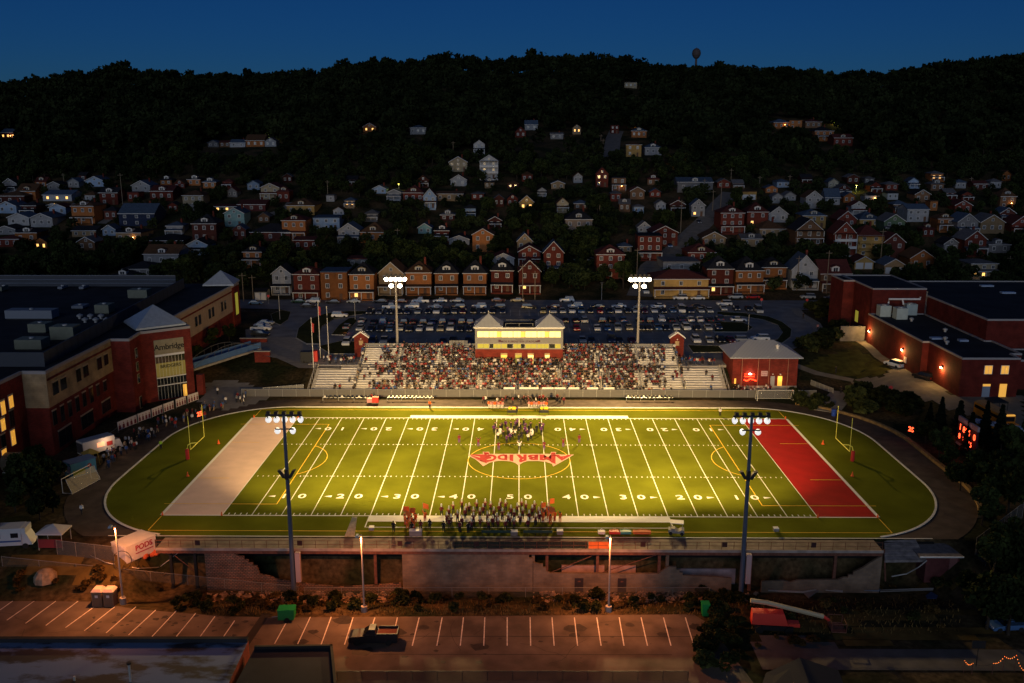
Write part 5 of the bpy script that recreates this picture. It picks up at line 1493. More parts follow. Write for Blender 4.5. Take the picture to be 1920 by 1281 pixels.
def quads_mesh(name, Q, m):
    n = len(Q); return np_mesh(name, Q.reshape(-1,3), np.arange(n*4).reshape(-1,4), m)
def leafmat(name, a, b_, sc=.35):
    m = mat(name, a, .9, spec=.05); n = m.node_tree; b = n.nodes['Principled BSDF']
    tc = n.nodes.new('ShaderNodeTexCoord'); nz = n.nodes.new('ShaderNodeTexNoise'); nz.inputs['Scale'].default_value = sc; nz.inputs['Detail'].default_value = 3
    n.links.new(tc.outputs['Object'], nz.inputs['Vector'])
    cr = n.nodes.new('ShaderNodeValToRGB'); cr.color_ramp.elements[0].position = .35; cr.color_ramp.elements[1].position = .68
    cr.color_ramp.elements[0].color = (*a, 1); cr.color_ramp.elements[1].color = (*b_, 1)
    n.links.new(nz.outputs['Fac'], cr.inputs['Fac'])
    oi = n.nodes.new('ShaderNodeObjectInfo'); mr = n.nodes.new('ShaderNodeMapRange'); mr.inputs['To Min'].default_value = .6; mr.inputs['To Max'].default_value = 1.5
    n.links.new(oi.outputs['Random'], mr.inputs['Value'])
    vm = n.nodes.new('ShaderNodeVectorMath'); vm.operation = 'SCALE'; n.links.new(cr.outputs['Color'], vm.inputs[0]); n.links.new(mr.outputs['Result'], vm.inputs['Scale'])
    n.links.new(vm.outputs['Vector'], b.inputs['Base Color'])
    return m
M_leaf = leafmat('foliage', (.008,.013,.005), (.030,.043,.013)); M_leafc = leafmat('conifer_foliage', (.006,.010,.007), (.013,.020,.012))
M_bark = mat('bark', (.03,.022,.016), .95, .3, 2)
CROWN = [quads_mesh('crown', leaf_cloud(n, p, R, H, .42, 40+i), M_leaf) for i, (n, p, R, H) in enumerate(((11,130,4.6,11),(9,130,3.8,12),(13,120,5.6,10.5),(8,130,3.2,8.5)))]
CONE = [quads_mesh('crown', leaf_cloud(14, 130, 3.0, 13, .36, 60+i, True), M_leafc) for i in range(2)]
TRUNK = []
for i in range(3):
    b = MB(); random.seed(80+i)
    b.tube([(0,0,-1),(.1,0,2),(.0,.15,5),(.2,.1,8)], .34, 7, .1)
    for k in range(4):
        a = random.random()*6.28; z = 3+k*.9; b.tube([(0.05,.05,z),(cos(a)*1.2,sin(a)*1.2,z+1.6),(cos(a)*2.2,sin(a)*2.2,z+2.8)], .13, 5, .04)
    TRUNK.append(b.mesh('trunk', M_bark))
random.seed(21)
TREES = []
def tree(x, y, sc, kind=None, name='tree', z=None, cat='tree'):
    z = Tz(x, y) if z is None else z
    t = thing('conifer_tree' if kind == 'c' else 'broadleaf_tree', '', cat, (x, y, z-.1), random.random()*6.28)
    cm = random.choice(CONE) if kind == 'c' else random.choice(CROWN)
    link('crown', cm, t, (0,0,0), scale=(sc*random.uniform(.9,1.15), sc*random.uniform(.9,1.15), sc*random.uniform(.9,1.1)))
    link('trunk', random.choice(TRUNK), t, (0,0,0), scale=(sc,sc,sc))
    TREES.append((t, x, y, z, sc, kind))
    return t
def hides(x, y, z, R, H, tol=.24):
    """would this tree cover the face of a house behind it"""
    u, v = proj((x, y, z)); u2, v2 = proj((x, y, z+H)); s = F_PX/depth((x, y, z))
    a0, a1, b0, b1 = u-R*s, u+R*s, v2, v-H*.2*s
    for h in HOUSES:
        if h['y'] < y-3: continue
        r = h['r']; r = (r[0], r[1], r[2], r[3]-.36*(r[3]-r[1])); ix = min(a1, r[2])-max(a0, r[0]); iy = min(b1, r[3])-max(b0, r[1])
        if ix > 0 and iy > 0 and ix*iy > tol*(r[2]-r[0])*(r[3]-r[1]): return True
    return False
def onhouse(x, y, m=3.0):
    for h in HOUSES:
        if abs(x-h['x']) < h['w']/2+m and -m-1 < y-h['y'] < 12+m: return True
    return False
STREET = [ground(u, v)[:2] for u, v in [(1198,556),(1222,500),(1288,448),(1328,410),(1352,382),(1372,362)]]
def onroad(x, y, m=5.5):
    for i in range(len(STREET)-1):
        p, q = STREET[i], STREET[i+1]; d = q-p; tt = np.clip(np.dot(np.array([x,y])-p, d)/np.dot(d, d), 0, 1)
        if np.linalg.norm(p+d*tt-np.array([x,y])) < m: return True
    return False
cnt = 0
for k in range(6000):
    if cnt >= 265: break
    v = random.uniform(300, 552); u = random.uniform(-30, 1950)
    p = ground(u, v)
    if p[1] < 147 or p[1] > 360: continue
    sc = random.uniform(.55, 1.1); R, H = 4.4*sc, 11*sc
    if p[0] < -83 and p[1] < 150: continue
    if onhouse(p[0], p[1], 2.5) or onroad(p[0], p[1]) or hides(p[0], p[1], p[2], R, H): continue
    if any(abs(p[0]-q[1]) < 3.6*(sc+q[4])*.5 and abs(p[1]-q[2]) < 5 for q in TREES): continue
    tree(p[0], p[1], sc, None, z=p[2]); cnt += 1
its = []
for t, x, y, z, sc, kd in TREES:
    u, v = proj((x, y, z)); nb = min(HOUSES, key=lambda g: abs(g['u']-u)+1.5*abs(g['v']-v))
    sz = 'tall' if sc > .92 else 'small' if sc < .7 else 'rounded'
    side = 'behind' if nb['y'] < y-4 else 'in front of' if nb['y'] > y+4 else 'beside'
    zn = zone(dict(v=v))
    its.append((t, [f"{sz} dark tree {side} the {nb['full']}", f"{sz} dark tree {side} {nb['name']} {zn}"], u))
    t['group'] = 'dark trees among the hillside houses'
uniq(its, 'from school')
HILLN = len(TREES)
# the wood that covers the hill: nobody could count it
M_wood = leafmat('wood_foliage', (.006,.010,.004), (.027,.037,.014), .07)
def wood(name, cand, crown_q, lab):
    out = []
    for x, y, z, sc in cand:
        q = crown_q[int(rng.integers(len(crown_q)))]; a = rng.random()*6.28; ca, sa = cos(a), sin(a)
        M = np.array([[ca,-sa,0],[sa,ca,0],[0,0,1]])*sc
        out.append(q @ M.T+np.array([x,y,z-.5]))
    Q = np.concatenate(out); o = link(name, quads_mesh(name, Q, M_wood)); stuff(o, lab, 'wood'); return o
FQ = [leaf_cloud(8, 15, 6.2, 13, .95, 90+i) for i in range(6)]
NQ = [leaf_cloud(9, 26, 4.6, 10.5, .62, 190+i) for i in range(5)]
cand = []
for k in range(34000):
    y = 330+(700-330)*rng.random()**.8; x = rng.uniform(-.86, .86)*(y+170)
    z = Tz(x, y); 
    sc = rng.uniform(.75, 1.25)
    if onhouse(x, y, 3.5) or onroad(x, y, 6) or hides(x, y, z, 6*sc, 13*sc, .12): continue
    if abs(x-ground(1152,270)[0]) < 8 and ground(1152,300)[1]-10 < y < ground(1152,246)[1]+5: continue
    cand.append((x, y, z, sc))
    if len(cand) > 5600: break
# ridge line kept thick
for x in np.arange(-680, 680, 6.5):
    for y in (640, 652): cand.append((x+rng.uniform(-3,3), y+rng.uniform(-5,5), Tz(x, y), (lambda b: rng.uniform(.6, 1.0)+b*.7)(max(0, sin(x*.043+1.1)*sin(x*.117+.4)))))
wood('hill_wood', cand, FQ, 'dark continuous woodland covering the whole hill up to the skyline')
cand = []
for k in range(14000):
    y = rng.uniform(147, 345); x = rng.uniform(-.62, .62)*(y+165); z = Tz(x, y); sc = rng.uniform(.3, .75)
    if x < -84 and y < 150: continue
    if onhouse(x, y, 2.0) or onroad(x, y, 5.5) or hides(x, y, z, 4.4*sc, 10*sc, .2): continue
    cand.append((x, y, z, sc))
    if len(cand) > 2300: break
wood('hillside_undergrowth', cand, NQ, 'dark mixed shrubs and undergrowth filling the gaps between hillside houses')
print('houses', len(HOUSES), 'trees', len(TREES), 'under', len(cand))
# ------------------------------------------------------------------ cars
M_paint = mat('car_paint', (.5,.5,.5), .3, obj=True, spec=.5); M_cglass = mat('car_glass', (.010,.013,.018), .08, spec=.7); M_tyre = mat('tyre', (.012,.012,.012), .9)
M_head = mat('headlight', (.6,.6,.6), .2); M_tail = mat('taillight', (.25,.01,.01), .3)
def car_meshes(kind):
    L, Wd, Hh = dict(sedan=(4.6,1.82,1.45), suv=(4.75,1.95,1.78), pickup=(5.7,2.0,1.9), van=(5.4,2.05,2.25))[kind]
    h = Wd/2; b = MB()
    belt = dict(sedan=.92, suv=1.08, pickup=1.15, van=1.15)[kind]
    # lower body: nose toward -y
    prof = [(-L/2,.42),(-L/2+.05,.28),(L/2-.05,.28),(L/2,.45),(L/2-.04,belt-.08),(L/2-.25,belt),(-L/2+1.25,belt),(-L/2+.25,belt-.16),(-L/2+.02,belt-.32)]
    if kind == 'van': prof[6:9] = [(-L/2+.9,belt),(-L/2+.2,belt-.12),(-L/2,belt-.32)]
    n = len(prof); vs = []
    for sx in (-1, 1):
        for y, z in prof: vs.append((sx*h*(1.0 if .4 < z < belt-.05 else .93), y, z))
    b.add(vs, [tuple(range(n)), tuple(range(2*n-1,n-1,-1))]+[(i,i+n,(i+1)%n+n,(i+1)%n) for i in range(n)])
    b.mi = 1
    for sx in (-.62, .62):
        b.box(sx*h*1.0-.2, sx*h*1.0+.2, -L/2-.03, -L/2+.1, .55, .72)
    b.mi = 2
    for sx in (-.72, .72): b.box(sx*h-.16, sx*h+.16, L/2-.1, L/2+.02, .62, .88)
    body = b.mesh('body', [M_paint, M_head, M_tail])
    cab = dict(sedan=(-.95,1.75,-.25,1.15), suv=(-1.05,2.25,-.45,2.0), pickup=(-1.2,.85,-.6,.7), van=(-1.75,2.6,-1.1,2.5))[kind]
    y0, y1, y2, y3 = cab; w0, w1 = h*.93, h*.74; zt = Hh-.07
    g = MB().hexa([(-w0,y0,belt),(w0,y0,belt),(w0,y1,belt),(-w0,y1,belt),(-w1,y2,zt),(w1,y2,zt),(w1,y3,zt),(-w1,y3,zt)]).mesh('glazing', M_cglass)
    r = MB().hexa([(-w1-.03,y2-.05,zt+.002),(w1+.03,y2-.05,zt+.002),(w1+.03,y3+.05,zt+.002),(-w1-.03,y3+.05,zt+.002),(-w1*.9,y2+.1,Hh),(w1*.9,y2+.1,Hh),(w1*.9,y3-.1,Hh),(-w1*.9,y3-.1,Hh)]).mesh('roof_panel', M_paint)
    wh = MB().lathe([(.34,-.11),(.34,.11),(.2,.12)], 12, (0,0,0), (1,0,0)).mesh('wheel', M_tyre)
    bed = None
    if kind == 'pickup': bed = MB().box(-h*.8, h*.8, 1.0, L/2-.12, belt+.004, belt+.03).mesh('load_bed', M_tyre)
    return body, g, r, wh, bed, L, Wd
CM = {k: car_meshes(k) for k in ('sedan','suv','pickup','van')}
CCOL = dict(white=(.62,.64,.66), silver=(.32,.35,.38), grey=(.13,.14,.16), black=(.010,.011,.013), dark=(.016,.018,.026), navy=(.018,.028,.075), blue=(.05,.12,.27), red=(.32,.012,.012),
            maroon=(.09,.012,.014), beige=(.35,.30,.19), yellow=(.45,.36,.12), green=(.02,.06,.035))
CARS = []
def car(u, v, kind, col, face, row, z=4.0, p=None, rz=None, lab=None):
    if p is None: p = at_z(u, v, z) if z is not None else ground(u, v)
    rot = dict(F=0, B=pi, L=-pi/2, R=pi/2)[face]+random.uniform(-.05,.05) if rz is None else rz
    body, g, r, wh, bed, L, Wd = CM[kind]
    off = 0 if face in 'LR' else L/2 
    t = thing('parked_'+('car' if kind == 'sedan' else kind), lab or '', dict(sedan='car',suv='suv',pickup='pickup',van='van')[kind], (p[0], p[1]+(Wd/2 if face in 'LR' else L/2), p[2]+.01), rot, 'cars in the stadium car park')
    c = CCOL[col]
    link('body', body, t, color=c); link('glazing', g, t); link('roof_panel', r, t, color=c)
    if bed: link('load_bed', bed, t)
    for sx in (-1, 1):
        for sy in (-.31, .30): link('wheel', wh, t, (sx*(Wd/2-.1), sy*L, .34))
    CARS.append((t, u, v, kind, col, face, row)); return t
CL = """
street,559,569,sedan,green,L;586,569,suv,white,L;624,570,sedan,dark,L;663,569,sedan,silver,L;713,569,sedan,dark,L;750,569,sedan,maroon,L;788,569,pickup,white,L;825,568,sedan,white,L;857,568,sedan,silver,L;934,567,sedan,maroon,R;970,567,sedan,beige,L;1063,567,suv,white,L;1276,563,suv,white,L;1309,563,sedan,white,L;1380,561,suv,silver,L;1412,561,sedan,red,L;1516,561,suv,silver,L;1560,562,sedan,navy,L;478,572,sedan,blue,R
lane,577,577,sedan,dark,R;733,580,pickup,white,R;772,579,suv,white,L;816,579,sedan,silver,L;859,580,suv,dark,L;898,579,suv,white,L;934,580,suv,dark,L;992,580,suv,dark,R;1039,579,sedan,maroon,L;1079,578,suv,white,L;1121,579,sedan,dark,L;1161,578,sedan,white,L;1201,579,sedan,grey,R;1234,578,sedan,white,L;1276,579,sedan,dark,L;1309,579,sedan,dark,R;1359,574,suv,white,L
front,692,591,suv,dark,F;710,591,sedan,grey,F;730,591,sedan,dark,F;749,591,sedan,dark,F;763,591,sedan,navy,F;783,590,sedan,silver,F;802,590,sedan,dark,F;818,590,suv,white,F;836,591,suv,black,F;851,590,sedan,grey,F;868,590,sedan,maroon,F;887,590,suv,black,F;905,590,sedan,dark,F;923,590,sedan,dark,F;942,590,sedan,navy,F;1019,589,sedan,yellow,F;1038,589,sedan,silver,F;1055,589,sedan,silver,F;1073,589,suv,white,F;1090,589,suv,blue,F;1108,589,sedan,dark,F;1126,589,sedan,red,F;1144,589,sedan,dark,F;1160,589,suv,white,F;1178,589,sedan,dark,F;1193,588,sedan,silver,F;1210,589,sedan,maroon,F;1228,588,sedan,white,F;1246,589,sedan,dark,F;1263,588,sedan,blue,F;1280,588,van,white,F;1297,589,suv,navy,F;1316,588,sedan,silver,F;1333,588,sedan,silver,F;1359,584,sedan,silver,F;1384,584,sedan,dark,F;1407,585,sedan,dark,F;1426,589,van,silver,F
back,677,607,sedan,silver,B;699,610,sedan,dark,B;717,609,suv,blue,B;734,610,sedan,navy,B;757,610,suv,black,B;774,610,sedan,maroon,B;793,610,suv,black,B;811,610,sedan,blue,B;829,609,suv,navy,B;847,610,sedan,maroon,B;866,609,suv,dark,B;882,610,suv,navy,B;1000,609,sedan,dark,B;1018,609,sedan,maroon,B;1061,607,sedan,dark,B;1080,607,sedan,dark,B;1096,607,suv,silver,B;1130,607,suv,black,B;1148,607,suv,black,B;1170,606,sedan,blue,B;1201,607,sedan,dark,B;1220,607,suv,dark,B;1242,605,suv,white,B;1261,607,sedan,dark,B;1280,605,suv,navy,B;1297,605,sedan,white,B;1315,605,sedan,white,B;1333,606,sedan,dark,B;1352,604,suv,navy,B;1386,604,sedan,white,R
middle,648,619,sedan,grey,B;673,622,sedan,silver,F;693,624,sedan,dark,F;712,624,suv,dark,F;729,624,sedan,blue,F;749,622,sedan,silver,F;766,624,sedan,dark,F;786,623,sedan,white,F;805,622,suv,white,F;825,623,sedan,beige,F;844,622,suv,white,F;862,624,sedan,dark,F;879,624,sedan,dark,F;1082,622,sedan,red,F;1121,622,sedan,white,F;1140,622,sedan,blue,F;1160,622,suv,silver,F;1181,621,sedan,beige,F;1203,622,sedan,dark,F;1218,622,sedan,dark,F;1235,621,sedan,blue,F;1251,622,sedan,dark,F;1270,621,sedan,silver,F;1289,621,suv,white,F;1310,622,sedan,dark,F;1330,621,sedan,silver,F;1350,620,sedan,navy,F
stand,647,650,suv,white,F;696,648,suv,navy,F;718,648,pickup,silver,F;736,649,suv,dark,F;829,648,sedan,navy,F;848,647,suv,dark,F;877,648,suv,navy,F;1093,645,sedan,silver,F;1110,646,sedan,dark,F;1148,645,van,navy,F;1163,646,sedan,dark,F;1187,646,sedan,maroon,F;1308,645,suv,white,F;1333,645,sedan,silver,F;1354,645,suv,black,F;1373,645,sedan,maroon,F;1396,643,suv,silver,R;1427,640,suv,white,L
pad,497,610,sedan,silver,R;490,615,sedan,white,R;488,621,pickup,white,R;487,632,suv,black,R;636,596,suv,white,R
"""
ROWN = dict(street='by the house kerb', lane='on the car park road', front='in the stadium-facing row', back='in the tail-out row',
            middle='in the middle row', stand='right behind the stand', pad='on the school pad')
for ln in CL.strip().split('\n'):
    row, rest = ln.split(',', 1)
    for q in rest.split(';'):
        u, v, k, c, f = q.split(','); car(float(u), float(v), k, c, f, row)
car(1212, 552, 'suv', 'white', 'F', 'street', None); car(1216, 530, 'sedan', 'grey', 'F', 'street', None)
CARS[-1][0]['label'] = 'grey car climbing the side street past the bright far lamp'; CARS[-2][0]['label'] = 'white suv parked nose down on the side street beside the yellow building'
side = CARS[-2:]
KN = dict(sedan='car', suv='suv', pickup='pickup truck', van='van')
its = []
for i, c in enumerate(CARS[:-2]):
    rw = sorted([d for d in CARS[:-2] if d[6] == c[6]], key=lambda d: d[1]); j = [d[0] for d in rw].index(c[0])
    nm = lambda d: f"{d[4]} {KN[d[3]]}"
    l = rw[j-1] if j else None; r = rw[j+1] if j < len(rw)-1 else None
    nb = f"between {nm(l)} and {nm(r)}" if l and r else f"beside {nm(l or r)} at the end"
    its.append((c[0], [f"{nm(c)} {ROWN[c[6]]}", f"{nm(c)} {nb} {ROWN[c[6]]}"], c[1]))
# keep the longest labels short
def trim(s): return s
uniq(its, 'counted from school')
# cars by the gym and on the hill
for u, v, k, c, rz, lab in ((1684,692,'suv','white',R_(-155),'white suv parked on the gym driveway under a wall lamp'),(1740,716,'suv','black',R_(-150),'black suv with red taillights parked against the gym wall'),
                            (1108,492,'sedan','silver',R_(-85),'silver car parked behind the gap in the street houses'),(1088,491,'sedan','navy',R_(-85),'dark blue car parked beside a silver one behind the gap in street houses'),
                            (1257,465,'suv','blue',R_(0),'pale blue suv parked on the hill street by the dark red house'),(1312,420,'sedan','navy',R_(0),'dark blue car climbing the hill street'),
                            (1345,415,'sedan','grey',R_(10),'grey car parked on the hill street by the red brick porch house'),(92,388,'sedan','silver',R_(-80),'silver car on the lane below the white house with lit window'),
                            (588,478,'sedan','silver',R_(-80),'silver car parked below the low red brick house'),(170,408,'sedan','white',R_(-80),'white car in the shade by the orange brick house'),
                            (255,478,'sedan','grey',R_(-80),'grey car parked under the tan house with a glowing porch'),(1905,1198,'sedan','blue',R_(-85),'blue car parked at the edge of the dark lower road')):
    car(u, v, k, c, 'F', 'x', None, rz=rz, lab=lab)
    CARS[-1][0]['group'] = 'cars parked around the neighbourhood'
point('brake_light', tuple(at_z(648,621,4.6)), 25, (1,.3,.2), .1)

# ------------------------------------------------------------------ people
def person_mesh(name, pose, hat=False, prop=None):
    J = {}; E = []
    def add(n, p, r, par=None):
        J[n] = (len(J), p, r)
        if par: E.append((J[par][0], J[n][0]))
    sit = pose == 'sit'
    pz_ = .12 if sit else .95
    add('pel', (0,.02,pz_), .155); add('bel', (0,.02,pz_+.18), .14, 'pel'); add('che', (0,.03,pz_+.36), .165, 'bel'); add('nek', (0,.02,pz_+.54), .06, 'che')
    add('hea', (0,-.01,pz_+.66), .10, 'nek'); add('top', (0,0,pz_+.77), .085, 'hea')
    if hat: add('hat', (0,0,pz_+.93), .10, 'top'); add('plu', (0,.02,pz_+1.08), .05, 'hat')
    for s, q in ((-1,'l'),(1,'r')):
        add('sh'+q, (s*.18,.03,pz_+.46), .075, 'che')
        if pose == 'play': e, h = (s*.30,-.14,pz_+.26), (s*.10,-.38,pz_+.48)
        elif pose == 'drum': e, h = (s*.28,.0,pz_+.2), (s*.20,-.32,pz_+.12)
        elif pose == 'flag' and s > 0: e, h = (s*.34,-.1,pz_+.66), (s*.28,-.16,pz_+.92)
        elif pose == 'cheer': e, h = (s*.34,0,pz_+.62), (s*.40,-.05,pz_+.9)
        elif sit: e, h = (s*.26,-.05,pz_+.2), (s*.14,-.30,pz_+.14)
        else: e, h = (s*.27,.05,pz_+.2), (s*.27,-.06,pz_-.04)
        add('el'+q, e, .05, 'sh'+q); add('ha'+q, h, .042, 'el'+q)
        add('hp'+q, (s*.10,.02,pz_-.06), .10, 'pel')
        if sit: k, a, o = (s*.13,-.42,.12), (s*.13,-.40,-.32), (s*.13,-.56,-.36)
        elif pose == 'walk': k, a, o = (s*.10,-.12*s-.05,.52), (s*.10,-.22*s+.1,.09), (s*.10,-.22*s-.05,.05)
        else: k, a, o = (s*.12,-.02,.50), (s*.12,.03,.09), (s*.13,-.14,.05)
        add('kn'+q, k, .072, 'hp'+q); add('an'+q, a, .05, 'kn'+q); add('to'+q, o, .045, 'an'+q)
    names = list(J); P = [J[n][1] for n in names]
    me = bpy.data.meshes.new('sk'); me.from_pydata(P, E, [])
    o = bpy.data.objects.new('sk', me); C.objects.link(o)
    md = o.modifiers.new('skin', 'SKIN'); md.use_smooth_shade = True
    if not me.skin_vertices: 
        bpy.context.view_layer.objects.active = o
    for i, n in enumerate(names):
        sv = me.skin_vertices[0].data[i]; sv.radius = (J[n][2], J[n][2]*(.75 if n in ('che','bel','pel') else 1)); sv.use_root = (i == 0)
    dg = bpy.context.evaluated_depsgraph_get(); dg.update()
    out = bpy.data.meshes.new_from_object(o.evaluated_get(dg)); out.name = name
    C.objects.unlink(o); bpy.data.objects.remove(o)
    seg = []
    MI = {}
    for a, b_ in E:
        n1, n2 = names[a], names[b_]
        mi = 1
        if n2[:2] in ('kn','an','hp'): mi = 2
        if n2[:2] == 'to': mi = 3
        if n2 in ('hea','nek'): mi = 0
        if n2 == 'top': mi = 4
        if n2 in ('hat','plu'): mi = 4
        if n2 == 'bel': mi = 1
        seg.append((np.array(P[a]), np.array(P[b_]), mi, n2))
    for pl in out.polygons:
        c = np.array(pl.center); best = 9; m = 1
        for p, q, mi, n2 in seg:
            d = q-p; tt = np.clip(np.dot(c-p, d)/np.dot(d, d), 0, 1); dist = np.linalg.norm(c-p-d*tt)-(.05 if mi == 1 and n2 in ('bel','che') else 0)
            if n2[:2] == 'ha' and tt > .75: mi = 0
            if n2 == 'hea' and c[1] > .05: mi = 4
            if dist < best: best, m = dist, mi
        pl.material_index = m; pl.use_smooth = True
    return out
M_skin = mat('skin', (.36,.20,.13), .6); M_shirt = mat('shirt', (.3,.3,.3), .85, obj=True); M_hair = mat('hair', (.03,.02,.014), .7); M_shoe = mat('shoes', (.02,.02,.022), .7)
TR = dict(dark=mat('dark_trousers', (.018,.018,.024), .85), navy=mat('jeans', (.035,.05,.10), .85), white=mat('white_trousers', (.55,.53,.50), .8), purple=mat('violet_trousers', (.11,.03,.17), .8),
          tan=mat('tan_trousers', (.26,.19,.12), .85), red=mat('orange_skirt', (.55,.10,.03), .8))
M_hatw = mat('white_hat', (.70,.68,.60), .7); M_hatd = mat('dark_hat', (.03,.015,.02), .7)
RAW = {}
for ps in ('stand','walk','play','drum','flag','cheer','sit'): RAW[ps] = person_mesh('person_'+ps, ps)
for ps in ('play','drum','stand'): RAW[ps+'_hat'] = person_mesh('person_'+ps+'_hat', ps, True)
PMC = {}
def pmesh(ps, tr, hat='hair'):
    k = (ps, tr, hat)
    if k not in PMC:
        m = RAW[ps].copy(); idx = [p.material_index for p in m.polygons]
        for q in (M_skin, M_shirt, TR[tr], M_shoe, dict(hair=M_hair, white=M_hatw, dark=M_hatd)[hat]): m.materials.append(q)
        m.polygons.foreach_set('material_index', idx); PMC[k] = m
    return PMC[k]
SHIRT = dict(maroon=(.13,.012,.02), orange=(.75,.13,.02), white=(.62,.60,.58), black=(.014,.014,.016), red=(.26,.02,.02), blue=(.04,.09,.26), grey=(.16,.16,.17), green=(.05,.18,.07), yellow=(.7,.42,.04), pink=(.5,.22,.22), lime=(.45,.75,.05), purple=(.09,.02,.14), tan=(.30,.22,.14))
PEOPLE = []
def person(x, y, z, ps, tr, col, hat='hair', rz=0.0, lab=(), group='people on the field', sc=1.0):
    o = link('person', pmesh(ps, tr, hat), None, (x, y, z), rz, color=SHIRT[col]); o.scale = (sc, sc, sc)
    o['category'] = 'person'; o['group'] = group
    PEOPLE.append((o, list(lab), x)); return o
random.seed(5)
def yardname(x):
    k = int(round(abs(x)/YD/5))*5; return f"{50-k} yard line"+('' if k == 0 else ', grey half' if x < 0 else ', red half')
ZP = .05
# marching band at the near sideline, facing the far stand
band_px = [(1,625,965),(1,676,958)]
BX = [(828,968),(842,972),(850,964),(858,980),(866,958),(872,974),(880,966),(888,984),(894,960),(900,975),(906,968),(914,982),(920,962),(926,974),(932,985),(936,966),(942,976),(948,960),(953,984),(958,970),
      (964,978),(970,966),(975,986),(980,974),(986,962),(992,980),(998,970),(1004,986),(1010,974),(1016,964),(866,990),(884,996),(900,992),(916,996),(934,994),(948,996),(964,994),(846,988),(1022,972),(1028,966),(990,994),(874,968),(910,958),(1002,962),(838,984),(924,990),(956,988),(978,958),(938,958),(888,974),(1012,982)]
for i, (u, v) in enumerate(BX):
    p = at_z(u, v, 0); 
    person(p[0], p[1], ZP, 'play_hat' if i % 5 else 'stand_hat', 'dark', 'maroon', 'white', pi+random.uniform(-.4,.4),
           (f"band member in maroon, white plumed hat, near {yardname(p[0])}",), 'marching band at the near sideline')
DR = [(738,998,'black'),(772,1000,'black'),(789,996,'maroon'),(806,994,'black'),(832,998,'black'),(842,992,'maroon'),(862,998,'maroon'),(878,1000,'black')]
for i, (u, v, c) in enumerate(DR):
    p = at_z(u, v, 0); person(p[0], p[1], ZP, 'drum', 'dark', c, 'dark', pi+random.uniform(-.6,.6), (f"drummer in {c} behind the band near the {yardname(p[0])}",), 'drum line behind the band')
    w = M_trim if i % 2 else M_galv
    d = MB().lathe([(.30,0),(.30,.32)], 14, (0,0,0)).build('drum', w); d.location = (p[0], p[1]+.48, .9); tag(d, '', 'drum', 'drums of the marching band'); PEOPLE.append((d, [f"{'white' if i % 2 else 'grey'} drum carried by a drummer in {c}"], p[0]))
for i, (u, v) in enumerate(((760,985),(766,980),(772,988),(779,982),(764,992),(776,994),(1018,978),(1028,974),(1034,970),(1040,978),(1032,985),(1050,980),(797,978))):
    p = at_z(u, v, 0); ex = 'spread along the sideline' if i in (11,12) else 'clustered beside the band'
    person(p[0], p[1], ZP, 'flag', 'red', 'orange', 'hair', pi+random.uniform(-.8,.8), (f"colour guard dancer in orange {ex} toward {'grey' if p[0] < 0 else 'red'} end zone",), 'colour guard at the near sideline')
    if i % 2 == 0:
        f = thing('guard_flag', '', 'flag', (p[0]-.28, p[1]+.16, 1.1), random.uniform(-.6,.6), 'colour guard flags')
        MB().tube([(0,0,-.3),(0,0,1.9)], .02, 5).build('flagpole', M_galv, f); MB().hexa([(0,-.01,1.0),(.9,.12,.9),(.9,.15,.9),(0,.01,1.0),(0,-.01,1.85),(.9,.1,1.7),(.9,.13,1.7),(0,.01,1.85)]).build('cloth', mat('orange_cloth', (.75,.15,.03), .8), f)
        PEOPLE.append((f, [f"orange guard flag held up beside band, {'grey' if p[0] < 0 else 'red'} end zone side"], p[0]))
# far ensemble and violet clad dancers
FX = [(926,812),(932,817),(941,808),(952,815),(964,812),(976,808),(984,814),(995,806),(1006,812),(1018,808),(934,825),(944,822),(956,828),(966,820),(978,824),(988,820),(996,825),(958,805),(970,800),(982,800),(990,828),(950,832),(972,814),(929,806),(948,804),(961,826),(973,830),(985,808),(1000,818),(1012,806),(1015,815),(938,810),(953,822),(967,804),(992,812)]
for i, (u, v) in enumerate(FX):
    p = at_z(u, v, 0); c = 'white' if i in (10,13,16,20) else 'black' if i % 3 else 'purple'
    person(p[0], p[1], ZP, 'play' if i % 2 else 'stand', 'dark', c, 'hair', random.uniform(-.6,.6)+(pi if i % 3 else 0), (f"performer in {c} standing in the middle group by the far numbers",), 'performers in midfield')
for i, (u, v) in enumerate(((861,831),(897,838),(935,845),(974,845),(1020,844),(1056,839),(1086,831))):
    p = at_z(u, v, 0); c = 'white' if i == 3 else 'maroon'
    person(p[0], p[1], ZP, 'cheer' if i % 2 else 'stand', 'purple' if i != 3 else 'dark', c, 'hair', pi, (f"dancer in {c} top by the centre circle, {yardname(p[0])}",), 'dancers round the centre circle')
for i, (u, v) in enumerate(((938,818),(958,819),(997,819))):
    p = at_z(u, v, 0); d = MB().lathe([(.55,-.2),(.6,0),(.55,.2)], 16, (0,0,0), (1,.3,0)).build('bass_drum', M_trim); d.location = (p[0], p[1]-.3, 1.1); tag(d, '', 'drum', 'bass drums in midfield'); PEOPLE.append((d, ["white bass drum held in the midfield group"], p[0]))
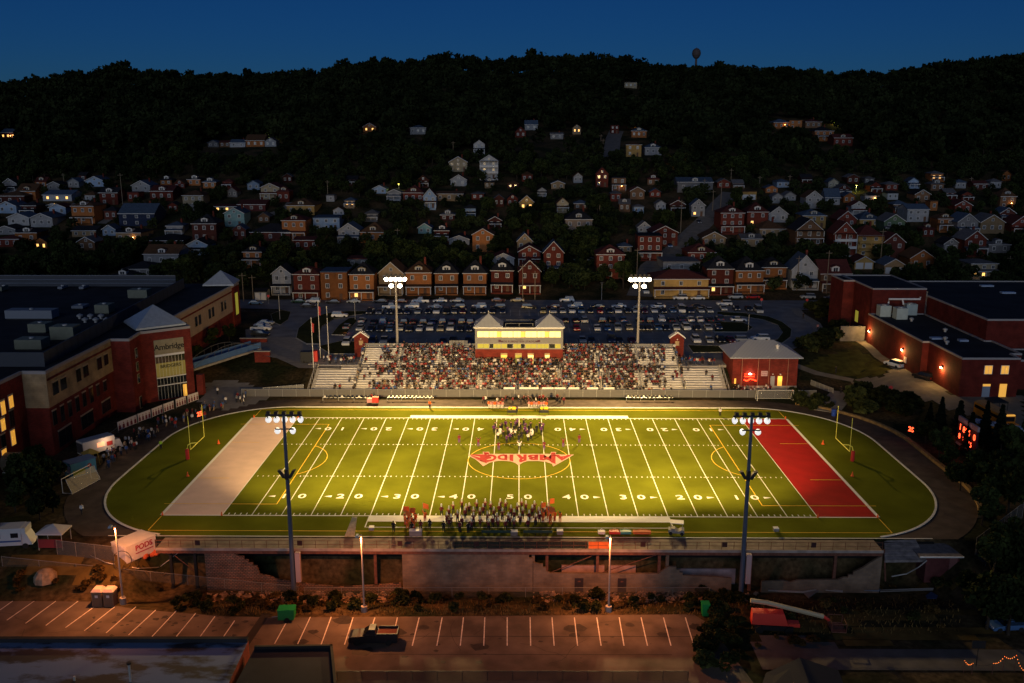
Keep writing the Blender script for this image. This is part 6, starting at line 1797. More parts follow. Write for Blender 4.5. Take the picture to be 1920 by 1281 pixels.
# far sideline groups
for i in range(16):
    u = 917+i*3.6 if i < 8 else 992+(i-8)*4.6; p = at_z(u, 766+(i % 2), 0)
    person(p[0], p[1], ZP, 'stand', 'white', 'pink' if i % 3 else 'orange', 'hair', 0, (f"cheerleader in {'pink' if i % 3 else 'orange'} lined up at the far sideline {'under the press box' if i >= 8 else 'toward school'}",), 'cheerleaders at the far sideline')
for i in range(26):
    u = random.uniform(905, 1060); v = random.uniform(752, 761); p = at_z(u, v, 0); c = random.choice(['maroon','black','maroon','white','red','black'])
    person(p[0], p[1], ZP, random.choice(['stand','walk']), 'dark', c, 'hair', random.uniform(-2,2), (f"person in {c} in the crowd at the fence under the press box",), 'people along the far fence')
for u, v, c, tr, l in ((1350,780,'white','dark','official in white shirt alone on the far turf by the light tower'),(1527,759,'white','tan','person in white shirt walking by the steps beside the track'),(1587,738,'white','dark','person in white standing at the top of the steps'),
                       (1576,738,'black','dark','person in black standing at the top of the steps beside one in white'),(302,842,'lime','dark','person in lime vest alone on the turf behind the grey end zone'),(154,965,'white','dark','person in white shirt walking alone on the dark track'),
                       (806,766,'orange','dark','person in orange crouching at far sideline near a dark stand'),(697,752,'red','dark','person in red beside the pink box at the far fence'),(1889,742,'lime','dark','person in lime vest by the lit gym door'),(1873,742,'white','dark','person in white in the lit gym doorway'),
                       (1506,598,'black','dark','person in black on the pavement by the loop road'),(1533,619,'pink','dark','person in pink on the pavement by the loop road'),(408,740,'white','dark','person in white on the forecourt before the entrance tower'),(1567,700,'black','dark','person in black on the footpath across the gym lawn'),
                       (969,775,'purple','dark','tall conductor in dark violet on the far podium')):
    p = ground(u, v); o = person(p[0], p[1], p[2]+ZP, 'walk' if 'walking' in l else 'stand', tr, c, 'hair', random.uniform(-1,1), (l,), 'people scattered round the field')
for s in (960, 1020):
    p = at_z(s, 778, 0); t = thing('percussion_stand', f"dark percussion frame with gold gongs at the far sideline {'nearest the conductor' if s == 960 else 'toward the red end zone'}", 'instrument', (p[0],p[1],.04), 0, 'percussion stands')
    for a in (-1, 1): MB().tube([(a,0,0),(a,0,2.0)], .05, 6).build('post', M_black, t)
    MB().tube([(-1,0,2),(1,0,2)], .05, 6).build('crossbar', M_black, t); MB().box(-.9,.9,-.3,.3,.5,.9).build('keyboard', M_black, t)
    for a in (-.5, .2, .6): MB().lathe([(.28,-.02),(.3,0),(.05,.04)], 12, (a,-.02,1.45), (0,-1,0)).build('gong', M_gold, t)
# crowd at the food trucks and track
for i in range(46):
    f = random.random(); u = 196+f*96+random.uniform(-14,14); v = 868-f*56+random.uniform(-12,12); p = at_z(u, v, 0)
    if p[0] > -66.5: p[0] = -67-random.random()*3
    c = random.choice(['white','black','grey','black','tan','red','blue','white'])
    person(p[0], p[1], ZP, random.choice(['stand','walk','stand']), random.choice(['dark','navy']), c, 'hair', random.uniform(-3,3), (f"person in {c} in the crowd beside the food truck",), 'crowd at the food truck')
for i in range(36):
    f = random.random(); u = 296+f*172+random.uniform(-8,8); v = 806-f*58+random.uniform(-9,9); p = at_z(u, v, 0)
    c = random.choice(['white','black','grey','black','maroon','red','blue','white'])
    person(p[0], p[1], ZP, random.choice(['stand','walk','stand']), random.choice(['dark','navy','tan']), c, 'hair', random.uniform(-3,3), (f"person in {c} walking the track below the player banners",), 'people on the track by the banners')
for i in range(22):
    p = np.array([random.uniform(48.2, 57), random.uniform(40.6, 45.5), .04]); c = random.choice(['white','maroon','black','grey','red'])
    person(p[0], p[1], p[2], 'stand', random.choice(['dark','navy']), c, 'hair', random.uniform(-3,3), (f"person in {c} queueing in front of the concession building",), 'queue at the concession building')
for i in range(34):
    x = random.uniform(38.5, 47.5) if i < 20 else random.uniform(-47, -38.5); y = random.uniform(52.2, 55.5); c = random.choice(['red','maroon','black','white','blue'])
    person(x, y, 4.27 if y < 52.85 else 4.17, 'stand', random.choice(['dark','navy']), c, 'hair', random.uniform(-1,1), (f"person in {c} standing on the platform behind the {'gym' if x > 0 else 'school'} end bleachers",), 'people on the end platforms')
# seated spectators: nearest rows one by one, the rest as a crowd
def dens(x, i, r, tier):
    return dens0(x, i, r, tier)*(.40+.75*(.5+.5*sin(x*1.3+r*1.1)*sin(x*.47-r*.6+tier)))+(.06 if 1 < i < 8 else 0)
def dens0(x, i, r, tier):
    if tier == 0:
        if i == 0: return .12 if r in (1,2) and -42 < x < -39.5 else .02
        if i == 1: return .75 if x > -33.6 and (r < 4 or r > 6) else .55 if r > 7 and x > -33 else .1
        if i == 2: return .85 if r > 3 else (.15 if r < 2 else .6)
        if i == 8: return .55 if x < 33.6 and r != 1 else .12
        if i == 9: return .20 if r == 1 and x > 43 else .03
        if i == 7: return .72 if r > 2 else .5
        return .86 if r > 1 else .6
    if i == 1: return .55 if x > -32.5 else .10
    if i == 8: return .4 if x < 35 else .15
    return .82 if r < 6 else .7
spec = []
for x0, x1, y, z, i, r, tier in SEATS:
    x = x0
    while x < x1:
        if random.random() < dens(x, i, r, tier): spec.append((x+random.uniform(-.08,.08), y, z, i, r, tier))
        x += random.uniform(.50, .62)
for k in range(80):      # people on the aisle steps
    x = random.choice(XB[1:10])+random.uniform(-.25,.25); q = random.choice(LOW+TOP if abs(x) > 2 else LOW); spec.append((x, q[0], q[1]-.42, -1, 98, 2))
for k in range(90):       # standing people on the concourse below the press box
    spec.append((random.uniform(-9.5, 9.5), random.uniform(52.0, 52.8), 4.25, -1, 99, 2))
nind = max(0, 318-len([1 for q in PEOPLE if q[0].name.startswith('person')]))
front = [q for q in spec if q[5] == 0 and q[4] <= 3]
front.sort(key=lambda q: (q[4], q[0])); front = front[:nind]
fs = set(id(q) for q in front)
rown = ['front','second','third','fourth']
for q in front:
    c = random.choice(['maroon','white','black','red','grey','blue','tan','maroon','white'])
    person(q[0], q[1], q[2], 'sit', random.choice(['dark','navy','tan']), c, 'hair', random.uniform(-.3,.3), (f"spectator in {c} in {rown[q[4]]} row of {names[q[3]].replace('block on the school side of the press box','school-side middle block').replace('block on the gym side of the press box','gym-side middle block').replace(' from the',' from').replace('school end','school').replace('gym end','gym')}",), 'spectators seated in the home stand')
uniq([(o, l, x) for o, l, x in PEOPLE], 'from school')
pal = ['maroon','white','black','black','grey','black','tan','pink','maroon','red','grey','white','black','blue','black','maroon','grey','black']
pm = [mat('crowd_'+c+str(k), SHIRT[c], .85) for k, c in enumerate(pal)]
def crowd(name, lst, raw, lab):
    V, Fq, MIx = [], [], []; off = 0
    me = RAW[raw]; me.calc_loop_triangles()
    v0 = np.empty(len(me.vertices)*3); me.vertices.foreach_get('co', v0); v0 = v0.reshape(-1,3)
    tri = np.empty(len(me.loop_triangles)*3, np.int32); me.loop_triangles.foreach_get('vertices', tri); tri = tri.reshape(-1,3)
    pi_ = np.empty(len(me.loop_triangles), np.int32); me.loop_triangles.foreach_get('polygon_index', pi_)
    mi = np.array([p.material_index for p in me.polygons])[pi_]
    for q in lst:
        a = rng.uniform(-.5,.5); ca, sa = cos(a), sin(a); s = rng.uniform(.9,1.05)
        V.append(v0 @ (np.array([[ca,-sa,0],[sa,ca,0],[0,0,1]]).T*s)+np.array([q[0],q[1],q[2]]))
        Fq.append(tri+off); off += len(v0)
        m = mi.copy(); m[mi == 1] = 5+int(rng.integers(len(pm))); m[(mi == 2) & (rng.random() < .4)] = 5+int(rng.integers(len(pm))); MIx.append(m)
    mats = [M_skin, M_shirt, TR['dark'], M_shoe, M_hair]+pm
    stuff(link(name, np_mesh(name, np.concatenate(V), np.concatenate(Fq), mats, np.concatenate(MIx))), lab, 'crowd')
crowd('seated_crowd', [q for q in spec if id(q) not in fs and q[5] < 2], 'sit', 'dense crowd of spectators filling the upper rows of the stand')
crowd('standing_crowd', [q for q in spec if q[5] == 2], 'stand', 'people standing in a packed row below the press box')
print('people', len(PEOPLE), 'crowd', len(spec)-len(front))
# ------------------------------------------------------------------ other vehicles and loose objects
def wheel(par, x, y, r=.45, w=.28, z=None):
    return MB().lathe([(r,-w/2),(r,w/2),(r*.5,w/2+.02)], 14, (x,y,r if z is None else z), (1,0,0)).build('wheel', M_tyre, par)
def box_truck(u, v, L, Wd, H, rz, m, lab, name='food_truck', z=None, roofm=None):
    p = ground(u, v) if z is None else at_z(u, v, z)
    t = thing(name, lab, 'truck', (p[0],p[1],p[2]+.02), rz)
    MB().box(-Wd/2,Wd/2,-L/2,L/2-1.6,.75,H).build('box_body', m, t); MB().box(-Wd/2+.05,Wd/2-.05,-L/2+.05,L/2-1.65,H,H+.06).build('roof', roofm or M_galv, t)
    MB().hexa([(-Wd/2+.1,L/2-1.58,.5),(Wd/2-.1,L/2-1.58,.5),(Wd/2-.1,L/2,.5),(-Wd/2+.1,L/2,.5),(-Wd/2+.15,L/2-1.58,2.2),(Wd/2-.15,L/2-1.58,2.2),(Wd/2-.15,L/2-.6,2.2),(-Wd/2+.15,L/2-.6,2.2)]).build('cab', m, t)
    for sx in (-1,1):
        for y in (-L/2+1.2, L/2-1.0): wheel(t, sx*(Wd/2-.1), y)
    return t
t = box_truck(190, 850, 7.5, 2.4, 3.2, R_(-38), mat('truck_white', (.55,.54,.52), .5), 'white food truck with lit serving hatch in the crowd', roofm=mat('blue_grey_top', (.22,.27,.35), .5))
MB().box(1.21,1.26,-1.2,.2,1.7,2.5).build('serving_hatch', mat('hatch_glow', (1,.5,.3), .4, emit=.8, ecol=(1,.40,.20)), t); MB().box(1.22,1.25,.6,1.7,1.5,2.3).build('menu_board', mat('red_board', (.35,.03,.03), .6), t)
MB().box(-1.1,1.1,-3.79,-3.76,1.0,2.9).build('rear_door', mat('dark_door_grey', (.06,.06,.07), .5), t)
point('hatch_light', (t.location[0]+2.2, t.location[1]-1.2, 2.6), 120, (1,.6,.35), .2)
p = at_z(152, 888, 0); t = thing('kids_booth', 'bright blue yellow and red painted booth beside the soccer goal', 'booth', (p[0],p[1],.02), R_(-38))
MB().box(-1.2,1.2,-2.2,2.2,0,2.5).build('booth_body', mat('sky_blue_wall', (.10,.32,.42), .6), t); MB().box(-1.3,1.3,-2.3,2.3,2.51,2.65).build('roof', mat('blue_top', (.10,.16,.30), .5), t)
MB().box(1.21,1.26,-1.9,.2,.3,1.2).build('yellow_panel', mat('yellow_green', (.42,.45,.04), .6), t); MB().lathe([(.35,0),(.35,.05)], 12, (1.21,1.0,1.5), (1,0,0)).build('red_emblem', mat('bright_red', (.55,.04,.03), .6), t); MB().box(-1.0,1.0,-2.26,-2.21,.8,2.0).build('window_strip', M_trim, t)
p = at_z(172, 872, 0); t = thing('yellow_tent_frame', 'yellow framed stall with blue tarp between the food truck and booth', 'stall', (p[0],p[1],.02), R_(-38))
for a in (-1,1):
    for c in (-1,1): MB().tube([(a,c,0),(a*.8,c*.8,2.6)], .06, 5).build('post', mat('dull_yellow', (.45,.30,.05), .6), t)
MB().add([(-1.2,-1.2,2.3),(1.2,-1.2,2.3),(1.2,1.2,2.3),(-1.2,1.2,2.3),(0,0,3.1),(-1.2,-1.2,2.25),(1.2,-1.2,2.25),(1.2,1.2,2.25),(-1.2,1.2,2.25)], [(0,1,4),(1,2,4),(2,3,4),(3,0,4),(8,7,6,5),(0,5,6,1),(1,6,7,2),(2,7,8,3),(3,8,5,0)]).build('tarp', mat('yellow_tarp', (.35,.24,.05), .8), t)
def soccer_goal(p, q, lab, net=True):
    p, q = np.array(p), np.array(q); L = float(np.linalg.norm(q[:2]-p[:2])); a = math.atan2(q[1]-p[1], q[0]-p[0])
    t = thing('soccer_goal', lab, 'goal', (p[0],p[1],p[2]), a)
    m = mat('goal_white', (.70,.68,.62), .5)
    for x in (0, L): MB().tube([(x,0,0),(x,0,2.44)], .06, 6).build('post', m, t); MB().tube([(x,0,.05),(x,1.8,.05),(x,.8,2.4)], .04, 5).build('side_frame', m, t)
    MB().tube([(0,0,2.44),(L,0,2.44)], .06, 6).build('crossbar', m, t); MB().tube([(0,1.8,.05),(L,1.8,.05)], .04, 5).build('ground_bar', m, t)
    MB().hexa([(0,1.78,.1),(L,1.78,.1),(L,1.8,.1),(0,1.8,.1),(0,.78,2.4),(L,.78,2.4),(L,.8,2.4),(0,.8,2.4)]).build('net', mesh_mat('net', (.35,.34,.33), .3), t)
soccer_goal(at_z(1420,752,0), at_z(1487,752,0), 'white soccer goal standing by the fence in front of the concession building')
soccer_goal(at_z(171,897,0), at_z(118,925,0), 'white soccer goal standing at the dark edge of the track beside the booth')
# container
p = ground(238, 1056); t = thing('storage_container', 'white storage container with red lettering on the bank by the deck', 'container', (p[0],p[1],p[2]-.1), R_(-32))
mc = mat('container_white', (.66,.60,.56), .6, .08, 1)
MB().box(-3.3,0,0,4.9,.0,2.4).build('container_body', mc, t); MB().box(-3.35,.05,-.05,4.95,2.4,2.5).build('lid', mc, t); MB().box(-3.1,-.2,-.06,-.004,.2,2.2).build('end_door', mat('pale_mauve', (.50,.45,.45), .6), t)
text('lettering', 'PODS', 1.1, mat('pod_red', (.36,.02,.05), .6), t, (.02, 2.9, 1.65), (pi/2,0,pi/2), bold=.03); MB().box(.004,.03,1.5,4.4,.85,.97).build('red_stripe', MATS['pod_red'], t)
for i, (u, v) in enumerate(((272,1046),(285,1042),(293,1040))):
    q = ground(u, v); o = MB().lathe([(.4,0),(.55,.25),(.5,.6),(.2,.85)], 8).build('tarp_bundle', mat('orange_tarp', (.50,.09,.03), .8, .2, 2)); o.location = (q[0],q[1],q[2]-.05); tag(o, f"crumpled orange bundle on the ground by the white container, {ordn(i)} from it", 'bundle', 'orange bundles by the container')
q = ground(243, 1060); o = thing('wire_hoop', 'black wire hoop leaning on the end of white container', 'hoop', (q[0]-.4,q[1]-1.2,q[2])); MB().tube([(1.3*cos(a*pi/12),.25*sin(a*pi/12),1.35+1.3*sin(a*pi/12)) for a in range(25)], .05, 5, cap=False).build('ring', M_black, o)
# portable toilets
t0 = None
for i, u in enumerate((181.5, 203)):
    p = at_z(u, 1140, ZK); t = thing('portable_toilet', f"tan portable toilet with pinkish roof, {'the one farther from' if i == 0 else 'the one nearest'} the lamp post", 'toilet', (p[0],p[1]+.9,ZK+.012), 0, 'pair of portable toilets')
    w = .68; MB().box(-w,w,-w,w,0,2.15).build('cabin', mat('tan_plastic', (.22,.15,.09), .6), t)
    MB().hexa([(-w-.06,-w-.06,2.151),(w+.06,-w-.06,2.151),(w+.06,w+.06,2.151),(-w-.06,w+.06,2.151),(-w*.7,-w*.8,2.5),(w*.7,-w*.8,2.5),(w*.7,w*.8,2.5),(-w*.7,w*.8,2.5)]).build('roof', mat('pink_white_plastic', (.60,.45,.40), .6), t)
    d = MB().box(-.5,.5,-w-.04,-w-.003,.1,1.95).build('door', mat('tan_door', (.17,.12,.08), .6), t); MB().box(-.2,.2,-w-.06,-w-.043,1.35,1.7).build('door_sign', M_trim, d)
# lamp posts of the lower car park
for u, vb, ut, vt, s, l in ((231,1130,214,986,-1,'lamp post with grey head standing beside the portable toilets'),(683,1146,677,1003,-1,'lamp post on a concrete base behind the black pickup'),(1141,1146,1145,1005,-1,'lamp post on a concrete base in front of the tan wall with doors')):
    p = at_z(u, vb, ZK); t = thing('lamp_post', l, 'lamp post', (p[0],p[1],ZK), 0, 'lamp posts of the lower car park'); H = at_y(u, vt, p[1])[2]-ZK
    MB().lathe([(.42,-.3),(.42,.75)], 12).build('concrete_base', M_conc, t); MB().tube([(0,0,.7),(0,0,H)], .13, 8, .10).build('pole', mat('wood_grey_pole', (.30,.27,.25), .7), t)
    MB().tube([(0,0,H-.15),(s*.5,-.25,H+.05)], .05, 6).build('arm', M_galv, t)
    hd = MB().hexa([(s*.45-.22,-.75,H-.05),(s*.45+.22,-.75,H-.05),(s*.45+.22,-.05,H-.05),(s*.45-.22,-.05,H-.05),(s*.45-.15,-.65,H+.2),(s*.45+.15,-.65,H+.2),(s*.45+.15,-.1,H+.2),(s*.45-.15,-.1,H+.2)]).build('lamp_head', mat('grey_blue_head', (.20,.25,.33), .5), t)
    MB().box(s*.45-.17,s*.45+.17,-.68,-.1,H-.08,H-.052).build('lens', mat('sodium_lens', (1,.5,.15), .4, emit=4, ecol=(1,.33,.06)), hd)
    spot('sodium_lamp', (p[0]+s*.45, p[1]-.4, ZK+H-.12), (p[0]+s*.5, p[1]-1.0, ZK), 11500, (1,.31,.085), R_(160), .4, .12)
# black pickup
p = at_z(700, 1211, ZK); t = thing('pickup_truck', 'black pickup with an open reddish load bed parked across the lower bays', 'pickup', (p[0],p[1]+1.0,ZK+.012), 0)
mb2 = mat('black_paint', (.010,.011,.014), .35, spec=.4)
MB().profile([(-3.1,.5),(-3.05,.35),(2.9,.35),(3.0,.6),(3.0,1.25),(-1.2,1.25),(-2.7,1.12),(-3.08,.95)], -.98, .98, 'y').build('body', mb2, t)
MB().hexa([(-1.35,-.9,1.252),(.35,-.9,1.252),(.35,.9,1.252),(-1.35,.9,1.252),(-.6,-.72,1.93),(.2,-.72,1.93),(.2,.72,1.93),(-.6,.72,1.93)]).build('cab', M_cglass, t); MB().box(-.58,.2,-.71,.71,1.932,1.99).build('roof_panel', mb2, t)
for y in (-.98,.88): MB().box(.42,3.0,y,y+.1,1.252,1.6).build('bed_side', mb2, t)
MB().box(2.9,3.0,-.87,.87,1.252,1.6).build('tailgate', mb2, t); MB().box(.45,2.88,-.86,.86,1.253,1.30).build('load_bed', mat('rust_bed', (.12,.03,.02), .7), t)
for x in (-2.1, 1.9):
    for y in (-.9,.9): MB().lathe([(.4,-.13),(.4,.13),(.2,.14)], 14, (x,y,.4), (0,1,0)).build('wheel', M_tyre, t)
MB().box(-3.14,-3.06,-.85,-.5,.75,.95).build('headlight', M_head, t)
# green wheeled machine and bin
p = at_z(536, 1168, ZK); t = thing('green_trailer', 'small bright green wheeled utility trailer at the edge of the lower bays', 'trailer', (p[0],p[1]+.8,ZK+.012), .05)
mg = mat('green_paint', (.01,.22,.05), .5)
MB().hexa([(-1.05,-.8,.35),(1.0,-.8,.35),(1.0,.8,.35),(-1.05,.8,.35),(-1.05,-.7,1.6),(1.05,-.7,1.6),(1.05,.7,1.6),(-1.05,.7,1.6)]).build('body', mg, t); MB().box(-1.1,1.1,-.75,.75,1.6,1.72).build('lid', mg, t)
for y in (-.8,.8): MB().lathe([(.34,-.1),(.34,.1)], 12, (.1,y,.34), (0,1,0)).build('wheel', M_tyre, t)
MB().tube([(-1.0,0,.5),(-2.0,0,.4)], .05, 5).build('tow_bar', M_galv, t)
p = at_z(1323, 1158, ZK); t = thing('green_bin', 'upright green wheelie bin at the end of the lower bays', 'bin', (p[0],p[1]+.5,ZK+.01)); MB().hexa([(-.4,-.4,.1),(.4,-.4,.1),(.4,.4,.1),(-.4,.4,.1),(-.5,-.5,1.75),(.5,-.5,1.75),(.5,.5,1.75),(-.5,.5,1.75)]).build('bin_body', mg, t); MB().box(-.55,.55,-.55,.55,1.752,1.86).build('lid', mg, t)
# boom lift
p = ground(1460, 1180); t = thing('boom_lift', 'red boom lift with a long pale boom and rusty basket on dry grass', 'boom lift', (p[0],p[1],p[2]), -.1)
mr = mat('lift_red', (.60,.045,.03), .5)
MB().box(-3.2,1.6,-1.1,1.1,.35,1.0).build('chassis', M_black, t)
for x in (-2.6,1.0):
    for y in (-1.15,1.15): MB().lathe([(.5,-.18),(.5,.18)], 14, (x,y,.5), (0,1,0)).build('wheel', M_tyre, t)
MB().hexa([(-3.6,-1.0,1.05),(1.0,-1.0,1.05),(1.0,.5,1.05),(-3.6,.5,1.05),(-3.5,-.9,2.6),(.4,-.9,2.6),(.4,.4,2.6),(-3.5,.4,2.6)]).build('turret', mr, t); MB().box(1.0,2.4,-.9,.2,.9,1.3).build('engine_step', mr, t)
MB().tube([(-3.6,.8,3.4),(-1.5,.8,3.2),(5.6,.8,1.7)], .30, 6).build('boom', mat('boom_cream', (.40,.34,.22), .6), t); MB().tube([(5.6,.8,1.7),(6.4,.8,1.2)], .2, 6).build('boom_tip', mr, t)
for z in (.4, 1.5): MB().tube([(6.4,-.6,z),(8.2,-.6,z),(8.2,1.8,z),(6.4,1.8,z),(6.4,-.6,z)], .05, 5).build('basket_rail', M_steel, t)
for x, y in ((6.4,-.6),(8.2,-.6),(8.2,1.8),(6.4,1.8)): MB().tube([(x,y,.35),(x,y,1.55)], .05, 5).build('basket_post', M_steel, t)
MB().box(6.4,8.2,-.6,1.8,.3,.38).build('basket_floor', M_steel, t)
# golf cart, benches, boxes on the near turf
p = at_z(1269, 1004, 0); t = thing('golf_cart', 'white roofed golf cart parked on the near turf', 'golf cart', (p[0],p[1]+.5,.04), R_(80))
MB().profile([(-1.15,.3),(1.15,.3),(1.15,.75),(.3,.8),(-.3,.55),(-.7,.85),(-1.1,.8)], -.6, .6, 'x').build('body', M_cream, t); MB().box(-.65,.65,-1.0,.95,1.82,1.9).build('roof', M_trim, t); MB().box(-.5,.5,.2,.7,.82,.95).build('seat', M_cream, t)
for x in (-.58,.58):
    for y in (-.85,.85): MB().tube([(x,y,.6),(x,y*1.0,1.82)], .03, 5).build('roof_post', M_galv, t); wheel(t, x, y*.95, .25, .18)
for i, (ua, ub) in enumerate(((903,959),(981,1036))):
    p, q = at_z(ua, 1004, 0), at_z(ub, 1004, 0); t = thing('team_bench', f"long dark team bench at the near sideline, the one {'toward the grey end zone' if i == 0 else 'toward the red end zone'}", 'bench', (p[0],p[1],.04)); L = q[0]-p[0]
    MB().box(0,L,-.2,.2,.42,.47).build('seat', mat('dark_green_bench', (.02,.05,.04), .6), t); MB().box(0,L,-.28,-.22,.5,.9).build('backrest', MATS['dark_green_bench'], t)
    for k in range(5): MB().box(L*(k+.1)/5-.03,L*(k+.1)/5+.03,-.24,.18,0,.42).build('leg', M_black, t)
for u, v, l, w in ((779,1006,'white equipment box behind the drum line',.9),(964,1006,'white cooler standing between the two team benches',.5),(1050,1004,'white lectern stand on the near turf past the benches',.45),(696,996,'small white bag lying on the near turf',.35),(1456,998,'white bag lying on the near turf by the red end zone side',.35)):
    p = at_z(u, v, 0); t = thing('equipment_box', l, 'box', (p[0],p[1]+.4,.04)); MB().box(-w,w,-.35,.35,0,.75*min(1,w*1.6)).build('case', M_cream, t); MB().box(-w*1.04,w*1.04,-.38,.38,.75*min(1,w*1.6),.75*min(1,w*1.6)+.1).build('lid', M_trim, t)
p = at_z(658, 1006, 0); t = thing('feather_net', 'tall pale folded net standing on the near turf beside a lamp post', 'net', (p[0],p[1],.03)); MB().hexa([(-.9,-.2,0),(.5,-.2,0),(.5,.3,0),(-.9,.3,0),(.3,-.1,3.0),(1.0,-.1,3.0),(1.0,.15,3.0),(.3,.15,3.0)]).build('net_cloth', mat('pale_net', (.45,.38,.22), .8, .3, 3, alpha=.8), t); MB().tube([(-.9,0,0),(.4,0,3.1)], .03, 5).build('pole', M_galv, t)
for i, (u, w, c) in enumerate(((1128,.5,'white_trim'),(1153,.8,'bright_red'),(1172,.9,'teal_box'),(1204,1.3,'orange_board'))):
    if c == 'teal_box': mat('teal_box', (.05,.22,.20), .6)
    p = at_z(u, 1004, 0); t = thing('sports_gear', '%s sports gear lying on the near turf by the orange board' % ['white','red','teal','orange'][i], 'sports gear', (p[0],p[1]+.4,.04)); MB().box(-w,w,-.35,.35,.12,.5).build('tray', MATS[c], t); MB().box(-w*.8,w*.8,-.25,.25,0,.12).build('skid', M_black, t); MB().tube([(-w,-.3,.55),(0,.1,.8),(w,-.2,.6)], .05, 5).build('handle', MATS[c], t)
# far sideline bench clutter
for u0, u1, l, m in ((604,700,'dark kit bags',M_black),(725,812,'grey kit bags',M_galv),(1175,1262,'black kit bags',M_black)):
    t = thing('kit_bench', f"long low bench of {l} along far fence, {yardname(at_z((u0+u1)/2,752,0)[0])}", 'bench', tuple(at_z(u0,754,0)+np.array([0,.8,.35]))); L = (u1-u0)/8.5
    MB().box(0,L,-.2,.2,.4,.46).build('seat', M_galv, t)
    for k in range(12): MB().lathe([(.22,0),(.28,.15),(.2,.35)], 8, (L*(k+.5)/12,random.uniform(-.1,.1),.461)).build('kit_bag', m if k % 4 else M_trim, t)
    for k in range(4): MB().box(L*k/3.3,L*k/3.3+.06,-.18,.18,-.3,.4).build('leg', M_galv, t)
p = at_z(699, 757, 0); t = thing('medical_cart', 'red and pink medical cart by the far fence', 'cart', (p[0],p[1],.04)); MB().box(-1.2,-.1,-.4,.4,.3,1.2).build('pink_case', mat('pink_case', (.55,.25,.25), .6), t); MB().box(-.05,1.3,-.5,.5,.3,1.5).build('red_case', MATS['bright_red'], t)
for x in (-.9,.9): wheel(t, x, 0, .2, .12)
for i, (u, wd) in enumerate(((955,44),(992,75),(1027,46),(1050,44),(1076,42),(1111,44),(1142,42))):
    p = at_y(u, 733, 41.9); w = wd/17.5/2; t = thing('front_banner', f"white banner hung on the front rail of the bleachers, {ordn(i)} from the school end", 'banner', (p[0],41.9,.35), 0, 'white banners on the front rail'); MB().box(-w,w,0,.05,.35,1.35).build('cloth', M_trim, t)
    for s in (-w, w): MB().tube([(s,.08,0),(s,.08,1.4)], .03, 5).build('post', M_galv, t)
# flag poles
for u, vb, vt, fl, l in ((588,690,597,'red','white flagpole with a red flag, shortest of the three by the stand'),(601,672,566,'red','tallest white flagpole of three with a limp red flag'),(617,676,576,None,'white flagpole with dark fittings nearest the brick gate pier')):
    p = at_z(u, vb, 4.0); t = thing('flagpole', l, 'flagpole', (p[0],p[1],4.0), 0, 'three flagpoles'); H = at_y(u, vt, p[1])[2]-4
    MB().tube([(0,0,0),(0,0,H)], .09, 8, .05).build('pole', M_trim, t); MB().lathe([(.12,0),(.12,.1),(.03,.2)], 8, (0,0,H)).build('finial', M_trim, t)
    if fl: MB().hexa([(.06,-.02,H-3.2),(.5,-.05,H-3.4),(.5,.0,H-3.4),(.06,.02,H-3.2),(.06,-.02,H-1.0),(.55,-.05,H-1.3),(.55,.0,H-1.3),(.06,.02,H-1.0)]).build('flag', mat('flag_red', (.35,.04,.04), .8), t)
    else: MB().box(-.15,.15,-.15,.15,H-2.6,H-2.0).build('fitting', M_black, t)
p = at_z(578, 681, 4); t = thing('red_box_trailer', 'small red box with dark end beside the flagpoles', 'container', (p[0],p[1],4.0), .1); MB().box(-1.8,1.2,0,1.8,.3,2.7).build('box_body', M_black, t); MB().box(1.203,2.2,.05,1.75,.3,2.8).build('red_end', MATS['bright_red'], t)
for s in (-1, .8): wheel(t, s, .1, .3, .2)
# utility poles and street lamps
its = []
def upole(u, vb, vt, p=None, arm=True):
    p = ground(u, vb); H = at_y(u, vt, p[1])[2]-p[2]; t = thing('utility_pole', '', 'utility pole', (p[0],p[1],p[2]-.3), random.uniform(-.4,.4), 'utility poles')
    MB().tube([(0,0,0),(0,0,H+.3)], .16, 6, .11).build('pole', mat('pole_wood', (.19,.15,.11), .9), t)
    if arm: MB().box(-1.1,1.1,-.06,.06,H-.6,H-.45).build('crossarm', MATS['pole_wood'], t)
    nb = min(HOUSES, key=lambda g: abs(g['u']-u)+1.2*abs(g['v']-vb)); its.append((t, [f"wooden utility pole beside the {nb['name']} {zone(dict(v=vb))}"], u))
    return t
for q in ((457,565,512),(475,563,516),(980,560,495),(1003,562,508),(1194,520,465),(1276,437,375),(1124,410,370),(1351,390,340),(1336,395,356),(1494,545,480),(1549,550,470),(1650,500,430),(231,390,325),(850,298,265),(1130,300,260),(1126,300,252),(746,462,428),(615,372,338),(1370,348,316),(1424,350,330),(1480,352,328),(1620,390,362),(1706,515,488),(120,345,325),(752,218,198),(757,218,196),(1267,310,290),(640,300,280),(1320,365,335),(1820,350,332),(1036,195,185),(1147,200,185),(1890,520,480)): upole(*q)
uniq(its, 'from school')
def slamp(u, vb, vt, m, w, col, lab, hd=True):
    p = ground(u, vb); H = at_y(u, vt, p[1])[2]-p[2]; t = thing('street_lamp', lab, 'street lamp', (p[0],p[1],p[2]), 0, 'street lamps'); MB().tube([(0,0,-.2),(0,0,H)], .1, 6, .07).build('pole', M_galv, t); MB().box(-.6,.6,-.15,.15,H,H+.15).build('lamp_head', M_black, t)
    if m: MB().box(-.3,.3,-.12,.12,H-.08,H-.005).build('lens', m, t); point('street_light', (p[0],p[1]-.3,p[2]+H-.4), w, col, .15)
slamp(1266,312,293, mat('amber_lens', (1,.6,.2), .4, emit=40, ecol=(1,.5,.12)), 300, (1,.5,.15), 'small glowing street lamp on the hill above the grey gabled house')
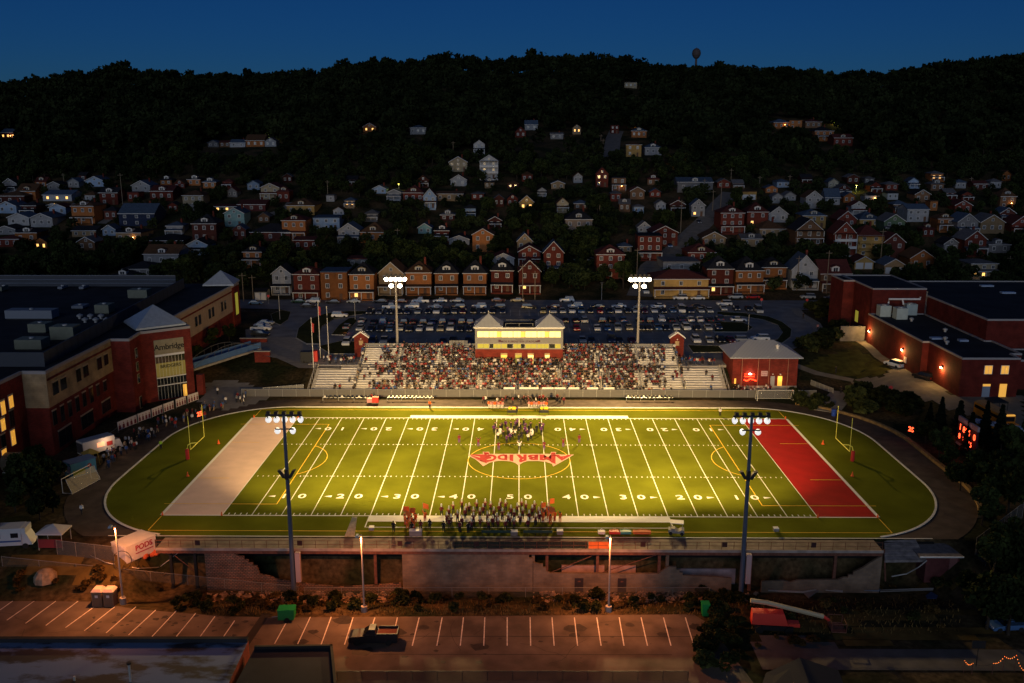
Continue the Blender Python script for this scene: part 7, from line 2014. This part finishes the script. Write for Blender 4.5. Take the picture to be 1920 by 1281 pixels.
slamp(1567,234,227, mat('lime_lens', (1,.9,.2), .4, emit=14, ecol=(.9,.75,.1)), 500, (.9,.8,.15), 'greenish street lamp above the houses on the high slope')
slamp(1605,360,348, MATS['lime_lens'], 500, (.8,.8,.15), 'greenish street lamp behind the yellow house on the right slope'.replace(' right',' gym side'))
slamp(748,360,345, MATS['lime_lens'], 260, (.8,.8,.15), 'greenish street lamp by the pale blue gabled house in the trees')
slamp(1886,408,402, MATS['amber_lens'], 60, (1,.4,.1), 'small red glowing lamp below the brown hip roofed house')
slamp(505,262,252, MATS['lime_lens'], 500, (.7,.8,.2), 'greenish street lamp above the five high houses on the school side')
slamp(1192,240,232, MATS['amber_lens'], 90, (1,.5,.15), 'dim amber street lamp above the upper street')
for u, vb, vt, l in ((525,600,552,'black lamp post on the grass island near the school driveway'),(666,600,560,'black lamp post at the school end of the car park'),(1128,562,530,'black lamp post by the red and white parked cars'),(1403,620,590,'black lamp post at the gym end island of car park')): slamp(u, vb, vt, None, 0, None, l)
for u, vb, c, l in ((1427,577,'r','red stop sign at the gym end junction'),(1512,578,'r','red stop sign on the corner of the loop road'),(504,570,'r','red sign at the school driveway junction'),(1668,748,'r','round red sign at the edge of the gym driveway')):
    p = ground(u, vb); t = thing('stop_sign', l, 'sign', (p[0],p[1],p[2]), 0, 'stop signs'); MB().tube([(0,0,0),(0,0,2.4)], .04, 5).build('post', M_galv, t); MB().lathe([(.45,0),(.45,.04)], 8, (0,-.05,2.6), (0,-1,0)).build('sign_face', mat('stop_red', (.5,.05,.05), .6), t)
# motorhome, boat canopy, bins
p = ground(18, 1031); t = thing('motorhome', 'white motorhome with blue stripe parked on the dark bank', 'motorhome', (p[0],p[1]+1.2,p[2]), R_(8))
MB().box(-5,1.6,-1.2,1.2,.6,3.2).build('body', mat('rv_white', (.40,.42,.46), .5), t); MB().hexa([(1.61,-1.1,.6),(3.0,-1.1,.6),(3.0,1.1,.6),(1.61,1.1,.6),(1.61,-1.1,2.3),(2.2,-1.0,2.3),(2.2,1.0,2.3),(1.61,1.1,2.3)]).build('cab', MATS['rv_white'], t); MB().box(.4,2.2,-1.15,1.15,2.31,3.15).build('overcab', MATS['rv_white'], t)
MB().box(-4.9,1.5,-1.23,-1.203,1.15,1.4).build('blue_stripe', mat('rv_blue', (.03,.07,.22), .5), t)
for x in (-3.9,-2.2,.2): MB().box(x,x+1.0,-1.24,-1.203,1.8,2.5).build('window', M_cglass, t)
MB().box(-3,-1.6,-.5,.5,3.2,3.5).build('roof_unit', MATS['rv_blue'], t)
for x in (-3.2,2.0):
    for y in (-1.05,1.05): MB().lathe([(.42,-.14),(.42,.14),(.2,.15)], 14, (x,y,.42), (0,1,0)).build('wheel', M_tyre, t)
p = ground(104, 1022); t = thing('canopy_stall', 'white peaked canopy over a red sided stall beside the motorhome', 'canopy', (p[0],p[1],p[2])); MB().add([(-1.9,-1.5,2.4),(1.9,-1.5,2.4),(1.9,1.5,2.4),(-1.9,1.5,2.4),(0,0,3.3),(-1.9,-1.5,2.2),(1.9,-1.5,2.2),(1.9,1.5,2.2),(-1.9,1.5,2.2)], [(0,1,4),(1,2,4),(2,3,4),(3,0,4),(8,7,6,5),(0,5,6,1),(1,6,7,2),(2,7,8,3),(3,8,5,0)]).build('canopy', mat('canvas_white', (.42,.40,.40), .8), t)
for a in (-1.7,1.7):
    for c in (-1.3,1.3): MB().tube([(a,c,-.2),(a,c,2.2)], .05, 5).build('post', M_galv, t)
MB().box(-1.7,1.7,-1.35,-1.3,.2,1.5).build('side_panel', mat('dull_red', (.16,.02,.025), .8), t)
p = ground(86, 1085); t = thing('covered_heap', 'pale rounded heap on the dirt bank above the lower bays', 'heap', (p[0],p[1],p[2]-.3)); MB().lathe([(1.6,0),(1.5,.8),(1.0,1.5),(.2,1.8)], 9).build('heap_body', mat('pale_dirt', (.20,.16,.12), .95, .4, 1.5), t)
p = ground(40, 905)
t = thing('pipe_stack_tank', 'long rusty rounded tank lying by the near wing of the school', 'tank', (-92+4, -12, 0), 0); t.location = (*at_z(2,885,0)[:2], 0)
MB().lathe([(1.5,-4),(1.7,-3.6),(1.7,4.6),(1.5,5)], 14, (0,0,1.8), (1,.1,0)).build('tank_shell', mat('rust_grey', (.16,.13,.09), .8, .4, .8), t); MB().box(-4,4.5,-1.2,1.2,0,.4).build('skid', M_conc, t)
# buses by the gym
def bus(u, v, z, rz, lab, roofc):
    p = at_z(u, v, z); t = thing('school_bus', lab, 'bus', (p[0],p[1],z), rz); my = mat('bus_yellow', (.55,.22,.015), .4)
    MB().box(-1.25,1.25,0,9.5,.6,2.9).build('body', my, t); MB().hexa([(-1.25,0,2.903),(1.25,0,2.903),(1.25,9.5,2.903),(-1.25,9.5,2.903),(-.8,.2,3.25),(.8,.2,3.25),(.8,9.3,3.25),(-.8,9.3,3.25)]).build('roof', roofc, t)
    MB().box(-1.1,1.1,-1.5,-.004,.6,1.7).build('bonnet', my, t); MB().box(-1.1,1.1,-.06,-.004,1.8,2.7).build('windscreen', M_cglass, t); MB().box(-1.28,1.28,.6,9.2,1.9,2.5).build('window_band', M_cglass, t); MB().box(-1.0,1.0,-.25,.2,2.91,3.15).build('light_header', M_lit, t)
    for y in (-.6,7.2):
        for x in (-1.1,1.1): wheel(t, x, y, .48)
bus(1889, 808, 3.0, R_(4), 'yellow school bus parked nose out below the gym door', mat('bus_roof_yellow', (.38,.20,.06), .5))
bus(1924, 836, 2.2, R_(52), 'yellow school bus with pale blue roof beside the first bus', mat('bus_roof_blue', (.35,.42,.55), .4))
p = at_z(1866, 772, 3.2); t = thing('dark_canopy', 'black peaked canopy standing before the school bus', 'canopy', (p[0],p[1],3.2)); MB().add([(-1.6,-1.6,2.4),(1.6,-1.6,2.4),(1.6,1.6,2.4),(-1.6,1.6,2.4),(0,0,3.2),(-1.6,-1.6,2.2),(1.6,-1.6,2.2),(1.6,1.6,2.2),(-1.6,1.6,2.2)], [(0,1,4),(1,2,4),(2,3,4),(3,0,4),(8,7,6,5),(0,5,6,1),(1,6,7,2),(2,7,8,3),(3,8,5,0)]).build('canopy', M_black, t)
for a in (-1.5,1.5):
    for c in (-1.5,1.5): MB().tube([(a,c,0),(a,c,2.2)], .05, 5).build('post', M_black, t)
p = at_z(1563, 778, 0.2); o = MB().lathe([(.45,0),(.55,1.3),(.5,1.4)], 10).build('blue_bin', mat('bin_blue', (.02,.06,.32), .5)); o.location = (p[0],p[1],.02); tag(o, 'bright blue barrel bin at the foot of the outdoor steps', 'bin')
# water tower on the skyline
p = at_y(1305, 118, 640); t = thing('water_tower', 'round water tower standing above the trees on the skyline', 'water tower', (p[0],640,p[2]-14)); s = 1
MB().lathe([(1.6,0),(1.0,8),(.9,17)], 12).build('stem', mat('tower_grey', (.07,.055,.055), .7), t)
MB().lathe([(.9,17),(2.4,18.2),(3.6,20.3),(3.75,22),(3.2,24),(1.8,25.4),(.3,25.9)], 16).build('tank', MATS['tower_grey'], t); MB().tube([(0,0,25.8),(0,0,27)], .12, 5).build('finial', MATS['tower_grey'], t)

# ------------------------------------------------------------------ roofs at the bottom edge
t = thing('flat_roofed_building', 'long building with a worn blue grey flat roof below the lower car park', 'building', (0,0,0)); zr = -0.6
P = [at_z(u, v, zr) for u, v in ((-90,1201),(466,1201),(424,1292),(-90,1292))]
mw = mat('worn_blue_roof', (.16,.20,.29), .75, spec=.3)
n_ = mw.node_tree; b_ = n_.nodes['Principled BSDF']; tc = n_.nodes.new('ShaderNodeTexCoord'); nz = n_.nodes.new('ShaderNodeTexNoise'); nz.inputs['Scale'].default_value = .28; nz.inputs['Detail'].default_value = 9; nz.inputs['Roughness'].default_value = .62
mp = n_.nodes.new('ShaderNodeMapping'); mp.inputs['Scale'].default_value = (.6, 1.3, 1); n_.links.new(tc.outputs['Object'], mp.inputs['Vector']); n_.links.new(mp.outputs['Vector'], nz.inputs['Vector'])
cr = n_.nodes.new('ShaderNodeValToRGB'); cr.color_ramp.elements[0].position = .42; cr.color_ramp.elements[1].position = .52; cr.color_ramp.elements[0].color = (.018,.02,.025,1); cr.color_ramp.elements[1].color = (.10,.155,.28,1)
n_.links.new(nz.outputs['Fac'], cr.inputs['Fac']); n_.links.new(cr.outputs['Color'], b_.inputs['Base Color'])
MB().prism([tuple(p[:2]) for p in P], ZK-.5, zr).build('wall', M_rbrick, t); MB().poly([(p[0],p[1],zr+.004) for p in P]).build('flat_roof', mw, t)
MB().hexa([(P[0][0],P[0][1]-.5,zr),(P[1][0],P[1][1]-.5,zr),(P[1][0],P[1][1]+.05,zr),(P[0][0],P[0][1]+.05,zr),(P[0][0],P[0][1]-.5,zr+.5),(P[1][0],P[1][1]-.5,zr+.5),(P[1][0],P[1][1]+.05,zr+.5),(P[0][0],P[0][1]+.05,zr+.5)]).build('parapet', M_roofd, t)
q = at_z(245, 1278, zr); MB().tube([(q[0],q[1],zr),(q[0],q[1],zr+2.1)], .14, 8).build('vent_pipe', M_galv, t); MB().lathe([(.25,0),(.25,.2)], 10, (q[0],q[1],zr+2.1)).build('vent_cap', M_black, t)
q = at_z(140, 1276, zr); MB().tube([(q[0],q[1],zr),(q[0],q[1],zr+.5)], .12, 8).build('vent_pipe', M_galv, t)
t = thing('dark_roofed_building', 'building with a black tarred roof beside the blue grey roof', 'building', (0,0,0)); zr = -1.0
P = [at_z(u, v, zr) for u, v in ((478,1215),(624,1213),(632,1292),(436,1292))]
MB().prism([tuple(p[:2]) for p in P], ZK-.5, zr).build('wall', MATS['house_dark_brick'], t); MB().poly([(p[0],p[1],zr+.004) for p in P]).build('flat_roof', M_roofd, t)
for k in (0, 1): 
    a, c = P[k], P[k+1]; d = (c-a)/np.linalg.norm(c-a); nn = np.array([-d[1], d[0], 0])*.3
    MB().hexa([tuple(a+[0,0,-.05]),tuple(c+[0,0,-.05]),tuple(c-nn+[0,0,-.05]),tuple(a-nn+[0,0,-.05]),tuple(a+[0,0,.35]),tuple(c+[0,0,.35]),tuple(c-nn+[0,0,.35]),tuple(a-nn+[0,0,.35])]).build('parapet', mat('tar_black', (.012,.011,.011), .9), t)
t = thing('gabled_shed', 'shed with a ribbed grey gable roof at the bottom by the dusty road', 'shed', (0,0,0))
A_, B2, C2, D2, E2, F2 = at_z(1436,1262,-1.8), at_z(1500,1233,-.4), at_z(1572,1257,-1.8), at_z(1592,1310,-1.8), at_z(1520,1290,-.4), at_z(1420,1310,-1.8)
MB().add([tuple(A_),tuple(B2),tuple(C2),tuple(F2),tuple(E2),tuple(D2)]+[tuple(x-np.array([0,0,.15])) for x in (A_,B2,C2,F2,E2,D2)], [(0,3,4,1),(1,4,5,2),(7,10,9,6),(8,11,10,7),(0,1,7,6),(1,2,8,7),(3,9,10,4),(4,10,11,5),(0,6,9,3),(2,5,11,8)]).build('gable_roof', ribbed_mat('grey_ribbed', (.035,.038,.05), 'X', 3, .95, 0.0), t)
MB().prism([tuple(x[:2]*.98+np.mean([A_[:2],C2[:2],D2[:2],F2[:2]],0)*.02) for x in (A_,C2,D2,F2)], ZK-.3, -2.0).build('wall', mat('dark_boards', (.04,.03,.03), .9), t)
# fallen sheets on the dry grass
for k, (pts, m, l) in enumerate((([(1506,1116),(1516,1126),(1540,1108),(1536,1107)], M_cream, 'bent pale sheet of siding lying on the dark bank'),([(1611,1111),(1619,1101),(1652,1107),(1648,1113)], mat('blue_white_sheet', (.14,.19,.28), .5), 'blue white crumpled sheet lying at the end of a long rail'),
                         ([(1650,1110),(1750,1108),(1749,1111),(1650,1114)], mat('dull_rail', (.2,.2,.2), .7), 'long pale rail of fallen trim beside the blue white sheet'),([(1440,1110),(1506,1114),(1536,1108),(1580,1113),(1580,1114.5),(1536,1110),(1506,1116),(1440,1112)], M_galv, 'thin wavy strip of metal lying along the bank below the low wall'),
                         ([(1735,1121),(1745,1115),(1758,1121),(1756,1127),(1738,1127)], mat('blue_tarp', (.03,.06,.16), .7), 'small blue tarp heap on the dark bank'))):
    V = [ground(u, v) for u, v in pts]; n = len(V); b = MB()
    b.add([tuple(p+np.array([0,0,.3])) for p in V]+[tuple(p+np.array([0,0,.36+.12*(i % 2)])) for i, p in enumerate(V)], [tuple(range(n-1,-1,-1)), tuple(range(n,2*n))]+[(i,(i+1)%n,(i+1)%n+n,i+n) for i in range(n)])
    tag(b.build('fallen_sheet', m), l, 'sheet')
# string of warm bulbs at the bottom corner
p0 = [ground(u, v)+np.array([0,0,h]) for u, v, h in ((1806,1262,1.6),(1822,1264,1.4),(1860,1264,1.4),(1880,1258,1.9),(1902,1258,2.0),(1918,1282,1.6))]
t = thing('string_lights', 'string of tiny orange bulbs hung between posts beyond the dusty road', 'string lights', (0,0,0))
mbulb = mat('orange_bulb', (1,.3,.05), .4, emit=2.2, ecol=(1,.22,.04))
for i in range(len(p0)-1):
    a, c = p0[i], p0[i+1]; pts = [a+(c-a)*k/6-np.array([0,0,.35*sin(pi*k/6)]) for k in range(7)]
    MB().tube([tuple(x) for x in pts], .02, 4).build('cable', M_black, t)
    if i == 1: continue
    for x in pts: MB().lathe([(.02,-.05),(.05,0),(.02,.05)], 6, tuple(x)).build('bulb', mbulb, t)
for x in p0: MB().tube([(x[0],x[1],x[2]-2.2),(x[0],x[1],x[2]+.05)], .04, 4).build('post', M_steel, t)
p = ground(1830, 1250); t = thing('road_sign', 'dark back of a road sign on a thin post by the dusty road', 'sign', (p[0],p[1],p[2])); MB().tube([(0,0,0),(0,0,3)], .05, 5).build('post', M_black, t); MB().box(-.8,.8,-.04,.04,2.4,3.4).build('sign_face', M_black, t)

# ------------------------------------------------------------------ planting near the field
T0 = len(TREES)
SH = [quads_mesh('foliage', leaf_cloud(7, 90, 1.5, 2.0, .20, 300+i), leafmat('shrub_foliage', (.012,.016,.006), (.040,.045,.014), .8)) for i in range(4)]
DRY = [quads_mesh('foliage', leaf_cloud(6, 80, 1.2, 1.1, .14, 320+i), leafmat('dry_foliage', (.03,.022,.008), (.10,.06,.02), 1.2)) for i in range(3)]
STM = MB().tube([(0,0,-.2),(.05,0,.6),(.1,.05,1.2)], .06, 5, .02).mesh('stem', M_bark)
its = []
def shrub(u, v, sc, dry, place, p=None):
    p = ground(u, v) if p is None else p
    t = thing('shrub', '', 'shrub', (p[0],p[1],p[2]-.1), random.random()*6.28, 'shrubs round the stadium'); link('foliage', random.choice(DRY if dry else SH), t, scale=(sc*random.uniform(.9,1.4), sc*random.uniform(.9,1.2), sc*random.uniform(.8,1.2))); link('stem', STM, t)
    its.append((t, [f"{'dry brown' if dry else 'dark green'} {'low' if sc < .9 else 'bushy'} shrub {place}"], u))
random.seed(31)
for k in range(64):
    u = random.uniform(560, 1420); shrub(u, random.uniform(1122, 1146), random.uniform(.35, .8), random.random() < .25, 'before the '+('rubble wall' if u < 752 else 'intact block wall' if u < 1000 else 'tan wall with doors' if u < 1340 else 'dark gap'))
for k in range(26): u = random.uniform(330, 560); shrub(u, random.uniform(1120, 1150), random.uniform(.4, .8), random.random() < .6, 'on the bank beside the deck columns')
for k in range(24): u = random.uniform(1400, 1780); shrub(u, random.uniform(1098, 1215), random.uniform(.4, 1.0), random.random() < .6, 'on the dark slope below the low block wall')
for k in range(30): u = random.uniform(1310, 1400); shrub(u, random.uniform(1095, 1260), random.uniform(.35, .95), False, 'on the strip between lower bays and boom lift')
for k in range(14): shrub(random.uniform(0, 330), random.uniform(1070, 1110), random.uniform(.4, .8), True, 'on the dirt bank above the angled bays')
for u, v, s in ((1500,762,1.6),(1520,768,1.7),(1540,760,1.4),(1490,745,1.2),(1600,760,2.0),(1620,752,2.0),(1640,760,2.1),(1660,770,2.2),(1630,778,2.0),(1690,780,2.0),(1615,772,1.7),(1650,748,1.6),(1700,765,1.9)): shrub(u, v, s, False, 'massed on the bank between track and gym driveway')
for u, v, s in ((1530,585,2.0),(1545,588,2.2),(1560,590,2.0),(1515,660,2.0),(1540,655,2.2),(1555,640,2.2),(1570,628,2.0),(1500,650,1.5),(1540,600,1.8)): shrub(u, v, s, False, 'clumped beside the loop road and gym lawn')
uniq(its, 'from school')
for u, v, s, k in ((1760,820,.62,'c'),(1793,838,.72,'c'),(1843,838,.62,'c'),(1815,858,.6,'c'),(1740,812,.5,'c'),(1870,850,.7,'c'),(1735,830,.45,None),(1760,860,.55,None),(1830,900,.7,None),(1870,910,.8,None),(1905,880,.8,None),(1850,950,.7,None),(1890,960,.75,None),(1800,920,.5,None),(1920,930,.8,None),(1840,985,.6,None),(1780,885,.45,None),
                   (1860,1110,.8,None),(1900,1100,.85,None),(1850,1180,.75,None),(1890,1190,.8,None),(1820,1130,.6,None),(1925,1150,.8,None),(1870,1060,.55,None),(1910,1040,.6,None),
                   (70,905,.6,None),(95,925,.62,None),(60,940,.6,None),(100,960,.55,None),(30,960,.6,None),(75,975,.5,None),(50,915,.55,None),(370,690,.5,None),(400,655,.5,None),(430,640,.45,None)):
    p = ground(u, v); tree(p[0], p[1], s, k, z=p[2])
its = []
for t, x, y, z, sc, kd in TREES[T0:]:
    u, v = proj((x, y, z)); pl = 'beside the scoreboard and buses' if u > 1700 and v < 870 else 'beyond the gym end of the track' if u > 1700 and v < 1020 else 'below the chain link fence by the lower road' if u > 1700 else 'by the near wing of the school' if u < 200 else 'under the footbridge slope'
    its.append((t, [f"dark {'spruce' if kd == 'c' else 'leafy tree'} {pl}", f"{'tall' if sc > .6 else 'small'} dark {'spruce' if kd == 'c' else 'leafy tree'} {pl}"], u)); t['group'] = 'trees round the stadium'
uniq(its, 'from school')
Q = []
for k in range(2600):
    u = rng.uniform(380, 1800); v = rng.uniform(1128, 1154) if u < 1400 else rng.uniform(1120, 1190)
    p = ground(u, v); h = rng.uniform(.15,.5); a = rng.random()*6.28; w = .06; d = np.array([cos(a)*w, sin(a)*w, 0]); l = np.array([rng.uniform(-.2,.2), rng.uniform(-.2,.2), h])
    Q.append([p-d, p+d, p+d*.4+l, p-d*.4+l])
stuff(link('dry_grass', quads_mesh('dry_grass', np.array(Q), mat('straw', (.13,.085,.03), .95, .3, .5, spec=.05))), 'dry straw coloured grass along the edge of the lower car park', 'grass')
Q = []
for k in range(700):
    u = rng.uniform(384, 752) if k % 2 else rng.uniform(1000, 1420); v = rng.uniform(1112, 1130); p = ground(u, v); s = rng.uniform(.1,.35)
    for q in leaf_cloud(1, 5, s, s, s*.9, k+1000): Q.append(q*np.array([1,1,.6])+p)
stuff(link('rubble', quads_mesh('rubble', np.array(Q), mat('rubble_stone', (.26,.17,.12), .95, .4, 1.0))), 'scattered broken block rubble at the foot of the walls', 'rubble')
print('objects', len(bpy.data.objects))

# overhead wires along the street
for i, (a, c, l) in enumerate((((475,516),(980,497),'long sagging wire over the street row from school to midway'),((980,497),(1494,482),'long sagging wire over the street row past the far lamp'),((980,503),(1124,372),'thin wire running up the hill behind the street row'))):
    pts = []
    A = at_y(a[0], a[1]+3, 141.0 if i < 2 else 141.0); B2 = at_y(c[0], c[1]+3, 143.0 if i < 2 else 240.0)
    for k in range(13): f_ = k/12; pts.append(tuple(A+(B2-A)*f_-np.array([0,0,1.6*sin(pi*f_)])))
    tag(MB().tube(pts, .03, 4).build('power_line', M_black), l, 'wire', 'overhead wires')
